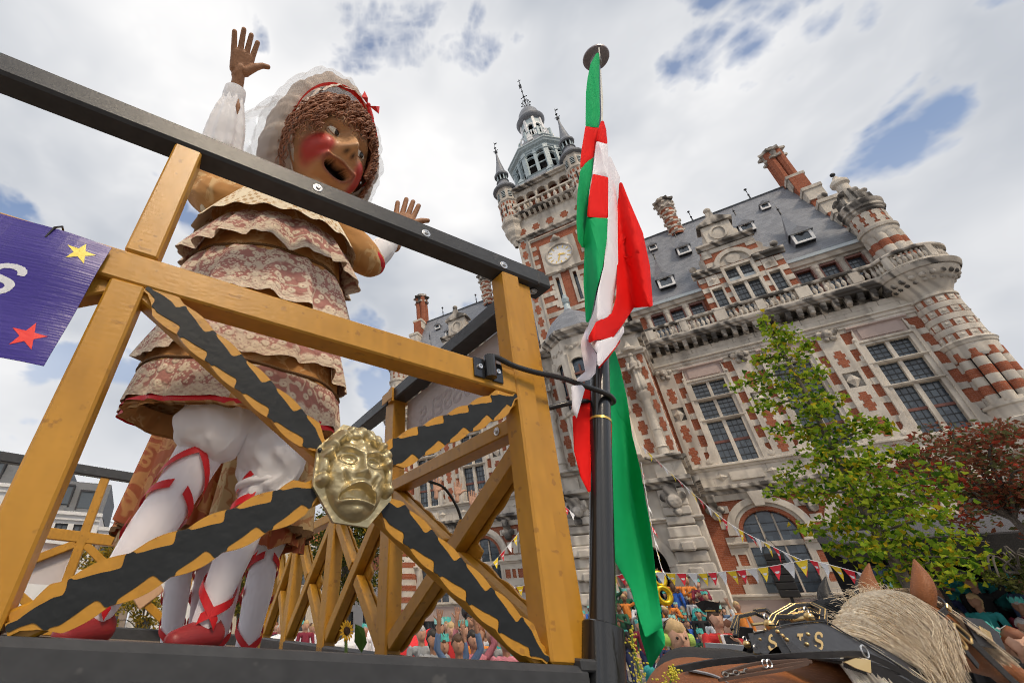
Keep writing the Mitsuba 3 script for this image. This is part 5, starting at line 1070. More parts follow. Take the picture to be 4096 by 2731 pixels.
# legs: striding, white breeches
LG = [((-1.40, .44, .03), (-1.275, .46, .41), (-1.16, .5, .82), (.047, .075, .078, .11), (-.55, -.75, 0)), ((-1.075, .46, .02), (-.985, .47, .42), (-.95, .5, .82), (.043, .068, .07, .10), (-.8, -.5, 0))]
legs(G, LG)
bz = bones([([-1.15, .5, .86], .15, [-.95, .5, .86], .15), ([-1.16, .48, .82], .15, [-1.205, .45, .66], .135), ([-.95, .49, .82], .15, [-.95, .47, .60], .14), ([-.95, .47, .58], .14, [-.975, .465, .5], .085)], .013, 5)
v = np.asarray(bz.vertices); v += (meshkit.fbm(v * np.array([12, 12, 6]), 3, 8)[:, None] - .5) * .085 * np.array([1, 1, .4])
put(G + '__breeches', TM(v, bz.faces), 'white_cotton', True, M=MF)
put(G + '__breeches_cuff', tube([[-.975 + .083 * math.cos(t), .465 + .083 * math.sin(t), .485 + .02 * math.cos(t + .5)] for t in np.linspace(0, 2 * PI, 33)], .016, 7, False), 'white_cotton', True, M=MF)
# raised arm
el = np.array([-1.545, .66, 2.12]); wr = np.array([-1.590, .36, 2.80]); so = np.array([-1.31, .55, 2.0])
sl = bones([(so, .13, (so + el) / 2 + [0, 0, -.04], .15), ((so + el) / 2 + [0, 0, -.04], .15, el, .135), (el, .135, el + (wr - el) * .2, .10)], .02, 8)
v = np.asarray(sl.vertices); v += (meshkit.fbm(v * 7, 3, 5)[:, None] - .5) * .05; uv = np.stack([np.arctan2(v[:, 1] - .6, v[:, 0] + 1.45) * .15, v[:, 2]], -1)
put(G + '__sleeve', TM(v, sl.faces), 'gold_brocade', True, M=MF, uv=uv)
d = (wr - el); d /= np.linalg.norm(d)
def cuffring(c, r, w, m, key):
    x = np.cross(d, [0, 1.0, 0]); x /= np.linalg.norm(x); y = np.cross(d, x); put(G + key, xf(lathe([(r - .008, -w), (r, -w), (r + .004, 0), (r, w), (r - .008, w)], 30), frame(c, x, y, d)), m, 30, M=MF)
cuffring(el + d * .15, .108, .03, 'red_ribbon', '__sleeve_band'); cuffring(el + d * .205, .103, .022, 'crochet', '__sleeve_trim')
pf = bones([(el + d * .16, .085, el + d * .28, .118), (el + d * .28, .118, el + d * .42, .105), (el + d * .42, .105, el + d * .6, .062)], .012, 6)
v = np.asarray(pf.vertices); ax = v - el - np.outer((v - el) @ d, d); an = np.arctan2(ax[:, 1], ax[:, 0]); v = v + ax * (.09 * np.sin(9 * an + 3 * (v @ d)) + .12 * (meshkit.fbm(v * 14, 3, 2) - .5))[:, None]
put(G + '__shirt_sleeve', TM(v, pf.faces), 'white_cotton', True, M=MF)
cuffring(el + d * .63, .063, .045, 'white_cotton', '__shirt_cuff')
q0 = fl(548, 228, .27); q1 = fl(545, 262, .30)
put(G + '__sleeve_slit', tube([q0, (q0 + q1) / 2, q1], [.003, .014, .003], 8), 'hand_skin', True, M=MF)
hand(wr + d * .03, [-.08, -.60, .75], [.12, -.78, -.62], 1, .275, G + '__hand')
# other arm, reaching out behind the rail
e2 = np.array([-.56, .56, 1.93]); w2 = np.array([-.40, .5, 2.2])
sl = bones([([-.88, .5, 2.0], .13, [-.68, .53, 1.95], .12), ([-.68, .53, 1.95], .12, e2, .095)], .02, 6); v = np.asarray(sl.vertices); v += (meshkit.fbm(v * 7, 3, 6)[:, None] - .5) * .04
put(G + '__sleeve', TM(v, sl.faces), 'gold_brocade', True, M=MF, uv=np.stack([v[:, 0], v[:, 2]], -1))
d = w2 - e2; d /= np.linalg.norm(d); cuffring(e2 + [.0, 0, 0.01], .1, .02, 'red_ribbon', '__sleeve_band')
put(G + '__shirt_sleeve', bones([(e2, .085, e2 + d * .12, .08), (e2 + d * .12, .08, w2 - d * .04, .05)], .012, 6), 'white_cotton', True, M=MF)
hand(w2, [.15, -.25, .95], [-.5, -.8, 0], 1, .29, G + '__hand')
# lace trim hanging from the sleeve
for k, (x, y) in enumerate(((470, 445), (485, 470), (475, 480))):
    q = fl(x, y, .6); put(G + '__sleeve_lace', tube(catmull([q + [0, 0, .06], q + [-.02, 0, 0], q + [.01, 0, -.03]], 5), .018, 6), 'crochet', True, M=MF)

# ---- the head
H0 = np.array([-.945, .60, 2.745]); fv = np.array([.35, -.93, 0]); fv /= np.linalg.norm(fv); sv = np.array([.93, .35, 0]); sv /= np.linalg.norm(sv)
tl = .02
_n = .33; HM = frame(H0, sv, fv * math.cos(_n) - np.array([0, 0, 1.0]) * math.sin(_n), np.array([0, 0, 1.0]) * math.cos(_n) + fv * math.sin(_n))      # head frame: x to the figure's left (right in the photo), y forward, z up
hs = trimesh.creation.icosphere(6, 1.0); u = np.asarray(hs.vertices)
def Gs(x, z, cx_, cz_, sx, sz, r=0):
    a = (x - cx_) * math.cos(r) + (z - cz_) * math.sin(r); b = -(x - cx_) * math.sin(r) + (z - cz_) * math.cos(r); return np.exp(-(a / sx) ** 2 - (b / sz) ** 2)
V = u * np.array([.275, .30, .43]); X, Z = V[:, 0], V[:, 2]; fr = smooth01(u[:, 1], .05, .5); AXx = np.abs(X)
Z0 = Z; V[:, 2] = np.where(Z < 0, Z * (1 - .13 * smooth01(-Z, .0, .3)), Z); Z = Z0
V[:, 0] *= 1 - .16 * smooth01(-Z, .12, .43) - .06 * smooth01(Z, .2, .43)
dy = np.zeros(len(V))
dy += .075 * Gs(X, Z, 0, -.045, .036, .085) + .05 * Gs(X, Z, 0, -.085, .062, .045) + .03 * Gs(AXx, Z, .045, -.098, .03, .03)
dy += .055 * Gs(AXx, Z, .15, -.125, .08, .08)
dy -= .055 * Gs(AXx, Z, .108, .015, .062, .042)
dy += .030 * Gs(AXx, Z, .105, .085, .085, .03)
dy += .050 * Gs(X, Z, 0, -.345, .075, .05) - .025 * Gs(X, Z, 0, -.285, .09, .02)
ml = (X / .095) ** 2 + ((Z + .205 - .05 * AXx) / (.030 + .012 * (Z < -.205))) ** 2
dy += .022 * np.exp(-((np.sqrt(ml) - 1.3) / .35) ** 2)
dy -= .085 * smooth01(1.15 - ml, 0, .6)
dy += .02 * Gs(AXx, Z, .115, -.20, .02, .05)
dy += .018 * Gs(AXx, Z, .20, -.30, .06, .06)
V[:, 1] += dy * fr
V += (meshkit.fbm(V * 12, 3, 3)[:, None] - .5) * .006
base = np.array([.54, .30, .15])[None] * (0.85 + .35 * meshkit.fbm(V * 9, 4, 5)[:, None])
red = np.array([.44, .018, .018]); lip = np.array([.20, .03, .03])
ck = np.clip(1.15 * Gs(AXx, Z, .165, -.12, .075, .08) + .9 * Gs(X, Z, 0, -.355, .07, .05) + .45 * Gs(AXx, Z, .19, -.24, .06, .09), 0, 1) * fr; ck = smooth01(ck, .12, .8)
ck = ck * .92; col = base * (1 - ck[:, None]) + red * ck[:, None]
lp = (np.exp(-((np.sqrt(ml) - 1.2) / .2) ** 2) * fr)[:, None]; col = col * (1 - .75 * lp) + lip * .75 * lp
mi_ = (smooth01(1.0 - ml, 0, .2) * fr)[:, None]; col = col * (1 - mi_) + np.array([.012, .005, .005]) * mi_
br = (np.exp(-((Z - .098 - .25 * (AXx - .1) * (AXx < .1)) / .013) ** 2) * (AXx > .04) * (AXx < .19) * fr)[:, None]; col = col * (1 - .6 * br) + np.array([.09, .035, .015]) * .6 * br
nos = (Gs(AXx, Z, .026, -.118, .014, .010) * fr)[:, None]; col = col * (1 - nos) + np.array([.02, .008, .006]) * nos
put(G + '__head', TM(V, hs.faces), 'face_paint', True, M=MF @ HM, color=col)
for s in (-1, 1):
    e = np.array([s * .108, .240, .015])
    ey = put(G + '__eye', ball(*e, .044, 3, (1.15, .62, .8)), 'eye_white', True, M=MF @ HM)
    put(ey + '__iris', ball(e[0] + .012, e[1] + .0195, e[2] - .001, .021, 3, (1, .5, 1.05)), 'iris', True, M=MF @ HM)
    for k, (zz, sc) in enumerate(((.022, 1), (-.024, .7))):
        t = np.linspace(-1, 1, 13); put(ey + '__lid', tube(np.stack([e[0] + .05 * t, e[1] + .018 * np.sqrt(1.001 - t * t * .8), e[2] + zz * np.sqrt(1.02 - t * t)], -1), .006 * sc * np.sqrt(1.05 - t * t * .9), 6), 'curly_hair' if k == 0 else 'hand_skin', True, M=MF @ HM)
    put(G + '__ear', cat([ball(s * .265, -.02, -.07, .055, 2, (.35, .7, 1.1)), tube([[s * .272, -.05 + .03 * math.cos(t) * 1.2, -.07 + .058 * math.sin(t)] for t in np.linspace(0, 2 * PI, 17)], .009, 6, False)]), 'face_skin', True, M=MF @ HM)
mat('face_skin', base_color=(.54, .30, .15), roughness=.4)
# curls
rng = np.random.RandomState(4); H_ = []
for k in range(330):
    a = rng.uniform(-PI * .98, PI * .98)                      # around the head, 0 = front
    x0_, y0_ = math.sin(a), math.cos(a); front = max(0, y0_)
    zt = .30 + rng.uniform(-.05, .06); ln = (.19 + .07 * rng.rand()) if front > .8 else (.36 + .16 * rng.rand() if front > .35 else .52 + .15 * rng.rand())
    if .45 < front < .8: ln *= .8
    n = 26; t = np.linspace(0, 1, n); z_ = zt - ln * t
    kk = np.sqrt(np.clip(1 - (np.clip(z_, -.42, .42) / .46) ** 2, .05, 1)); bulge = 1.05 + .10 * np.minimum(t * 3, 1) + .06 * rng.rand() + (.08 if front < .6 else .02)
    hr = .013 + .013 * rng.rand(); w = rng.uniform(3.2, 5.5); p_ = rng.rand() * 6.28
    ox, oz = hr * np.cos(w * 2 * PI * t * ln / .35 + p_), hr * np.sin(w * 2 * PI * t * ln / .35 + p_)
    tx_, ty_ = y0_, -x0_
    R = bulge * kk
    P = np.stack([.275 * x0_ * R + tx_ * ox + x0_ * oz * .5, .30 * y0_ * R + ty_ * ox + y0_ * oz, z_ + .2 * oz], -1)
    H_.append(tube(P, np.linspace(.0075, .003, n), 4, False))
put(G + '__hair', cat(H_), 'curly_hair', True, M=MF @ HM)
# bonnet: gathered crown, ribbon, halo of tulle with folds
scene['tulle_dense'] = {'type': 'mask', 'opacity': .80, 'bsdf': {'type': 'twosided', 'bsdf': {'type': 'principled', 'base_color': {'type': 'rgb', 'value': [.50, .42, .36]}, 'roughness': .9}}}
def mob(prof_, sx, sz, am, seed, cz=.10, n=180, cy=0.0):
    """gathered cap round the y axis of the head: prof_ = [(y, r)]"""
    th = np.arange(n + 1) / n * 2 * PI; ro = np.random.RandomState(seed).rand(4) * 6; V = []
    for y_, r in prof_:
        f = am * (np.sin(13 * th + ro[0]) + .8 * np.sin(22 * th + ro[1] + y_ * 6) + .6 * np.sin(37 * th + ro[2])) * min(1, r * 1.3)
        big_ = 1 + .05 * np.sin(3 * th + ro[3])
        V.append(np.stack([np.sin(th) * (r * sx * big_ + f), y_ + cy + .4 * f - .10 * (1 - np.cos(th)) * .5, cz + np.cos(th) * (r * sz * big_ + f)], -1))
    k = len(prof_); m = n + 1; F = []
    for i in range(k - 1):
        for j in range(n): a = i * m + j; F += [[a, a + m, a + m + 1], [a, a + m + 1, a + 1]]
    return TM(np.vstack(V), F)
put(G + '__bonnet', mob([(.165, .80), (.15, .84), (.135, .815), (.12, .82)], .395, .46, .004, 1), 'bonnet_cloth', True, M=MF @ HM)
put(G + '__bonnet_crown', mob([(.13, .83), (.125, .93), (.10, 1.02), (.05, 1.08), (-.03, 1.10), (-.13, 1.05), (-.24, .92), (-.33, .72), (-.40, .42), (-.43, .05)], .395, .46, .006, 2), 'tulle_dense', True, M=MF @ HM)
put(G + '__tulle', mob([(.10, .86), (.11, 1.02), (.09, 1.10), (.02, 1.15), (-.08, 1.18), (-.2, 1.14), (-.34, .98), (-.45, .7), (-.5, .3)], .40, .46, .007, 3), 'tulle', True, M=MF @ HM)
put(G + '__tulle', mob([(-.1, 1.1), (-.22, 1.22), (-.38, 1.28), (-.5, 1.2)], .40, .44, .013, 5, cz=-.02), 'tulle', True, M=MF @ HM)
th = np.linspace(-1.9, 1.9, 80); rb = []
for o in (-.012, .012): rb.append(np.stack([np.sin(th) * (.338 + o * .4), .142 + o * .5 - .05 * (1 - np.cos(th)), .10 + np.cos(th) * (.39 + o)], -1))
F = []
for j in range(79): F += [[j, j + 80, j + 81], [j, j + 81, j + 1]]
put(G + '__ribbon', TM(np.vstack(rb), F), 'red_satin', True, M=MF @ HM)
bt = np.array([.085, .17, .475])
put(G + '__bow', cat([hull([[bt[0] + s * .005, bt[1], bt[2]], [bt[0] + s * .075, bt[1] + .02, bt[2] + .05], [bt[0] + s * .085, bt[1] + .03, bt[2] - .02], [bt[0] + s * .04, bt[1] + .035, bt[2] + .01]]) for s in (-1, 1)] + [ball(*bt, .018, 1)]), 'red_satin', M=MF @ HM)
put(G + '__bow_tail', tube([bt, bt + [.06, .0, -.07], bt + [.11, -.02, -.16]], [.012, .018, .008], 5), 'red_satin', True, M=MF @ HM)
put(G + '__chin_tie', cat([tube(catmull([[-.25, -.03, -.02], [-.22, .03, -.2], [-.14, .09, -.38]], 6), .007, 5), tube([[-.16, .1, -.36], [-.10, .13, -.42]], .012, 5)]), 'bonnet_cloth', True, M=MF @ HM)

# ---- the two figures behind
def back_figure(key, x, b, coat, skirt, LGs, rot, c0, wid):
    rr = [(c0 + (2.05 - c0) * (1 - t), (.2 + wid * t), (.16 + wid * .6 * t), .02 + .03 * t) for t in np.linspace(0, 1, 9)]
    me, uv = bell(x, b, rot, rr, 120, seed=9); put(key + '__coat', me, coat, True, M=MF, uv=uv)
    me, uv = bell(x, b, rot, [(c0 + .012, wid + .203, wid * .6 + .163, .05), (c0 - .012, wid + .205, wid * .6 + .165, .05)], 120, seed=9); put(key + '__coat_hem', me, 'brown_cord', True, M=MF, uv=uv)
    me, uv = bell(x, b, rot, [(1.2, .2, .16, .01), (c0 - .08, wid + .15, wid * .6 + .12, .04)], 120, seed=10); put(key + '__skirt', me, skirt, True, M=MF, uv=uv)
    put(key + '__body', bones([([x, b, .7], .15, [x, b, 1.9], .16), ([x - .22, b, 1.85], .09, [x + .22, b, 1.85], .09), ([x, b, 1.9], .09, [x, b, 2.12], .08), ([x, b, 2.25], .13, [x, b, 2.35], .13)], .04, 4, sub=IC1), 'hand_skin', True, M=MF)
    for s in (-1, 1): put(key + '__sleeve', bones([([x + s * .24, b, 1.85], .09, [x + s * .3, b, 1.45], .08), ([x + s * .3, b, 1.45], .08, [x + s * .22, b - .15, 1.2], .06)], .03, 4, sub=IC1), coat, True, M=MF, uv=None) if 0 else None
    put(key + '__hair', bones([([x, b + .04, 2.3], .15, [x, b + .06, 2.42], .12)], .03, 3, sub=IC1), 'curly_hair', True, M=MF)
    legs(key, LGs, fc=-.19)
P2 = thing('person', 'performer in a russet brocade coat behind the lace dress, seen between its legs', 'person')
back_figure(P2, -1.16, 1.55, 'russet_brocade', 'cream_brocade', [((-1.085, 1.5, -.10), (-1.14, 1.5, .3), (-1.18, 1.52, .7), (.045, .065, .065, .09), (-.3, -.9, 0)), ((-.955, 1.6, -.10), (-.98, 1.6, .32), (-1.02, 1.58, .7), (.045, .065, .065, .09), (.2, -.9, 0))], -.1, .42, .15)
P3 = thing('person', 'performer in a cream and orange brocade skirt left of the front railing', 'person')
back_figure(P3, -.80, 1.16, 'cream_brocade', 'russet_brocade', [((-.785, 1.16, -.10), (-.762, 1.16, .32), (-.78, 1.18, .7), (.045, .07, .068, .09), (.4, -.8, 0)), ((-.90, 1.3, -.10), (-.90, 1.3, .32), (-.86, 1.25, .7), (.045, .065, .065, .09), (-.2, -.9, 0))], .05, .44, .06)
put(P3 + '__breeches', bones([([-.79, 1.18, .62], .12, [-.765, 1.16, .40], .095), ([-.765, 1.16, .4], .095, [-.762, 1.16, .34], .07)], .02, 6), 'white_cotton', True, M=MF)
# ------------------------------------------------------------------ flag draped along the pole
mat('flag_red', base_color=(.70, .010, .008), roughness=.8, specular=.15); mat('flag_green', base_color=(.006, .33, .11), roughness=.8, specular=.15); mat('flag_white', base_color=(.74, .72, .78), roughness=.8); mat('flag_hem', base_color=(.60, .60, .55), roughness=.8)
FG = thing('flag', 'red, white and green cloth flag hanging in long folds round the flagpole', 'flag')
_za = lambda P: [(1292 + .5128 * x, 57.4 + .5128 * y) for x, y in P]
_zb = lambda P: [(1234.5 + .2563 * x, 631.6 + .2563 * y) for x, y in P]
_zc = lambda P: [(1292 + .2563 * x, 976 + .2563 * y) for x, y in P]
_zd = lambda P: [(1349 + .1761 * x, 1292 + .1761 * y) for x, y in P]
def fold(x, y, seed):
    """depth of the folds (float units) where the cloth hangs"""
    s = (x - 1370 - .05 * (y - 700)) / (40 + .10 * np.maximum(y - 100, 0))
    k = .022 + .05 * np.clip((y - 100) / 900, 0, 1)
    return k * (np.sin(5.2 * s + .0035 * y + seed) + .55 * np.sin(9.1 * s - .006 * y + 2 * seed) + .8 * (meshkit.fbm(np.stack([x / 60, y / 190, 0 * x + seed], -1), 3, 7) - .5))
def drape(part, P, b, m, seed=0.0, flow=1.0, rnd=4):
    q = Polygon(P).buffer(0).buffer(-rnd).buffer(rnd * 1.0)
    if q.is_empty: return
    me = refine(ext(q, 0, 3.0), 11.0); v = np.asarray(me.vertices); out = np.empty_like(v)
    # softly rounded rims so that layers lie over each other
    from shapely import distance, points
    rim = distance(points(v[:, 0], v[:, 1]), q.boundary)
    bb = b + flow * fold(v[:, 0], v[:, 1], seed) + .006 * np.exp(-rim / 4.0)
    D = np.array([ray(x, y) for x, y in v[:, :2]]); n = _fm[:, 1]
    t = (np.dot(n, _p0 - EYE) + (bb + v[:, 2] * .0012) * KF) / (D @ n)
    pw = EYE + D * t[:, None]
    put(FG + '__' + part, TM(pw, me.faces), m, 50)
drape('green_cloth', _za([(163, 105), (150, 130), (125, 175), (112, 240), (105, 300), (103, 454), (161, 461), (168, 400), (166, 330), (165, 250), (166, 160)]), -.10, 'flag_green', .3, .6)
drape('hem', _za([(160, 103), (168, 160), (170, 250), (172, 330), (174, 400), (170, 450), (181, 430), (182, 330), (175, 240), (170, 150), (166, 100)]), -.105, 'flag_hem', .3, .5, 1)
drape('red_cloth', _za([(103, 451), (161, 459), (152, 520), (140, 592), (100, 622), (76, 664), (85, 560)]), -.10, 'flag_red', .3, .7)
drape('red_cloth', _za([(180, 412), (160, 466), (150, 522), (202, 537), (196, 470)]), -.12, 'flag_red', .8, .7)
drape('green_cloth', _za([(141, 588), (100, 614), (78, 658), (66, 760), (62, 880), (68, 962), (96, 1012), (112, 940), (110, 860), (120, 740), (132, 670)]), -.10, 'flag_green', .3, .8)
drape('white_cloth', _za([(151, 520), (202, 535), (207, 640), (207, 684), (134, 670)]), -.13, 'flag_white', .8, .7)
drape('white_cloth', _za([(203, 560), (238, 640), (258, 682), (249, 770), (248, 900), (249, 1060), (244, 1150), (226, 1240), (222, 1296), (150, 1334), (118, 1420), (100, 1390), (140, 1280), (160, 1180), (184, 1084), (198, 950), (204, 860)]), -.115, 'flag_white', 1.3)
drape('red_cloth', _za([(136, 667), (205, 682), (204, 867), (109, 859), (118, 770)]), -.135, 'flag_red', .8, .7)
drape('green_cloth', _za([(109, 857), (204, 866), (198, 970), (180, 1084), (150, 1195), (128, 1310), (106, 1354), (94, 1150), (98, 1010), (95, 950)]), -.13, 'flag_green', .8)
drape('red_cloth', _za([(256, 678), (300, 790), (360, 930), (392, 1080), (405, 1256), (395, 1262), (320, 1266), (270, 1342), (225, 1402), (145, 1412), (116, 1427), (116, 1396), (150, 1330), (220, 1292), (240, 1220), (247, 1000), (244, 850)]), -.15, 'flag_red', 2.0)
drape('white_cloth', _zb([(520, 405), (440, 470), (395, 580), (388, 640), (405, 740), (428, 862), (340, 940), (330, 950), (400, 955), (470, 935), (520, 880), (537, 720), (482, 632), (455, 565), (470, 500)]), -.12, 'flag_white', .4)
drape('white_cloth', _zb([(468, 590), (560, 588), (690, 545), (775, 428), (777, 512), (700, 642), (600, 765), (538, 838), (533, 700), (490, 640)]), -.14, 'flag_white', 1.7)
drape('red_cloth', _zb([(538, 838), (600, 765), (700, 642), (748, 560), (740, 600), (640, 740), (560, 830)]), -.09, 'flag_red', 1.0, .5, 1)
drape('white_cloth', _zb([(302, 990), (400, 985), (425, 1020), (352, 1282), (312, 1210), (304, 1060)]), -.09, 'flag_white', .5, .5)
drape('red_cloth', _zb([(420, 1010), (486, 985), (486, 1200), (486, 1400), (484, 1560)]) + _zc([(255, 100), (255, 400), (252, 648), (160, 462), (102, 232), (92, 0)]) + _zb([(318, 1400), (310, 1205), (352, 1285)]), .02, 'flag_red', 1.5, .5)
drape('red_cloth', _zc([(405, -20), (442, -20), (444, 380), (416, 470), (410, 300)]), .05, 'flag_red', .5, .3, 1)
drape('green_cloth', _zb([(690, 660), (606, 785), (618, 950), (648, 1100), (660, 1400)]) + _zc([(436, 0), (446, 380), (418, 490), (426, 760), (430, 1010), (482, 1280)]) + _zd([(372, 0), (560, 330), (630, 560), (700, 800), (760, 980), (880, 900), (985, 850), (950, 560), (890, 160)]) + _zc([(860, 1568), (830, 1280), (800, 1010), (780, 850), (740, 640), (700, 400), (640, 150), (600, 0)]) + _zb([(850, 1440), (802, 1100), (742, 830)]), .06, 'flag_green', 2.4, .9)
drape('green_cloth', _zd([(610, 440), (690, 560), (980, 830), (1012, 970), (1012, 1080), (920, 1230), (822, 1392), (790, 1290), (755, 1160), (690, 950), (640, 620)]), .03, 'flag_green', .6, .8)
# ------------------------------------------------------------------ trees
def leafmat(name, c, t=.45):
    scene[name] = {'type': 'principledthin', 'base_color': {'type': 'rgb', 'value': list(c)}, 'roughness': .5, 'diff_trans': 2 * t, 'spec_trans': 0.0}
    return name
leafmat('ginkgo_leaf', (.20, .33, .03)); leafmat('ginkgo_leaf_pale', (.36, .44, .04)); leafmat('ginkgo_leaf_dark', (.06, .14, .018)); leafmat('ginkgo_leaf_yellow', (.5, .38, .025))
leafmat('rusty_leaf', (.22, .085, .05)); leafmat('rusty_leaf_red', (.36, .06, .035)); leafmat('rusty_leaf_green', (.13, .14, .06)); leafmat('olive_leaf', (.055, .075, .018)); leafmat('olive_leaf_pale', (.12, .13, .035)); leafmat('amber_leaf', (.42, .27, .03)); leafmat('amber_leaf_pale', (.30, .24, .05))
def _bark(p, n, uv): return mix((.06, .05, .042), (.16, .14, .12), fb(p.x * 30, p.y * 30, p.z * 6, 4))
pmat('bark', _bark, roughness=.9)
def leaf_cloud(centers, size, rng, fan=True):
    """small folded leaf blades at the given points"""
    n = len(centers); a = rng.rand(n) * 2 * PI; d = rng.normal(size=(n, 3)); d[:, 2] *= .6; d /= np.linalg.norm(d, axis=1, keepdims=True)
    e = np.cross(d, rng.normal(size=(n, 3))); e /= np.linalg.norm(e, axis=1, keepdims=True); f = np.cross(d, e)
    s = size * rng.uniform(.7, 1.25, n)[:, None]
    base = centers; k = rng.uniform(.15, .5, n)[:, None]
    if fan: pts = [base, base + d * s * .75 + e * s * .62 + f * s * k * .5, base + d * s - f * s * k * .2, base + d * s * .75 - e * s * .62 + f * s * k * .5]
    else: pts = [base, base + d * s * .5 + e * s * .28 + f * s * k * .4, base + d * s, base + d * s * .5 - e * s * .28 + f * s * k * .4]
    V = np.stack(pts, 1).reshape(-1, 3); i = np.arange(n)[:, None] * 4
    return TM(V, np.vstack([i + [0, 1, 2], i + [0, 2, 3]]))
def foliage(key, C, size, mats, wts, rng, fan=True):
    which = rng.choice(len(mats), len(C), p=np.array(wts) / np.sum(wts))
    for k, m in enumerate(mats):
        if (which == k).any(): put(key + '__foliage', leaf_cloud(C[which == k], size, rng, fan), m, kind='stuff')

# ginkgo in front of the right wing: sparse tiers of leafy branches
rng = np.random.RandomState(11)
GK = thing('tree', 'young yellow green ginkgo in front of the right wing of the town hall', 'tree')
gb = at(2080, 1330, 9.0); gx, gy = gb[0], gb[1]
trunk = catmull([[gx, gy, 0], [gx + .02, gy, 1.5], [gx - .03, gy + .02, 3.2], [gx + .02, gy, 4.6], [gx, gy, 6.0]], 6)
put(GK + '__trunk', tube(trunk, np.linspace(.085, .012, len(trunk)), 9), 'bark', True)
side = np.array([.73, -.68, 0]); deep = np.array([.68, .73, 0]); LC = []
br = [(5.75, 0, .25), (5.5, .5, .35), (5.35, 3.3, .5), (5.2, .1, .5), (5.0, 3.0, .95), (4.85, .2, .45), (4.75, 2.6, .6), (4.6, 3.3, .85), (4.5, .3, .5), (4.35, 1.2, .5), (4.25, 5.0, .5), (4.15, 3.5, .75), (4.0, -.1, .7), (3.95, 2.2, .6), (3.85, .4, .85), (3.8, 4.2, .6), (3.65, 3.1, .95), (3.6, 0, .9), (3.5, 1.5, .75), (3.45, 5.2, .7), (3.35, .5, .95), (3.3, 2.7, .85), (3.2, 3.25, 1.15), (3.1, -.2, 1.15), (3.05, 1.1, .8), (3.0, 4.7, .8), (2.9, .15, 1.2), (2.85, 2.3, .8), (2.75, 3.3, 1.0), (2.7, 5.7, 1.0), (2.6, .4, 1.25), (2.55, 1.7, .7), (2.5, 3.0, .7), (2.4, -.1, 1.1), (2.35, 4.2, .6), (2.25, .6, .9), (2.15, 2.0, .5), (2.1, -.3, .8)]
for z, a, L in br:
    a += rng.uniform(-.2, .2); d = side * math.cos(a) + deep * math.sin(a); up = rng.uniform(-.05, .3); drop = rng.uniform(-.15, .05)
    P = catmull([[gx, gy, z], np.array([gx, gy, z]) + d * L * .42 + [0, 0, up * .5], np.array([gx, gy, z]) + d * L * .85 + [0, 0, up + drop]], 6)
    put(GK + '__branch', tube(P, np.linspace(.018, .004, len(P)), 5), 'bark', True)
    dens = int(125 * L + 26)
    t = rng.rand(dens) ** .75; q = P[np.minimum((t * (len(P) - 1)).astype(int), len(P) - 1)]
    clump = meshkit.noise(q * 5 + 3, 2)
    w = (.05 + .11 * (1 - t) * min(L, 1)) * (.6 + .9 * clump)
    LC.append(q + rng.normal(size=(dens, 3)) * w[:, None] * np.array([1, 1, .75]))
for z in np.linspace(2.3, 6.0, 30): n = 22; LC.append(np.array([gx, gy, z]) + rng.normal(size=(n, 3)) * (.05 + .05 * (6.1 - z)))
C = np.vstack(LC); C[:, 2] = np.minimum(C[:, 2], 6.15)
foliage(GK, C, .062, ['ginkgo_leaf', 'ginkgo_leaf_pale', 'ginkgo_leaf_dark', 'ginkgo_leaf_yellow'], [.38, .36, .16, .10], rng)
# low drooping twigs of the ginkgo, nearer
def crown_tree(key, base, z0, z1, rx, n, size, mats, wts, seed, lumps=26, trunk_r=.12, fan=False, flat=1.0):
    rng = np.random.RandomState(seed); b = np.asarray(base, float)
    tr = catmull([[b[0], b[1], 0], [b[0] + .1, b[1], z0], [b[0] - .05, b[1] + .1, (z0 + z1) / 2], [b[0], b[1], z1 * .95]], 5)
    put(key + '__trunk', tube(tr, np.linspace(trunk_r, trunk_r * .15, len(tr)), 8), 'bark', True)
    cc = np.array([b[0], b[1], (z0 + z1) / 2]); LC = []; hz = (z1 - z0) / 2
    for k in range(lumps):
        u_ = rng.normal(size=3); u_ /= np.linalg.norm(u_); r = rng.rand() ** .4 * .85
        c = cc + u_ * r * np.array([rx, rx * flat, hz]) * (1 - .25 * max(u_[2], 0)); s = rng.uniform(.22, .4) * min(rx, hz)
        if k < 14:
            P = catmull([tr[int(len(tr) * .45)], (tr[int(len(tr) * .5)] + c) / 2 + [0, 0, .2], c], 5); put(key + '__branch', tube(P, np.linspace(trunk_r * .35, .01, len(P)), 5), 'bark', True)
        m = n // lumps; v = rng.normal(size=(m, 3)); v /= np.linalg.norm(v, axis=1, keepdims=True); LC.append(c + v * (s * rng.rand(m, 1) ** .45) * np.array([1, 1, .8]))
    foliage(key, np.vstack(LC), size, mats, wts, rng, fan)
RD = thing('tree', 'rust red autumn tree at the right edge in front of the arched ground floor window', 'tree')
q = at(2335, 1200, 12.0); crown_tree(RD, [q[0], q[1], 0], 2.45, 4.75, 1.35, 5200, .085, ['rusty_leaf', 'rusty_leaf_red', 'rusty_leaf_green'], [.5, .16, .34], 5, 30, .07)
RG = thing('shrub', 'grey green shrub top below the rust red tree at the right edge', 'shrub')
q = at(2345, 1312, 9.0); crown_tree(RG, [q[0], q[1], 0], 1.95, 2.45, .42, 700, .06, ['olive_leaf', 'rusty_leaf_green', 'olive_leaf_pale'], [.3, .4, .3], 8, 10, .03)
GT = thing('tree', 'tall olive green street tree behind the front railing of the float', 'tree')
q = at(790, 1330, 23.0); crown_tree(GT, [q[0], q[1], 0], 2.2, 7.3, 2.5, 9000, .16, ['olive_leaf', 'olive_leaf_pale', 'amber_leaf'], [.55, .35, .1], 6, 44, .22)
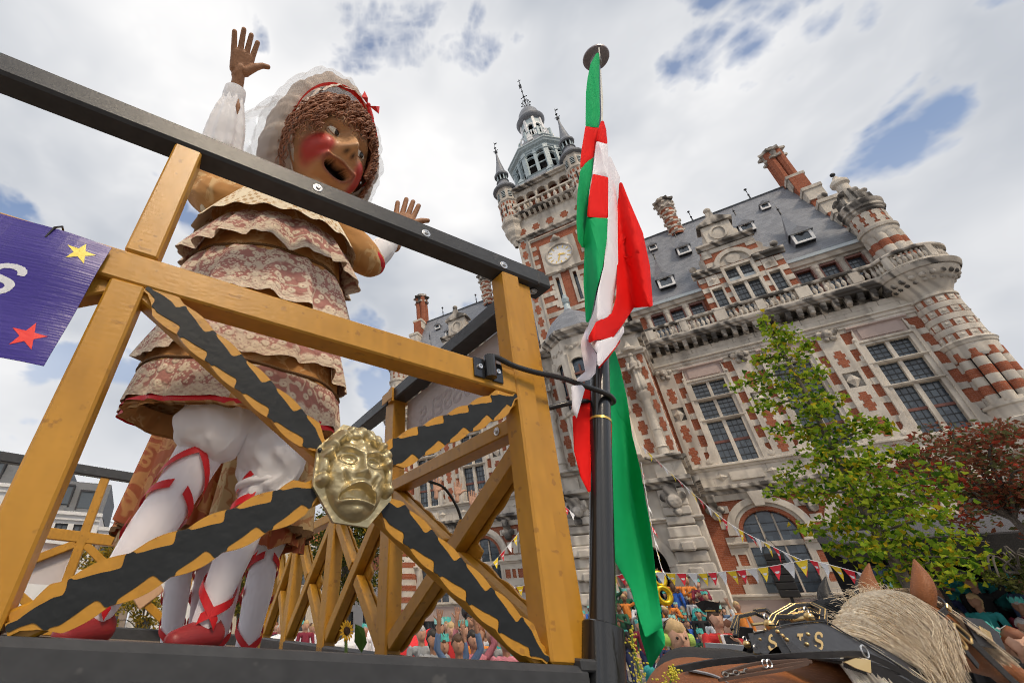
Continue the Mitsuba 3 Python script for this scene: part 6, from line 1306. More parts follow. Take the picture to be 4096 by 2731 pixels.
for (x, y, dd, z0, z1, rx, lab, sd) in ((215, 1300, 27, 2.4, 5.6, 1.5, 'yellow autumn tree before the white house, seen above the lower cross brace', 3), (325, 1430, 24, .9, 3.2, 1.6, 'yellow bush in front of the white house beside the stockinged legs', 4), (545, 1400, 24, 1.2, 4.4, 1.0, 'thin olive tree seen between the legs of the costumed figures', 9)):
    k = thing('tree', lab, 'tree'); q = at(x, y, dd); crown_tree(k, [q[0], q[1], 0], z0, z1, rx, 1500, .16, ['amber_leaf', 'amber_leaf_pale', 'olive_leaf_pale'], [.5, .3, .2] if sd != 9 else [.1, .3, .6], sd, 16, .07)

# ------------------------------------------------------------------ houses on the left of the square
HD = np.array([.906, .42, 0]); HD /= np.linalg.norm(HD); HN = np.array([HD[1], -HD[0], 0])
hp0 = at(200, 1200, 32); hp0[2] = 0
MH = frame(hp0, HD, HN, [0, 0, 1.0])     # u along the row, v towards the square
mat('white_render', base_color=(.66, .66, .66), roughness=.85); mat('grey_slate_roof', base_color=(.10, .11, .125), roughness=.6); mat('cream_render', base_color=(.52, .47, .40), roughness=.85); mat('brown_render', base_color=(.25, .20, .165), roughness=.85); mat('red_tile', base_color=(.36, .13, .07), roughness=.8); mat('dark_frame', base_color=(.03, .03, .035), roughness=.5); mat('plain_glass', base_color=(.05, .065, .08), roughness=.1, specular=.9)
def house(label, u0, u1, h, wall, roof, rh, wins, dorm=(), v=0.0):
    k = thing('house', label, 'house')
    f = sbox(u0, 0, u1, h)
    for a, b, c, d in wins: f = f.difference(sbox(a, c, b, d))
    put(k + '__wall', cat([face(f, v - .3, v), bx(u0, u1, v - 8, v - .35, 0, h)]), wall, M=MH)
    for a, b, c, d in wins:
        w = put(k + '__window', face(sbox(a, c, b, d).difference(sbox(a + .07, c + .07, b - .07, d - .07).difference(sbox((a + b) / 2 - .03, c, (a + b) / 2 + .03, d))), v - .2, v - .1), 'dark_frame', M=MH)
        put(w + '__pane', bx(a + .05, b - .05, v - .22, v - .18, c + .05, d - .05), 'plain_glass', M=MH); put(w + '__sill', bx(a - .06, b + .06, v - .1, v + .08, c - .08, c), wall, M=MH)
    put(k + '__cornice', cat([bx(u0 - .05, u1 + .05, v - .2, v + .3, h - .1, h + .08), bx(u0, u1, v - .1, v + .15, h - .35, h - .1)]), 'white_render', M=MH)
    if rh > 0:
        m = TM([[u0, v, h + .08], [u1, v, h + .08], [u1, v - .6, h + rh], [u0, v - .6, h + rh], [u0, v - 8, h + .08], [u1, v - 8, h + .08], [u1, v - 7.4, h + rh], [u0, v - 7.4, h + rh]], [[0, 1, 2], [0, 2, 3], [3, 2, 6], [3, 6, 7], [1, 5, 6], [1, 6, 2], [0, 3, 7], [0, 7, 4], [4, 7, 6], [4, 6, 5]])
        put(k + '__roof', m, roof, M=MH)
        for a, b, c, d in dorm:
            w = put(k + '__dormer', cat([bx(a - .08, b + .08, v - .9, v + .02, d, d + .1), bx(a - .08, a, v - .9, v, c - .1, d), bx(b, b + .08, v - .9, v, c - .1, d)]), 'dark_frame', M=MH)
            put(w + '__pane', bx(a, b, v - .5, v - .06, c, d), 'plain_glass', M=MH)
    return k
W = lambda us, zs, w=.62, h=.72: [(u - w / 2, u + w / 2, z, z + h) for u in us for z in zs]
house('white rendered house with a dark mansard roof behind the left post of the float', -1.9, .62, 7.0, 'white_render', 'grey_slate_roof', 1.9, W((-1.2, -.3), (1.9, 5.75)) + W((-.75,), (3.9,)), [(-1.6, -1.25, 7.5, 8.5), (-.75, -.1, 7.35, 8.25)])
house('white rendered house with a grey roof at the far left edge beyond the left post', -7.5, -2.0, 8.2, 'white_render', 'grey_slate_roof', 1.9, W((-6.5, -5.2, -3.9, -2.8), (2.0, 4.6, 6.6), .7, 1.0), [(-5.6, -4.9, 8.5, 9.4), (-3.6, -2.9, 8.5, 9.4)])
house('low brown fronted house next to the white house with the mansard roof', .72, 3.2, 6.3, 'brown_render', 'grey_slate_roof', 0, W((1.4, 2.4), (1.5, 4.3), .8, 1.1))
house('white house with dark windows seen between the legs of the costumed figures', 3.3, 9.2, 6.0, 'white_render', 'grey_slate_roof', 1.2, W((4.2, 5.6, 7.0, 8.3), (.6, 2.9), .8, 1.3), v=-2.0)
house('cream house with a red tiled roof behind the olive green street tree', 9.4, 17.5, 6.6, 'cream_render', 'red_tile', 1.6, W((10.3, 12.2, 14.1, 16.0), (1.2, 4.0), .9, 1.5), v=-4.0)
MH2 = MH
house('white house with a red tiled roof left of the town hall', 17.6, 25.0, 5.2, 'white_render', 'red_tile', 1.4, W((18.6, 20.2, 21.9, 23.6), (1.2, 3.4), .8, 1.2), v=-6.0)

# ------------------------------------------------------------------ tents, lamp, loudspeakers, stand
mat('white_canvas', base_color=(.68, .68, .68), roughness=.8); mat('red_canvas', base_color=(.66, .025, .03), roughness=.7); mat('speaker_black', base_color=(.018, .018, .02), roughness=.6); mat('dark_canvas', base_color=(.055, .055, .062), roughness=.8); mat('charcoal', base_color=(.012, .012, .013), roughness=.8)
def tent(label, x, y, d, w, hz, top, m):
    k = thing('tent', label, 'tent'); q = at(x, y, d)
    z = q[2]; c = [[q[0] + a * w, q[1] + b * w, z - hz] for a, b in ((-1, -1), (1, -1), (1, 1), (-1, 1))]
    put(k + '__roof', TM(c + [[q[0], q[1], z]], [[0, 1, 4], [1, 2, 4], [2, 3, 4], [3, 0, 4]]), m)
    put(k + '__valance', cat([TM([c[i], c[(i + 1) % 4], np.array(c[(i + 1) % 4]) - [0, 0, .3], np.array(c[i]) - [0, 0, .3]], [[0, 1, 2], [0, 2, 3]]) for i in range(4)]), m)
    for a in c: put(k + '__pole', tube([a, [a[0], a[1], 0]], .025, 6), 'steel')
    return k, q
tent('white pointed tent roof low behind the front railing of the float', 640, 1455, 19, 1.6, .55, 0, 'white_canvas'); tent('white pointed tent roof beside the sunflower behind the float railing', 862, 1425, 17, 1.3, .6, 0, 'white_canvas')
tk, q = tent('red pointed tent roof printed with white leaves above the waving crowd', 988, 1442, 15, 1.0, .42, 0, 'red_canvas')
for a, b in ((-.55, .1), (.35, .2), (.62, .3)):
    P = []
    for j in range(5):
        ang = 1.2 + j * .5; P.append(Polygon([(0, 0), (.11 * math.cos(ang - .14), .11 * math.sin(ang - .14)), (.15 * math.cos(ang), .15 * math.sin(ang)), (.11 * math.cos(ang + .14), .11 * math.sin(ang + .14))]))
    m = ext(unary_union(P), 0, .004); n_ = np.array([0, -.38, .92]); put(tk + '__white_print', xf(m, frame([q[0] + a, q[1] - b * 1.0 - .32, q[2] - .42 * (b + .32) + .012], [1, 0, 0], [0, .92, .38], [0, -.38, .92])), 'white_print')
q = at(1072, 1405, 17); LP = thing('street_lamp', 'dark globe street lamp standing behind the waving crowd', 'street lamp')
put(LP + '__globe', ball(q[0], q[1], q[2], .17, 2, (1, 1, 1.15)), 'dark_metal', True); put(LP + '__post', lathe([(.09, 0), (.07, .5), (.045, .6), (.04, q[2] - .3), (.09, q[2] - .2), (.06, q[2] - .12)], 10, q[0], q[1]), 'dark_metal', 40); put(LP + '__finial', lathe([(.05, q[2] + .18), (.03, q[2] + .25), (.005, q[2] + .33)], 8, q[0], q[1]), 'dark_metal')
def speaker(label, u, v, z0, z1, w):
    k = thing('loudspeaker', label, 'loudspeaker'); n = 6
    for i in range(n):
        a, b = z0 + (z1 - z0) * i / n, z0 + (z1 - z0) * (i + 1) / n - .015; put(k + '__cabinet', cbx(u - w, u + w, v - .35, v, a, b, .02), 'speaker_black', M=MB); put(k + '__grille', bx(u - w + .03, u + w - .03, v + .001, v + .008, a + .03, b - .03), 'charcoal', M=MB)
    put(k + '__rigging', cat([tube([[u - w, v - .1, z1], [u, v - .1, z1 + .6]], .012, 5), tube([[u + w, v - .1, z1], [u, v - .1, z1 + .6]], .012, 5), tube([[u, v - .1, z1 + .6], [u, 0, z1 + 1.4]], .012, 5)]), 'dark_metal', M=MB)
    put(k + '__stand', bx(u - .05, u + .05, v - .25, v - .15, 0, z0), 'dark_metal', M=MB)
speaker('black line array loudspeaker hanging before the arched window right of the portal', 4.78, .6, 2.5, 4.1, .32); speaker('black line array loudspeaker left of the portal, seen through the cross braces', -5.0, .6, 2.6, 4.2, .3)
# covered stand at the right: dark roof on trusses, stepped seating under it
ST = thing('grandstand', 'dark roofed spectator stand at the right with black trusses over stepped seats', 'stand')
sd = BXv; sq = at(2060, 1300, 13.0); MS = frame([sq[0], sq[1], 0], BXv, -BYv, [0, 0, 1.0])
put(ST + '__roof', cat([prof(-.6, 7.5, [(-2.6, 3.55), (.15, 2.92), (.15, 2.98), (-2.6, 3.63)])]), 'dark_canvas', M=MS)
put(ST + '__roof_fascia', bx(-.6, 7.5, .12, .16, 2.66, 2.95), 'charcoal', M=MS); put(ST + '__roof_side', prof(-.62, -.58, [(-2.6, 3.3), (.14, 2.66), (.14, 2.96), (-2.6, 3.6)]), 'dark_canvas', M=MS)
put(ST + '__back_wall', bx(-.6, 7.5, -2.65, -2.6, 0, 3.3), 'charcoal', M=MS)
for v, z in ((.1, 2.55), (-.6, 2.72), (-1.4, 2.88), (-2.2, 3.02)):
    put(ST + '__truss', cat([tube([[-.5, v, z], [7.5, v, z]], .03, 6), tube([[-.5, v, z + .2], [7.5, v, z + .2]], .03, 6)] + [tube([[-.5 + i * .4, v, z], [-.3 + i * .4, v, z + .2]], .014, 4) for i in range(20)]), 'charcoal', M=MS)
for u in (-.45, 2.2, 4.8, 7.4): put(ST + '__post', bx(u - .05, u + .05, .04, .14, 0, 2.7), 'charcoal', M=MS)
for i in range(6): put(ST + '__tier', bx(-.4, 7.4, -2.6, -.1 - i * .4, .28 * i, .28 * (i + 1)), 'charcoal', M=MS)
q = at(2060, 1215, 15.0)
for (a, b, lab) in ((2020, 2085, 'grey folded awning panel behind the ginkgo over the stand'), (2105, 2165, 'grey awning panel under the rust red tree over the stand')):
    k = thing('awning', lab, 'awning'); p0, p1, p2, p3 = at(a, 1222, 14), at(b, 1212, 14), at(b + 6, 1245, 13.6), at(a + 6, 1262, 13.6); put(k + '__panel', TM(list([p0, p1, p2, p3]) + [p + np.array([0, 0, -.04]) for p in (p0, p1, p2, p3)], [[0, 1, 2], [0, 2, 3], [4, 6, 5], [4, 7, 6], [0, 4, 5], [0, 5, 1], [3, 2, 6], [3, 6, 7]]), 'dark_canvas')
    put(k + '__pole', tube([[p3[0], p3[1], 0], p3], .03, 6), 'charcoal')

# ------------------------------------------------------------------ bunting
mat('flag_yellow', base_color=(.80, .58, .03), roughness=.7); mat('pennant_white', base_color=(.72, .72, .74), roughness=.8); mat('pennant_red', base_color=(.66, .02, .04), roughness=.7); mat('string_white', base_color=(.7, .7, .7), roughness=.8); mat('pennant_print', base_color=(.55, .55, .57), roughness=.8)
def bunting(label, P, n, h, seed=0, off=0):
    k = thing('bunting', label, 'bunting'); rng = np.random.RandomState(seed)
    C = catmull(P, 20); seg = np.r_[0, np.cumsum(np.linalg.norm(np.diff(C, axis=0), axis=1))]; put(k + '__string', tube(C, .006, 4), 'string_white')
    for i in range(n):
        s = seg[-1] * (i + .5) / n; p = np.array([np.interp(s, seg, C[:, j]) for j in range(3)]); p2 = np.array([np.interp(s + .01, seg, C[:, j]) for j in range(3)])
        x = p2 - p; x /= np.linalg.norm(x); sw = rng.uniform(-.3, .3); nrm = np.cross(x, [0, 0, 1.0]); nrm /= np.linalg.norm(nrm); dn = np.array([0, 0, -1.0]) + nrm * sw; dn /= np.linalg.norm(dn); w = h * .42
        c = i + off; m = ('pennant_white', 'flag_yellow', 'pennant_red')[c % 3]
        nn_ = np.cross(x, dn)
        tri = TM([p - x * w, p + x * w, p + dn * h, p - x * w * .5 + dn * h * .5 + nn_ * .02, p + x * w * .5 + dn * h * .5 + nn_ * .02], [[0, 1, 4], [0, 4, 3], [3, 4, 2]])
        f = put(k + '__pennant', tri, m)
        if m != 'pennant_white': put(f + '__print', xf(ext(Point(0, 0).buffer(h * .17, 4), -.003, .003), frame(p + dn * h * .36 + nn_ * .018, x, dn, nn_)), 'pennant_white')
bunting('pennant bunting rising from the ginkgo to the portal roof', [at(1470, 1020, 19), at(1540, 1085, 18), at(1660, 1190, 16), at(1770, 1252, 14), at(1856, 1292, 12.5)], 21, .30, 1)
bunting('bunting of pennants strung level across the foot of the portal to the ginkgo', [at(1398, 1326, 15), at(1460, 1314, 14.6), at(1600, 1316, 14), at(1740, 1304, 13), at(1856, 1284, 12.5)], 19, .27, 2, 1)
bunting('short end of bunting with pennants between the ginkgo and the black horse', [at(1856, 1284, 12.5), at(1920, 1300, 12), at(2000, 1322, 11.6)], 5, .25, 3, 2)
bunting('bunting hanging steeply beside the green cloth of the flag', [at(1472, 1060, 19), at(1492, 1180, 17), at(1510, 1270, 16), at(1524, 1316, 15)], 12, .30, 4, 1)
bunting('bunting of pennants slanting behind the front cross brace of the float', [at(1112, 1312, 18), at(1150, 1272, 18), at(1200, 1212, 18.5), at(1222, 1180, 19)], 8, .30, 5)
bunting('bunting of pennants level with the loudspeaker seen through the front cross brace', [at(1130, 1352, 17), at(1190, 1346, 17), at(1240, 1338, 17)], 6, .28, 6, 1)
bunting('bunting of pennants between the corner post and the flagpole', [at(1262, 1118, 18), at(1285, 1150, 18), at(1320, 1182, 18)], 5, .28, 7, 2)
# ------------------------------------------------------------------ spectators
SKIN = []
for i, c in enumerate(((.44, .24, .16), (.36, .19, .12), (.50, .29, .20), (.16, .08, .05))): SKIN.append(mat(f'skin_tone_{"abcd"[i]}', base_color=c, roughness=.55, specular=.3))
CL = {'white': (.68, .68, .70), 'red': (.52, .03, .03), 'navy blue': (.02, .03, .09), 'bright blue': (.03, .12, .48), 'black': (.016, .016, .018), 'grey': (.26, .27, .28), 'teal': (.03, .30, .30), 'yellow': (.70, .48, .04), 'pink': (.50, .18, .22), 'lime green': (.38, .55, .12), 'maroon': (.20, .02, .04), 'denim blue': (.10, .16, .28), 'beige': (.48, .40, .30), 'orange': (.66, .22, .04), 'dark green': (.02, .09, .05)}
for k, c in CL.items(): mat('cloth_' + k.replace(' ', '_'), base_color=c, roughness=.85)
HR = {'brown': (.08, .04, .02), 'dark': (.02, .014, .01), 'blond': (.48, .33, .16), 'grey': (.40, .39, .38), 'auburn': (.2, .07, .03)}
for k, c in HR.items(): mat('hair_' + k, base_color=c, roughness=.6)
mat('paper_crown', base_color=(.10, .52, .47), roughness=.7); mat('paper_crown_pale', base_color=(.35, .70, .66), roughness=.7); mat('phone_black', base_color=(.012, .012, .014), roughness=.2)
OCT = np.array([[1, 0, 0], [-1, 0, 0], [0, 1, 0], [0, -1, 0], [0, 0, 1], [0, 0, -1]] + [[a, b, c] for a in (-.577, .577) for b in (-.577, .577) for c in (-.577, .577)], float)
def fig_meshes(pose):
    """a standing figure 1.7 m tall, facing -y; returns skin, top, trousers, hair, shoes meshes"""
    arms = {'down': [((.20, 0, 1.36), (.25, .02, 1.08), (.24, -.08, .84))] * 2, 'wave': [((.20, 0, 1.36), (.36, -.05, 1.45), (.33, -.12, 1.78)), ((.20, 0, 1.36), (.25, .02, 1.08), (.22, -.12, .86))], 'clap': [((.20, 0, 1.36), (.27, -.10, 1.12), (.06, -.30, 1.22))] * 2, 'up': [((.20, 0, 1.38), (.32, -.08, 1.55), (.27, -.16, 1.88))] * 2, 'hold': [((.20, 0, 1.36), (.26, -.08, 1.10), (.10, -.30, 1.30)), ((.20, 0, 1.36), (.26, -.06, 1.08), (.12, -.28, 1.16))]}[pose]
    skin = [((0, -.01, 1.38), .06, (0, -.015, 1.50), .055), ((0, -.025, 1.60), .095, (0, -.045, 1.54), .075), ((0, -.125, 1.575), .012, (0, -.11, 1.60), .012)]
    top = [((-.13, 0, 1.34), .075, (.13, 0, 1.34), .075), ((0, 0, 1.32), .13, (0, 0, 1.0), .135), ((-.07, 0, .92), .11, (.07, 0, .92), .11)]
    sh = []
    for k, (s, e, h) in enumerate(arms):
        m = np.array([1 if k == 0 else -1, 1, 1]); s, e, h = np.array(s) * m, np.array(e) * m, np.array(h) * m
        d = (h - e) / np.linalg.norm(h - e); top += [(s, .062, e, .05), (e, .05, e + (h - e) * .55, .042)]
        skin += [(e + (h - e) * .5, .036, h, .028), (h, .036, h + d * .09, .032)]
        sd = np.cross(d, [0, 1.0, 0]); sd /= np.linalg.norm(sd)
        for q in (-.5, -.17, .17, .5): skin += [(h + d * .09 + sd * .05 * q * 1.2, .012, h + d * .175 + sd * .09 * q, .009)]
        skin += [(h + d * .03 + sd * .03, .014, h + d * .08 + sd * .085, .010)]
    skin += [((0, 0, 1.36), .06, (0, 0, 1.2), .06)] + [((h0 * .5, 0, 1.3), .03, (h0, 0, 1.34), .03) for h0 in (-.18, .18)]
    for k, (s, e, h) in enumerate(arms):
        m = np.array([1 if k == 0 else -1, 1, 1]); skin += [(np.array(s) * m, .03, np.array(e) * m, .03), (np.array(e) * m, .03, np.array(h) * m, .027)]
    leg = [((x * .09, 0, .90), .105, (x * .10, -.01, .5), .07) for x in (-1, 1)] + [((x * .10, -.01, .5), .07, (x * .10, .01, .09), .05) for x in (-1, 1)] + [((-.08, 0, .92), .11, (.08, 0, .92), .11)]
    shoe = [((x * .10, .03, .045), .045, (x * .11, -.13, .04), .04) for x in (-1, 1)]
    hair = [((0, .015, 1.635), .098, (0, .03, 1.60), .102), ((0, -.03, 1.66), .085, (0, .02, 1.665), .09), ((0, .05, 1.56), .075, (0, .055, 1.48), .05)]
    b = lambda S: bones(S, 0, 0, sub=OCT)
    return [b(skin), b(top), b(leg), b(hair), b(shoe)]
FIG = {p: fig_meshes(p) for p in ('down', 'wave', 'clap', 'up', 'hold')}
FPLY = {p: [mikit.ply(m, None, smooth=50) for m in ms] for p, ms in FIG.items()}
crown_m = TM(*[(lambda th: (np.vstack([np.stack([.10 * np.cos(th), .10 * np.sin(th), 1.66 + 0 * th], -1), np.stack([.105 * np.cos(th), .105 * np.sin(th), 1.72 + .06 * (np.arange(17) % 2)], -1)]), [[j, j + 1, 17 + j + 1] for j in range(16)] + [[j, 17 + j + 1, 17 + j] for j in range(16)]))(np.linspace(0, 2 * PI, 17))][0])
CROWN = mikit.ply(crown_m, None)
def ref(b): return {'type': 'ref', 'id': b}
used_labels = {}
def person(pos, face, scale, pose, skin, shirt, legs_, hair, crown, where, group=None, lean=0.0, label=None):
    """pos: feet; face: azimuth towards which the person looks"""
    c = f'{hair} hair' + (', paper crown' if crown else '')
    doing = {'down': 'standing', 'wave': 'waving', 'clap': 'clapping', 'up': 'hands raised', 'hold': 'with phone'}[pose]
    lab = label or f'{shirt} top, {legs_} trousers, {c}, {doing}, {where}'
    k = numbered('person'); used_labels.setdefault(lab, []).append(k); info(k, lab, 'person', group)
    M = np.eye(4); a = face + PI / 2; ca, sa = math.cos(a) * scale, math.sin(a) * scale
    M[:3, :3] = [[ca, -sa, 0], [sa, ca, 0], [0, 0, scale]]; M[:3, 3] = pos
    tw = T(M.tolist())
    for nm_, q, b in zip(('body', 'shirt', 'trousers', 'hair', 'shoes'), FPLY[pose], (SKIN[skin], 'cloth_' + shirt.replace(' ', '_'), 'cloth_' + legs_.replace(' ', '_'), 'hair_' + hair, 'dark_leather')):
        scene[k + '__' + nm_] = {**q, 'to_world': tw, 'bsdf': ref(b)}
    if crown: scene[k + '__paper_crown'] = {**CROWN, 'to_world': tw, 'bsdf': ref('paper_crown' if crown == 1 else 'paper_crown_pale')}
    if pose == 'hold': put(k + '__phone', xf(cbx(-.08, .08, -.36, -.35, 1.28, 1.40, .003), M), 'phone_black')
    return k
rc = random.Random(5)
def toward(p): return math.atan2(EYE[1] - p[1], EYE[0] - p[0])
TOPS = list(CL)
# on the portal steps and just before them
n_ = 0
def steps_z(P):
    u = P @ BXv - OU; v = -(P @ BYv) + OV
    for k in range(7, -1, -1):
        if PV - .5 <= v <= PV + 4.6 - .45 * k and abs(u - AX) < 4.5 - .1 * k: return .18 * (k + 1)
    return 0.0
for row, (v0, lo, hi, nn_, kid) in enumerate(((3.7, -1.5, 1.6, 8, .8), (4.3, -1.6, 2.0, 9, .72), (4.9, -1.7, 2.4, 10, .68), (5.5, -1.7, 2.9, 11, .68), (6.1, -1.7, 3.1, 11, .72), (6.8, -1.8, 3.3, 11, .76), (7.6, -1.8, 3.2, 10, .72), (8.9, -2.0, 3.0, 9, .78))):
    for i in range(nn_):
        u = lo + (hi - lo) * (i + .5 * rc.random()) / nn_; v = v0 + rc.uniform(-.15, .15); p = BXv * (OU + u) - BYv * (v - OV); p = np.array([p[0], p[1], 0]); p[2] = steps_z(p)
        sc = kid * rc.uniform(.9, 1.12) if rc.random() < .75 else rc.uniform(.95, 1.05)
        person(p, toward(p) + rc.uniform(-.4, .4), sc, rc.choice(['down', 'down', 'clap', 'wave', 'clap']), rc.choice([0, 0, 1, 2, 3]), rc.choice(['white', 'white', 'red', 'navy blue', 'bright blue', 'teal', 'maroon', 'grey', 'black', 'dark green', 'orange', 'denim blue']), rc.choice(['denim blue', 'navy blue', 'black', 'beige', 'grey']), rc.choice(list(HR)[:3]), rc.choice([0, 1, 2, 1]), f'portal steps row {row + 1}', 'children and grown ups on the portal steps')
# waving behind the float rail
for i, (x, d, sc, pose, sh, hr, cr) in enumerate(((968, 9.5, .98, 'down', 'grey', 'grey', 0), (995, 8.0, .95, 'down', 'grey', 'dark', 0), (1018, 8.2, .90, 'wave', 'denim blue', 'brown', 1), (1040, 10.5, 1.0, 'down', 'red', 'blond', 0), (1052, 7.6, .92, 'up', 'denim blue', 'brown', 0), (1068, 11, 1.0, 'down', 'maroon', 'brown', 1), (1088, 8.4, .94, 'up', 'pink', 'dark', 0), (1104, 9.5, .98, 'down', 'orange', 'auburn', 0), (1118, 10, 1.02, 'down', 'white', 'brown', 2), (1132, 8.6, .98, 'down', 'grey', 'grey', 0), (1146, 9.6, .98, 'clap', 'teal', 'brown', 1), (1160, 8.2, .93, 'down', 'pink', 'grey', 0), (1112, 12.5, 1.08, 'down', 'white', 'dark', 1), (1086, 13, 1.1, 'wave', 'black', 'dark', 0), (1030, 13, 1.04, 'down', 'red', 'blond', 1), (1140, 12, 1.06, 'down', 'teal', 'dark', 1), (1012, 11.5, 1.02, 'down', 'teal', 'dark', 2))):
    p = at(x, 1480, d); p[2] = .0; person(p, toward(p) + rc.uniform(-.3, .3), sc, pose, rc.choice([0, 1, 2, 2]), sh, 'denim blue', hr, cr, 'behind the float', 'spectators behind the float')
for i in range(12):
    x = rc.choice([600, 650, 700, 720, 836, 845, 850, 630, 668, 950, 905, 915]); p = at(x + rc.uniform(-8, 8), 1480, rc.uniform(15, 21)); p[2] = 0
    person(p, toward(p), rc.uniform(.94, 1.04), 'down', rc.choice([0, 1, 2]), rc.choice(['black', 'navy blue', 'grey', 'maroon', 'white']), 'denim blue', rc.choice(list(HR)), rc.choice([0, 1, 0]), 'by the white tents', 'far spectators by the tents')
# the grandstand
for row in range(5):
    for i in range(13):
        u = .1 + i * .56 + rc.uniform(-.12, .12) + .2 * (row % 2); v = -.35 - .4 * (5 - row) + .25 if False else -2.3 + .4 * row
        z = .28 * (5 - row) + .0; p = MS[:3, :3] @ np.array([u, v, 0]) + MS[:3, 3]; p[2] = z
        person(p, toward(p) + rc.uniform(-.5, .2), rc.uniform(.90, 1.02) * .93, rc.choice(['down', 'down', 'clap', 'down', 'wave']), rc.choice([0, 1, 2]), rc.choice(['black', 'navy blue', 'black', 'grey', 'teal', 'denim blue', 'dark green', 'maroon']), 'black', rc.choice(list(HR)), rc.choice([0, 0, 1, 2]), f'grandstand row {row + 1}', 'spectators in the grandstand')
for i in range(16):
    p = at(2175 + i * 12 + rc.uniform(-5, 5), 1480, rc.uniform(8.5, 12)); p[2] = 0
    person(p, toward(p) + rc.uniform(-.5, .3), rc.uniform(.90, 1.0), rc.choice(['down', 'clap', 'down', 'hold']), rc.choice([0, 1, 2]), rc.choice(['black', 'navy blue', 'denim blue', 'teal', 'grey', 'maroon']), 'black', rc.choice(list(HR)), rc.choice([0, 0, 1, 2]), 'grandstand front', 'spectators before the grandstand')
# singled out figures
hm = at(1645, 1425, 9.5); hm[2] = .17
K = person(hm, toward(hm) + .3, 1.0, 'hold', 2, 'red', 'black', 'brown', 0, '', label='man in a red braided coat and black tricorn hat behind the horse collars')
hm2 = frame([hm[0], hm[1], hm[2] + 1.68], [1, 0, 0], [0, 1, 0], [0, 0, 1])
put(K + '__tricorn_hat', xf(cat([lathe([(.0, .13), (.08, .12), (.1, .02), (.1, 0)], 14)] + [TM([[.13 * math.cos(a), .13 * math.sin(a), 0], [.13 * math.cos(a + 2.09), .13 * math.sin(a + 2.09), 0], [.2 * math.cos(a), .2 * math.sin(a), .12], [.2 * math.cos(a + 2.09), .2 * math.sin(a + 2.09), .12], [.14 * math.cos(a + 1.05), .14 * math.sin(a + 1.05), .16]], [[0, 1, 3], [0, 3, 4], [0, 4, 2]]) for a in (0.5, 2.59, 4.69)]), hm2), 'charcoal'); put(K + '__hat_braid', xf(lathe([(.105, .01), (.108, .03), (.105, .03)], 16), hm2), 'gold_leaf')
fd = np.array([math.cos(toward(hm) + .3), math.sin(toward(hm) + .3), 0]); sd_ = np.array([-fd[1], fd[0], 0])
put(K + '__shirt_front', xf(cbx(-.055, .055, -.01, .01, 0, .38, .008), frame(hm + np.array([0, 0, 1.02]) + fd * .135, sd_, -fd, [0, 0, 1])), 'cloth_white'); put(K + '__coat_braid', xf(cat([bx(s * .075 - .01, s * .075 + .01, -.012, .005, 0, .38) for s in (-1, 1)]), frame(hm + np.array([0, 0, 1.02]) + fd * .134, sd_, -fd, [0, 0, 1])), 'gold_leaf')
wm = at(1668, 1420, 10.2); wm[2] = .05; person(wm, toward(wm), .98, 'down', 2, 'bright blue', 'black', 'auburn', 0, '', label='woman in a bright blue jacket with long auburn hair beside the man in the tricorn hat')
put('person_probe', bx(0, .01, 0, .01, -.5, -.49), 'charcoal') if 0 else None
bl = BXv * (OU + 1.25) - BYv * (4.6 - OV); bl = np.array([bl[0], bl[1], 1.2]); person(bl, toward(bl) + 2.6, 1.0, 'down', 0, 'bright blue', 'beige', 'brown', 0, '', label='person in a bright blue jacket and beige trousers seen from behind at the portal')
# child with green ear defenders
kd = at(1555, 1462, 5.2); sck = .92; kd[2] = kd[2] - 1.60 * sck
K = person(kd, toward(kd) + .35, sck, 'clap', 2, 'white', 'grey', 'blond', 0, '', label='blond child with lime green ear defenders sitting on shoulders left of the horse collars')
fa = toward(kd) + .35; fd = np.array([math.cos(fa), math.sin(fa), 0]); sd_ = np.array([-fd[1], fd[0], 0]); hc = kd + np.array([0, 0, 1.60 * sck])
for s in (-1, 1): put(K + '__ear_defender', xf(lathe([(0, -.02), (.042, -.018), (.047, 0), (.042, .03), (0, .035)], 16), frame(hc + sd_ * s * .088 - [0, 0, .02], fd, np.cross(sd_ * s, fd), sd_ * s)), 'cloth_lime_green', 40)
put(K + '__headband', tube([hc + sd_ * math.cos(t) * .105 + np.array([0, 0, math.sin(t) * .115]) for t in np.linspace(0, PI, 17)], .008, 6, False), 'phone_black')
put(K + '__eyes', cat([ball(*(hc + fd * .088 + sd_ * s * .033 + [0, 0, -.005]), .011, 1) for s in (-1, 1)]), 'iris'); put(K + '__mouth', cat([tube([hc + fd * .098 + sd_ * a + [0, 0, -.062] for a in (-.02, 0, .02)], .006, 5)]), 'lip_red'); mat('lip_red', base_color=(.35, .07, .07), roughness=.5)
cr = at(1555, 1490, 5.35); cr[2] = 0; person(cr, toward(cr), .84, 'down', 0, 'grey', 'denim blue', 'dark', 0, '', label='grown up carrying the child with ear defenders on the shoulders')
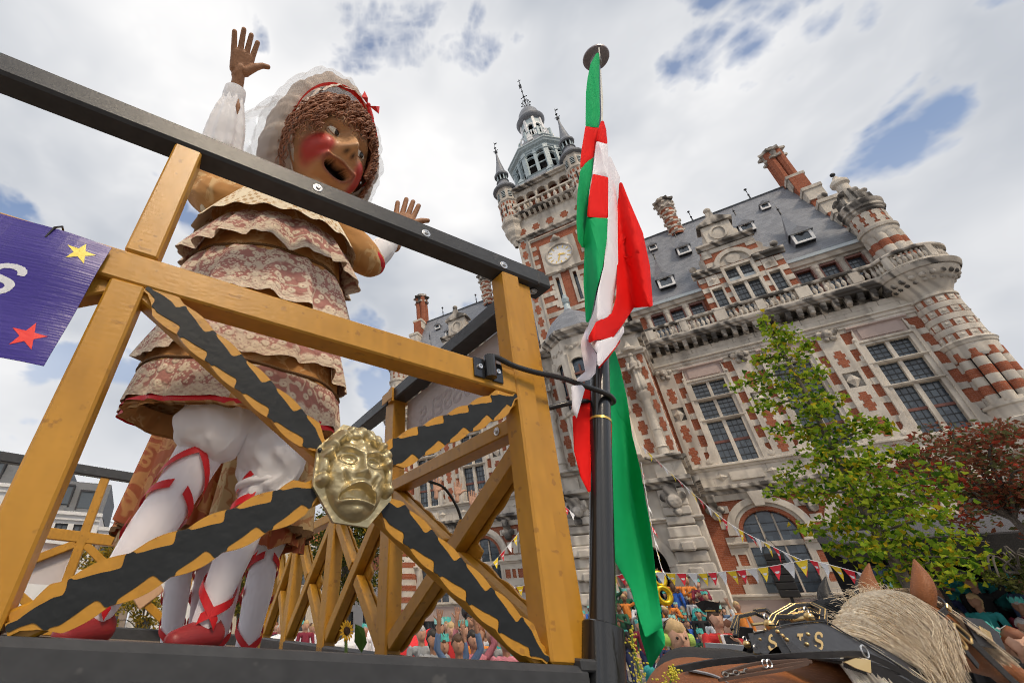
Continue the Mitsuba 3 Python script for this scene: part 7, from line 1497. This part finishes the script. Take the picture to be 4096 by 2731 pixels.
# arm with a phone, raised hands close by
pa = at(1745, 1485, 4.6); ph = at(1708, 1452, 4.5); pe = at(1775, 1510, 4.6)
PK = thing('person', 'photographer in a navy sleeve holding up a black phone left of the horse collars', 'person')
d_ = (ph - pe); dn_ = d_ / np.linalg.norm(d_)
put(PK + '__sleeve', bones([(pe - dn_ * .3 + [0, 0, -.12], .065, pe, .052), (pe, .052, pe + d_ * .42, .04)], .02, 4), 'cloth_navy_blue', True)
hand(pe + d_ * .55, dn_ + np.array([0, 0, .2]), [-.3, -.9, .1], 1, .19, PK + '__hand', 'skin_tone_c', curl=.5)
put(PK + '__phone', xf(cbx(-.075, .075, -.005, .005, -.036, .036, .004), frame(ph + [-.02, -.03, 0], [.97, .1, -.1], [-.1, .99, 0], [.1, 0, .99])), 'phone_black')
put(PK + '__body', bones([(pe - dn_ * .3 + [.02, 0, -.14], .11, pe + [.15, .1, -.75], .15), (pe + [.15, .1, -.75], .15, [pe[0] + .15, pe[1] + .1, .1], .1), (pe - dn_ * .3 + [.12, .05, -.05], .05, pe - dn_ * .3 + [.14, .05, .0], .09)], .05, 3), 'cloth_navy_blue', True)
for x, y, d, lab in ((1585, 1490, 4.2, 'waving hand of a spectator in a navy sleeve below the child with ear defenders'), (1672, 1515, 4.4, 'open waving hand of a spectator in front of the red panel'), (1478, 1500, 4.0, 'raised hand of a spectator in a teal sleeve beside the flagpole socket')):
    p = at(x, y, d); k = thing('person', lab, 'person'); hand(p, [.05, -.1, 1], [-.4, -.9, 0], 1, .19, k + '__hand', 'skin_tone_c')
    put(k + '__sleeve', bones([(p + [.02, .02, -.10], .038, p + [.08, .05, -.42], .055), (p + [.08, .05, -.42], .055, p + [.2, .1, -.55], .08), (p + [.2, .1, -.6], .12, [p[0] + .2, p[1] + .1, .9], .14), ([p[0] + .2, p[1] + .1, .9], .12, [p[0] + .2, p[1] + .1, .08], .08)], .05, 3), 'cloth_teal' if 'teal' in lab else 'cloth_navy_blue', True)
# red hoarding, golden number balloon
q0, q1 = at(1632, 1500, 7.2), at(1760, 1520, 6.4); hb = thing('hoarding', 'red hoarding with a grey top rail behind the horse collars', 'hoarding')
xv = q1 - q0; xv[2] = 0; Lh = np.linalg.norm(xv); xv /= Lh; MHB = frame([q0[0], q0[1], 0], xv, np.cross([0, 0, 1.0], xv), [0, 0, 1.0])
put(hb + '__panel', bx(0, Lh, 0, .03, .3, q0[2] + .02), 'red_canvas', M=MHB); put(hb + '__rail', bx(-.02, Lh + .02, -.02, .06, q0[2] + .02, q0[2] + .10), 'cloth_grey', M=MHB); put(hb + '__foot', cat([bx(.1, .16, -.2, .2, 0, .3), bx(Lh - .16, Lh - .1, -.2, .2, 0, .3)]), 'dark_metal', M=MHB)
q = at(1519, 1348, 20.5); gbn = thing('balloon', 'shiny golden balloon figure floating at the portal above the blue jacket', 'balloon')
t = np.linspace(0, 2 * PI, 33); c8 = np.stack([.22 * np.cos(t), 0 * t, .24 * np.sin(t)], -1)
put(gbn + '__upper_ring', tube(q + c8 * .85 + [0, 0, .25], .085, 10, False), 'foil_gold', True); put(gbn + '__lower_ring', tube(q + c8 - [0, 0, .24], .095, 10, False), 'foil_gold', True); mat('foil_gold', base_color=(.85, .58, .03), roughness=.2, metallic=.8)
put(gbn + '__string', tube([q - [0, 0, .5], q - [.05, 0, 1.3]], .004, 4), 'string_white')
# labels that would fit several people say where each one stands among them
_ord = ['leftmost', 'second from left', 'third from left', 'fourth from left', 'fifth from left', 'sixth from left', 'seventh from left', 'eighth from left']
for lab, ks in used_labels.items():
    if len(ks) > 1:
        def px_(k): m = np.array(scene[k + '__body']['to_world'].matrix)[:3, 3]; return math.atan2(m[0], m[1])
        for i, k in enumerate(sorted(ks, key=px_)): labels[k]['label'] = lab + (', further left', ', further right', ', in between')[0 if i == 0 else 1 if i == len(ks) - 1 else 2]
# ------------------------------------------------------------------ draught horses (own frame: s forward, l to the horse's left side = towards the camera, z up)
_h = np.array([.95, .313, 0]); _h /= np.linalg.norm(_h); _l = np.array([_h[1], -_h[0], 0])
def horse_frame(ds, dl): return frame(np.array([1.38, 2.28, 0]) + _h * ds + _l * dl, _h, _l, [0, 0, 1.0]) @ np.diag([1, 1, 1, 1.0])
def _hide(c0, c1):
    def f(p, n, uv):
        s = p.x * float(_h[0]) + p.y * float(_h[1]); g = fb(s * 9, p.z * 9, 3, 3)
        fur = nz(s * 90, p.z * 260 + p.x * 120, p.y * 90)
        return mix(mix(c0, c1, g), [v * 1.45 for v in c1], smoothstep(.55, .95, fur) * .5)
    return f
pmat('chestnut_hide', _hide((.17, .055, .016), (.27, .095, .03)), roughness=.5, specular=.35, sheen=.4, bump=lambda p, n, uv: nz(p.x * 160, p.z * 420, p.y * 160), scale=.002, eps=8e-4)
pmat('black_hide', _hide((.012, .011, .011), (.022, .02, .019)), roughness=.5, specular=.35, sheen=.3)
def _mane(c0, c1):
    def f(p, n, uv): return mix(c0, c1, nz(p.x * 130, p.y * 130, p.z * 18))
    return f
pmat('blond_mane', _mane((.55, .44, .30), (.84, .76, .62)), roughness=.5, specular=.4); pmat('black_mane', _mane((.008, .008, .009), (.03, .03, .033)), roughness=.4, specular=.5); pmat('white_mane', _mane((.52, .46, .38), (.80, .76, .68)), roughness=.55)
def _tack(p, n, uv): return mix((.012, .012, .014), (.028, .028, .032), fb(p.x * 30, p.y * 30, p.z * 30))
pmat('tack_leather', _tack, roughness=.38, specular=.5, bump=lambda p, n, uv: fb(p.x * 150, p.y * 150, p.z * 150, 2), scale=.0012, eps=1e-3)
def P_h(x, y, l, M):
    """horse coordinates of overview pixel (x, y) on the upright plane at lateral distance l"""
    o, hh, ll = M[:3, 3], M[:3, 0], M[:3, 1]; d = ray(x, y); t = ((o + ll * l - EYE) @ ll) / (d @ ll); q = EYE + d * t - o; return np.array([q @ hh, q @ ll, q[2]])
Z3 = lambda x, y, l, M: P_h(1332.2 + .7588 * x, 1217.4 + .7588 * y, l, M)
mat('brass', base_color=(.72, .50, .22), roughness=.28, metallic=.9); mat('brown_strap', base_color=(.10, .06, .045), roughness=.5)
SP2 = np.asarray(trimesh.creation.icosphere(2).vertices)
def horse_body():
    E = lambda c, r: np.asarray(c) + SP2 * np.asarray(r)
    ext_ = [np.vstack([E((.02, -.13, 1.41), (.28, .16, .205)), E((.02, .13, 1.41), (.28, .16, .205)), E((.35, 0, 1.24), (.28, .31, .33))]),
            np.vstack([E((.35, 0, 1.24), (.28, .31, .33)), E((.72, 0, 1.30), (.22, .24, .33))]),
            np.vstack([E((.72, 0, 1.32), (.2, .2, .31)), E((.98, 0, 1.52), (.17, .15, .24))]),
            np.vstack([E((.98, 0, 1.52), (.16, .15, .24)), E((1.24, 0, 1.69), (.13, .11, .155))]),
            np.vstack([E((1.24, 0, 1.69), (.12, .11, .15)), E((1.42, 0, 1.745), (.10, .10, .105))]),
            np.vstack([E((1.40, 0, 1.74), (.10, .105, .105)), E((1.58, 0, 1.73), (.11, .105, .115))]),
            np.vstack([E((1.50, 0, 1.66), (.12, .085, .10)), E((1.62, 0, 1.70), (.10, .095, .10)), E((1.90, 0, 1.56), (.07, .062, .075))]),
            np.vstack([E((1.90, 0, 1.56), (.07, .062, .072)), E((2.09, 0, 1.42), (.068, .068, .07)), E((2.12, 0, 1.37), (.055, .06, .055))])]
    seg = []
    for s in (-1, 1):
        seg += [((-.02, s * .16, 1.25), .19, (.06, s * .17, .95), .14), ((.06, s * .17, .95), .13, (-.20, s * .17, .62), .075), ((-.20, s * .17, .62), .07, (-.15, s * .17, .22), .05), ((-.15, s * .17, .22), .055, (-.08, s * .17, .10), .06), ((-.08, s * .17, .09), .075, (-.07, s * .17, .03), .09),
                ((.80, s * .15, 1.15), .14, (.80, s * .16, .85), .085), ((.80, s * .16, .85), .08, (.82, s * .16, .55), .062), ((.82, s * .16, .55), .058, (.81, s * .16, .2), .048), ((.81, s * .16, .2), .05, (.86, s * .16, .10), .058), ((.86, s * .16, .09), .07, (.87, s * .16, .03), .085)]
    return bones(seg, .035, 8, extra=ext_, sub=np.asarray(trimesh.creation.icosphere(1).vertices))
HBODY = horse_body()
def ear(s):
    P = []
    n = 14
    base = np.array([1.405, s * .085, 1.80]); tip = np.array([1.51 + .0, s * .10, 2.02])
    V = []; F = []
    ks = np.linspace(0, 1, 9)
    for k in ks:
        c = base + (tip - base) * k + np.array([-.02 * math.sin(PI * k), s * .022 * math.sin(PI * k), 0]); w = .052 * (1 - k ** 2.2) * (.75 + .8 * k * (1 - k)) + .004
        a0 = .55 if s > 0 else -.55
        for j in range(n):
            a = a0 + .75 + (2 * PI - 1.5) * j / (n - 1)
            V.append(c + np.array([math.cos(a) * w, math.sin(a) * w, 0]))
    for i in range(8):
        for j in range(n - 1): a = i * n + j; F += [[a, a + 1, a + n + 1], [a, a + n + 1, a + n]]
    V = np.array(V); m = TM(V, F)
    Vi = V.copy(); c = np.repeat(V.reshape(9, n, 3).mean(1), n, 0); Vi = c + (V - c) * .86
    return m, TM(Vi, [f[::-1] for f in F])
def crest(t):
    P = catmull([[.70, 0, 1.62], [.85, 0, 1.72], [1.06, 0, 1.83], [1.24, 0, 1.865], [1.38, 0, 1.855]], 10); i = t * (len(P) - 1); k = int(min(i, len(P) - 2)); return P[k] + (P[k + 1] - P[k]) * (i - k)
def mane_mesh(seed, n, L, side=1, r=.0030, puff=.0):
    rng = np.random.RandomState(seed); out = []
    for k in range(n):
        t = rng.rand(); b = crest(t) + np.array([0, rng.uniform(-.03, .02) * side, 0]); w = .15 + .07 * (1 - t) + rng.uniform(-.01, .045); l_ = L * (.75 + .35 * rng.rand()) * (1 - .25 * t)
        fw = .08 - .38 * t ** 1.2 + .03 * rng.randn() + .05 * math.sin(t * 37) + .03 * math.sin(t * 71 + 1); u = np.linspace(0, 1, 12)
        y = side * w * np.sin(np.minimum(u * 2.2, PI / 2)) + side * .03 * u; z = b[2] + .018 * np.sin(np.minimum(u * 8, PI)) + puff * rng.rand() - l_ * np.maximum(u - .07, 0) ** 1.15
        x = b[0] + fw * u ** 1.2 + .012 * np.sin(u * 9 + rng.rand() * 6)
        out.append(tube(np.stack([x, y + b[1], z], -1), r * np.linspace(1.1, .5, 12), 3, False))
    for k in range(n // 14):                       # flyaway hairs above the crest
        b = crest(rng.rand()); d = rng.normal(size=3) * np.array([.05, .03, .02]) + [rng.uniform(-.06, .02), 0, .035]; out.append(tube(catmull([b, b + d * .7, b + d * 1.1 - [.02, 0, .02]], 4), .0009, 3, False))
    return cat(out)
def collar(key, M, plate, letters, studs, loops, bars, bells):
    """leather pad across the back with raised studded loops, brass letters and bells"""
    g = thing(key[0], key[1], 'harness')
    th = np.linspace(-1.25, 1.25, 25); V = []
    for s0, zz, rr in ((.50, .0, .30), (.78, .05, .29)):
        V.append(np.stack([s0 + .02 * np.abs(th) + .06 * np.abs(np.sin(th)), rr * np.sin(th), 1.34 + zz + (rr + .02) * np.cos(th)], -1))
    V = np.vstack(V); k = 25; F = []
    for j in range(k - 1): F += [[j, j + 1, k + j + 1], [j, k + j + 1, k + j]]
    N = 2 * k; V = np.vstack([V, V - np.array([0, 0, .025])]); F += [[a + N, c + N, b + N] for a, b, c in F]
    put(g + '__pad', TM(V, F), 'tack_leather', 30, M=M)
    # upright leather housing on the camera side, edged with piping; brass letters, studs, loops of studded leather, bells
    pts = np.array([Z3(x, y, l, M) for x, y, l in plate]); put(g + '__housing', hull(np.vstack([pts, pts - [.004, .03, .0]])), 'tack_leather', M=M)
    put(g + '__piping', tube(catmull(pts + [0, .004, .002], 4), .0032, 5), 'tack_leather', True, M=M)
    for txt, x0, y0, x1, y1, l in letters:
        o = Z3(x0, y1, l + .012, M); x = Z3(x1, y1, l + .012 + (x1 - x0) * .0004, M) - o; up = Z3(x0, y0, l - .012, M) - o
        w = np.linalg.norm(x); h = np.linalg.norm(up); x /= w; nn = np.cross(x, up); nn /= np.linalg.norm(nn); up = up / h
        t = text_at(txt, h, .004, True); v = np.asarray(t.vertices).copy(); v[:, 0] *= w / max(v[:, 0].max(), 1e-6)
        sg = 1 if nn[1] > 0 else -1; v[:, 2] *= sg
        put(g + '__letter', TM(v, np.asarray(t.faces)[:, ::sg]), 'brass', M=M @ frame(o, x, up, nn))
    for x, y, l in studs: put(g + '__stud', ball(*Z3(x, y, l + .012, M), .0075, 2), 'brass', True, M=M)
    for P in loops:
        for (a, b) in zip(P[:-1], P[1:]):
            a, b = Z3(*a, M), Z3(*b, M); d = b - a; L = np.linalg.norm(d); d /= L; s_ = np.cross(d, [0, 0, 1.0]); s_ /= np.linalg.norm(s_) + 1e-9; fr_ = M @ frame(a, d, s_, np.cross(d, s_))
            put(g + '__loop', cbx(-.004, L + .004, -.012, .012, -.010, .010, .004), 'tack_leather', M=fr_)
            put(g + '__studs', cat([ball((i + .5) * .011, s2 * .009, zz, .0026, 0) for i in range(max(1, int(L / .011))) for s2 in (-1, 1) for zz in (.010, -.010)]), 'brass', M=fr_)
    for x0, y0, x1, y1, l in bars: put(g + '__bar', tube([Z3(x0, y0, l, M), Z3(x1, y1, l, M)], .0085, 10), 'brass', M=M)
    for x, y, l in bells:
        c = Z3(x, y, l, M); b_ = put(g + '__bell', ball(*c, .019, 2, (1, 1, 1.1)), 'brass', True, M=M); put(b_ + '__slit', bx(c[0] - .017, c[0] + .017, c[1] + .009, c[1] + .0195, c[2] - .003, c[2] + .001), 'charcoal', M=M)
        put(b_ + '__ring', tube([[c[0] + .012 * math.cos(t), c[1], c[2] + .028 + .012 * math.sin(t)] for t in np.linspace(0, 2 * PI, 15)], .0024, 5, False), 'steel', M=M)
    return g
def horse(label, ds, dl, hide, mane, seed, tl_n, blond):
    M = horse_frame(ds, dl); k = thing('horse', label, 'horse')
    put(k + '__body', HBODY, hide, True, M=M)
    for s in (-1, 1):
        a, b = ear(s); e = put(k + '__ear', a, hide, True, M=M); put(e + '__inner', b, 'grey_ear' if blond else 'black_hide', True, M=M)
        put(k + '__eye', ball(1.66, s * .095, 1.725, .022, 2), 'iris', True, M=M)
    put(k + '__mane', mane_mesh(seed, tl_n, .40, 1), mane, True, M=M)
    rng = np.random.RandomState(seed + 5); F_ = []
    for i in range(tl_n // 4):                                          # forelock falling over the forehead
        y0 = rng.uniform(-.05, .06); u = np.linspace(0, 1, 10); L = .22 + .2 * rng.rand(); P = np.stack([1.41 + L * .85 * u, y0 + (.06 + .05 * rng.rand()) * u ** 1.4, 1.865 + .02 * np.sin(u * PI) - .75 * L * u ** 1.5 + .02 * (1 - u) * rng.rand()], -1)
        F_.append(tube(P, .0036 * np.linspace(1, .4, 10), 3, False))
    put(k + '__forelock', cat(F_), mane, True, M=M)
    tail = [tube(catmull([[-.28, rng.uniform(-.03, .03), 1.42], [-.40, rng.uniform(-.06, .06), 1.2], [-.42, rng.uniform(-.09, .09), .8]], 4), .006, 3, False) for i in range(60)]
    put(k + '__tail', cat(tail), mane, True, M=M)
    return k, M
mat('grey_ear', base_color=(.10, .065, .05), roughness=.8)
HB, MHb = horse('chestnut draught horse with a long blond mane in front of the flagpole', 0, 0, 'chestnut_hide', 'blond_mane', 3, 2600, True)
HK, MHk = horse('black draught horse with a black mane on the far side of the chestnut horse', .78, -.70, 'black_hide', 'black_mane', 7, 1100, False)
# shaggy pale tuft lying over the chestnut's shoulder below the rein
rng = np.random.RandomState(12); tf = []
for i in range(420):
    s0 = rng.uniform(.30, .56); u = np.linspace(0, 1, 9); L = .16 + .12 * rng.rand(); sp = (s0 - .42) * 1.1
    tf.append(tube(np.stack([s0 * .6 + .17 + sp * u * .6, .245 + .075 * np.sin(u * 1.6) + .02 * rng.rand(), 1.628 - .10 * ((s0 - .42) / .14) ** 2 * .25 + .01 * rng.rand() - L * u ** 1.2], -1), .0034 * np.linspace(1, .5, 9), 3, False))
put(HB + '__shoulder_tuft', cat(tf), 'white_mane', True, M=MHb)
C1 = collar(('harness', 'black leather harness pad with brass letters, dots and bells on the chestnut horse'), MHb,
            [(640, 375, .23), (598, 300, .17), (650, 283, .14), (738, 278, .14), (800, 312, .18), (870, 352, .22), (1000, 440, .27), (880, 400, .27), (700, 388, .26)],
            [('I', 655, 315, 675, 368, .20), ('S', 706, 310, 736, 364, .21)], [(690, 314, .19), (687, 344, .21), (612, 318, .18), (626, 330, .19), (598, 306, .17)],
            [[(575, 292, .10), (590, 262, .04), (648, 228, -.04), (700, 226, -.06), (738, 244, .04), (736, 276, .12)], [(590, 262, .04), (640, 262, .08), (690, 250, .05), (736, 262, .1)], [(648, 290, .12), (738, 286, .13)]],
            [(640, 272, 690, 262, .08)], [(694, 263, .12), (573, 286, .12)])
C2 = collar(('harness', 'black leather harness pad with a brass letter S on the black horse'), MHk,
            [(525, 312, .10), (610, 298, .10), (645, 366, .18), (600, 384, .2), (545, 372, .2)], [('S', 566, 315, 596, 364, .17)], [(545, 329, .15), (560, 300, .1)],
            [[(462, 300, .02), (476, 262, -.03), (530, 250, -.05), (570, 268, .02), (600, 284, .06)], [(530, 244, -.05), (562, 240, -.05), (590, 262, .0)], [(476, 262, -.03), (470, 320, .05)]],
            [(520, 285, 556, 281, .04)], [(505, 345, .1), (538, 372, .16)])
# reins, straps, croup strap
def strap(key, P, w, m, M, th=.006, up=(0, .3, 1)):
    P = catmull(P, 6); V = []; n = len(P); t = np.gradient(P, axis=0); t /= np.linalg.norm(t, axis=1, keepdims=True); u = np.asarray(up, float); s = u - t * (t @ u)[:, None]; s /= np.linalg.norm(s, axis=1, keepdims=True); nn2 = np.cross(t, s)
    V = np.concatenate([P + s * a * w / 2 + nn2 * b * th / 2 for a, b in ((-1, -1), (1, -1), (1, 1), (-1, 1))]); F = []
    for i in range(n - 1):
        for a in range(4): b = (a + 1) % 4; F += [[a * n + i, b * n + i, b * n + i + 1], [a * n + i, b * n + i + 1, a * n + i + 1]]
    for i in (0, n - 1): F += [[i, n + i, 2 * n + i], [i, 2 * n + i, 3 * n + i]]
    return put(key, TM(V, F), m, M=M)
RN = thing('rein', 'black leather reins and trace straps along the near side of the chestnut horse', 'reins')
Q = lambda pts: [Z3(x, y, l, MHb) for x, y, l in pts]
strap(RN + '__rein', Q([(270, 425, .2), (400, 400, .22), (500, 390, .25), (600, 383, .28), (700, 377, .30), (800, 374, .31), (862, 377, .315), (930, 405, .32), (1010, 448, .33), (1100, 500, .33)]), .021, 'tack_leather', MHb)
for k_, pts in enumerate(([(430, 432, .25), (520, 405, .27), (600, 397, .29), (690, 392, .30)], [(440, 440, .25), (540, 420, .28), (640, 404, .3), (700, 396, .3)], [(420, 452, .26), (520, 436, .28), (620, 420, .3), (690, 402, .3)])): strap(RN + '__trace', Q(pts), .009, 'brown_strap', MHb)
c = Z3(560, 402, .285, MHb); put(RN + '__buckle', cat([tube([[c[0] + x + .012 * math.cos(t), c[1] + .008, c[2] + .012 * math.sin(t)] for t in np.linspace(0, 2 * PI, 13)], .0022, 5, False) for x in (-.012, .01)]), 'steel', M=MHb)
for i in range(6):
    c = Z3(440 + i * 16, 436 - i * 2.5, .27, MHb); put(RN + '__chain_link', tube([[c[0] + .013 * math.cos(t), c[1] + (.006 * math.sin(t) if i % 2 else 0), c[2] + (.007 * math.sin(t) if i % 2 == 0 else 0)] for t in np.linspace(0, 2 * PI, 11)], .0026, 5, False), 'dark_steel', M=MHb)
mat('dark_steel', base_color=(.22, .21, .20), roughness=.35, metallic=.8)
put(RN + '__brass_plate', hull(np.vstack([Q([(800, 398, .32), (835, 386, .32), (880, 392, .325), (882, 432, .335), (840, 418, .33)]), np.array(Q([(800, 398, .32), (835, 386, .32), (880, 392, .325), (882, 432, .335), (840, 418, .33)])) - [0, .006, 0]])), 'brass', M=MHb)
c = Z3(862, 366, .325, MHb); put(RN + '__ring', tube([[c[0] + .016 * math.cos(t), c[1], c[2] + .02 * math.sin(t)] for t in np.linspace(0, 2 * PI, 17)], .003, 6, False), 'steel', M=MHb)
strap(RN + '__breast_strap', Q([(800, 392, .30), (880, 420, .31), (980, 470, .32), (1060, 520, .32)]), .05, 'tack_leather', MHb)
CS = thing('croup_strap', 'grey leather strap running down the croup of the chestnut horse below the flag', 'strap')
strap(CS + '__band', [[-.13, .0, 1.583], [-.135, .16, 1.56], [-.14, .25, 1.47], [-.14, .30, 1.30]], .05, 'grey_strap', MHb, up=(1, 0, 0)); mat('grey_strap', base_color=(.28, .28, .30), roughness=.5)
# bridle
BD = thing('bridle', 'black leather bridle with blinkers and brass buckles on the chestnut horse', 'bridle')
strap(BD + '__crownpiece', [[1.33, -.10, 1.80], [1.345, 0, 1.868], [1.345, .09, 1.835], [1.38, .125, 1.77], [1.43, .128, 1.66], [1.50, .118, 1.56]], .03, 'tack_leather', MHb, up=(1, 0, .3))
strap(BD + '__browband', [[1.40, .128, 1.765], [1.50, .125, 1.80], [1.58, .06, 1.845], [1.60, -.06, 1.845]], .032, 'tack_leather', MHb)
put(BD + '__brow_stud', xf(cbx(-.014, .014, -.014, .014, 0, .01, .002), frame([1.50, .127, 1.80], [.7, 0, .7], [-.7, 0, .7], [0, 1, 0])), 'brass', M=MHb)
strap(BD + '__cheek_strap', [[1.44, .132, 1.74], [1.54, .128, 1.66], [1.64, .115, 1.58], [1.80, .09, 1.47], [1.92, .085, 1.42]], .034, 'tack_leather', MHb, up=(0, .2, 1))
put(BD + '__blinker', hull(np.vstack([np.array([[1.58, .118, 1.76], [1.72, .125, 1.75], [1.78, .13, 1.69], [1.74, .135, 1.62], [1.58, .122, 1.64]]) + [0, d, 0] for d in (0, .008)])), 'tack_leather', M=MHb)
put(BD + '__blinker_plate', xf(cbx(-.03, .03, -.022, .022, 0, .006, .002), frame([1.665, .137, 1.69], [.9, .05, -.43], [.43, 0, .9], [0, 1, 0])), 'brass', M=MHb)
for (x, z, a, w, h) in ((1.475, 1.692, -.75, .046, .020), (1.42, 1.665, -1.1, .036, .015)):
    put(BD + '__buckle', xf(tube([[w * math.copysign(abs(math.cos(t)) ** .5, math.cos(t)), h * math.copysign(abs(math.sin(t)) ** .5, math.sin(t)), 0] for t in np.linspace(0, 2 * PI, 29)], .0055, 6, False), frame([x, .142, z], [math.cos(a), 0, math.sin(a)], [-math.sin(a), 0, math.cos(a)], [0, -1, 0])), 'brass', M=MHb)
put(BD + '__bit_ring', cat([tube([[1.90 + .04 * math.cos(t), .098, 1.43 + .05 * math.sin(t)] for t in np.linspace(0, 2 * PI, 21)], .006, 6, False)]), 'steel', M=MHb)
B2 = thing('bridle', 'black bridle with a brow band on the black horse', 'bridle'); strap(B2 + '__crownpiece', [[1.33, -.10, 1.80], [1.345, 0, 1.868], [1.345, .09, 1.835], [1.38, .125, 1.77], [1.43, .128, 1.66]], .03, 'tack_leather', MHk, up=(1, 0, .3)); strap(B2 + '__browband', [[1.40, .128, 1.765], [1.50, .125, 1.80], [1.58, .06, 1.845]], .03, 'tack_leather', MHk)

# ------------------------------------------------------------------ flowers on the float
mat('sprig_yellow', base_color=(.55, .48, .05), roughness=.7); mat('stem_green', base_color=(.10, .17, .04), roughness=.7); mat('sunflower_petal', base_color=(.75, .42, .02), roughness=.6); mat('seed_brown', base_color=(.06, .03, .015), roughness=.9); leafmat('big_leaf', (.08, .16, .04))
for (pts, lab, sd) in (([(1478, 1590), (1468, 1540), (1456, 1490), (1450, 1440)], 'yellow goldenrod sprig standing by the flagpole socket', 1), ([(1530, 1600), (1540, 1565), (1545, 1545), (1546, 1530)], 'short yellow goldenrod sprig at the bottom edge right of the flagpole', 2)):
    k = thing('flower_sprig', lab, 'flower'); P = catmull([at(x, y, 1.55) for x, y in pts], 8); rng = np.random.RandomState(sd); put(k + '__stem', tube(P, .0022, 5), 'stem_green')
    put(k + '__florets', cat([ball(*(P[int(t * (len(P) - 1))] + rng.normal(size=3) * .011 * (1.25 - t)), .0026, 0) for t in np.linspace(.05, 1, 110)]), 'sprig_yellow', kind='stuff')
sc_ = fl(796, 1448, .9); k = thing('sunflower', 'orange sunflower with a large drooping leaf behind the front railing', 'flower')
put(k + '__seed_head', xf(lathe([(0, .01), (.015, .009), (.018, 0), (0, -.005)], 16), frame(sc_, [.9, .3, .2], [-.2, 0, .98], [.3, -.93, .06])), 'seed_brown', M=MF)
for i in range(15):
    a = i * 2 * PI / 15; q = np.array([math.cos(a), math.sin(a), 0]); sdv = np.array([-math.sin(a), math.cos(a), 0]); m = TM([q * .016 - sdv * .003, q * .016 + sdv * .003, q * .032 + sdv * .006 + [0, 0, .004], q * .046, q * .032 - sdv * .006 + [0, 0, .004]], [[0, 1, 2], [0, 2, 4], [2, 3, 4]])
    put(k + '__petal', xf(m, frame(sc_, [.9, .3, .2], [-.2, 0, .98], [.3, -.93, .06])), 'sunflower_petal', M=MF)
lf = fl(828, 1462, .9); put(k + '__leaf', TM([lf + [-.03, 0, .05], lf + [.02, .01, .035], lf + [.03, -.01, -.02], lf + [.01, 0, -.06], lf + [-.025, .01, -.02], lf + [0, -.03, 0]], [[0, 5, 1], [1, 5, 2], [2, 5, 3], [3, 5, 4], [4, 5, 0]]), 'big_leaf', M=MF); put(k + '__stem', tube([sc_ - [0, -.01, .0], sc_ - [-.02, 0, .2]], .008, 6), 'stem_green', M=MF)
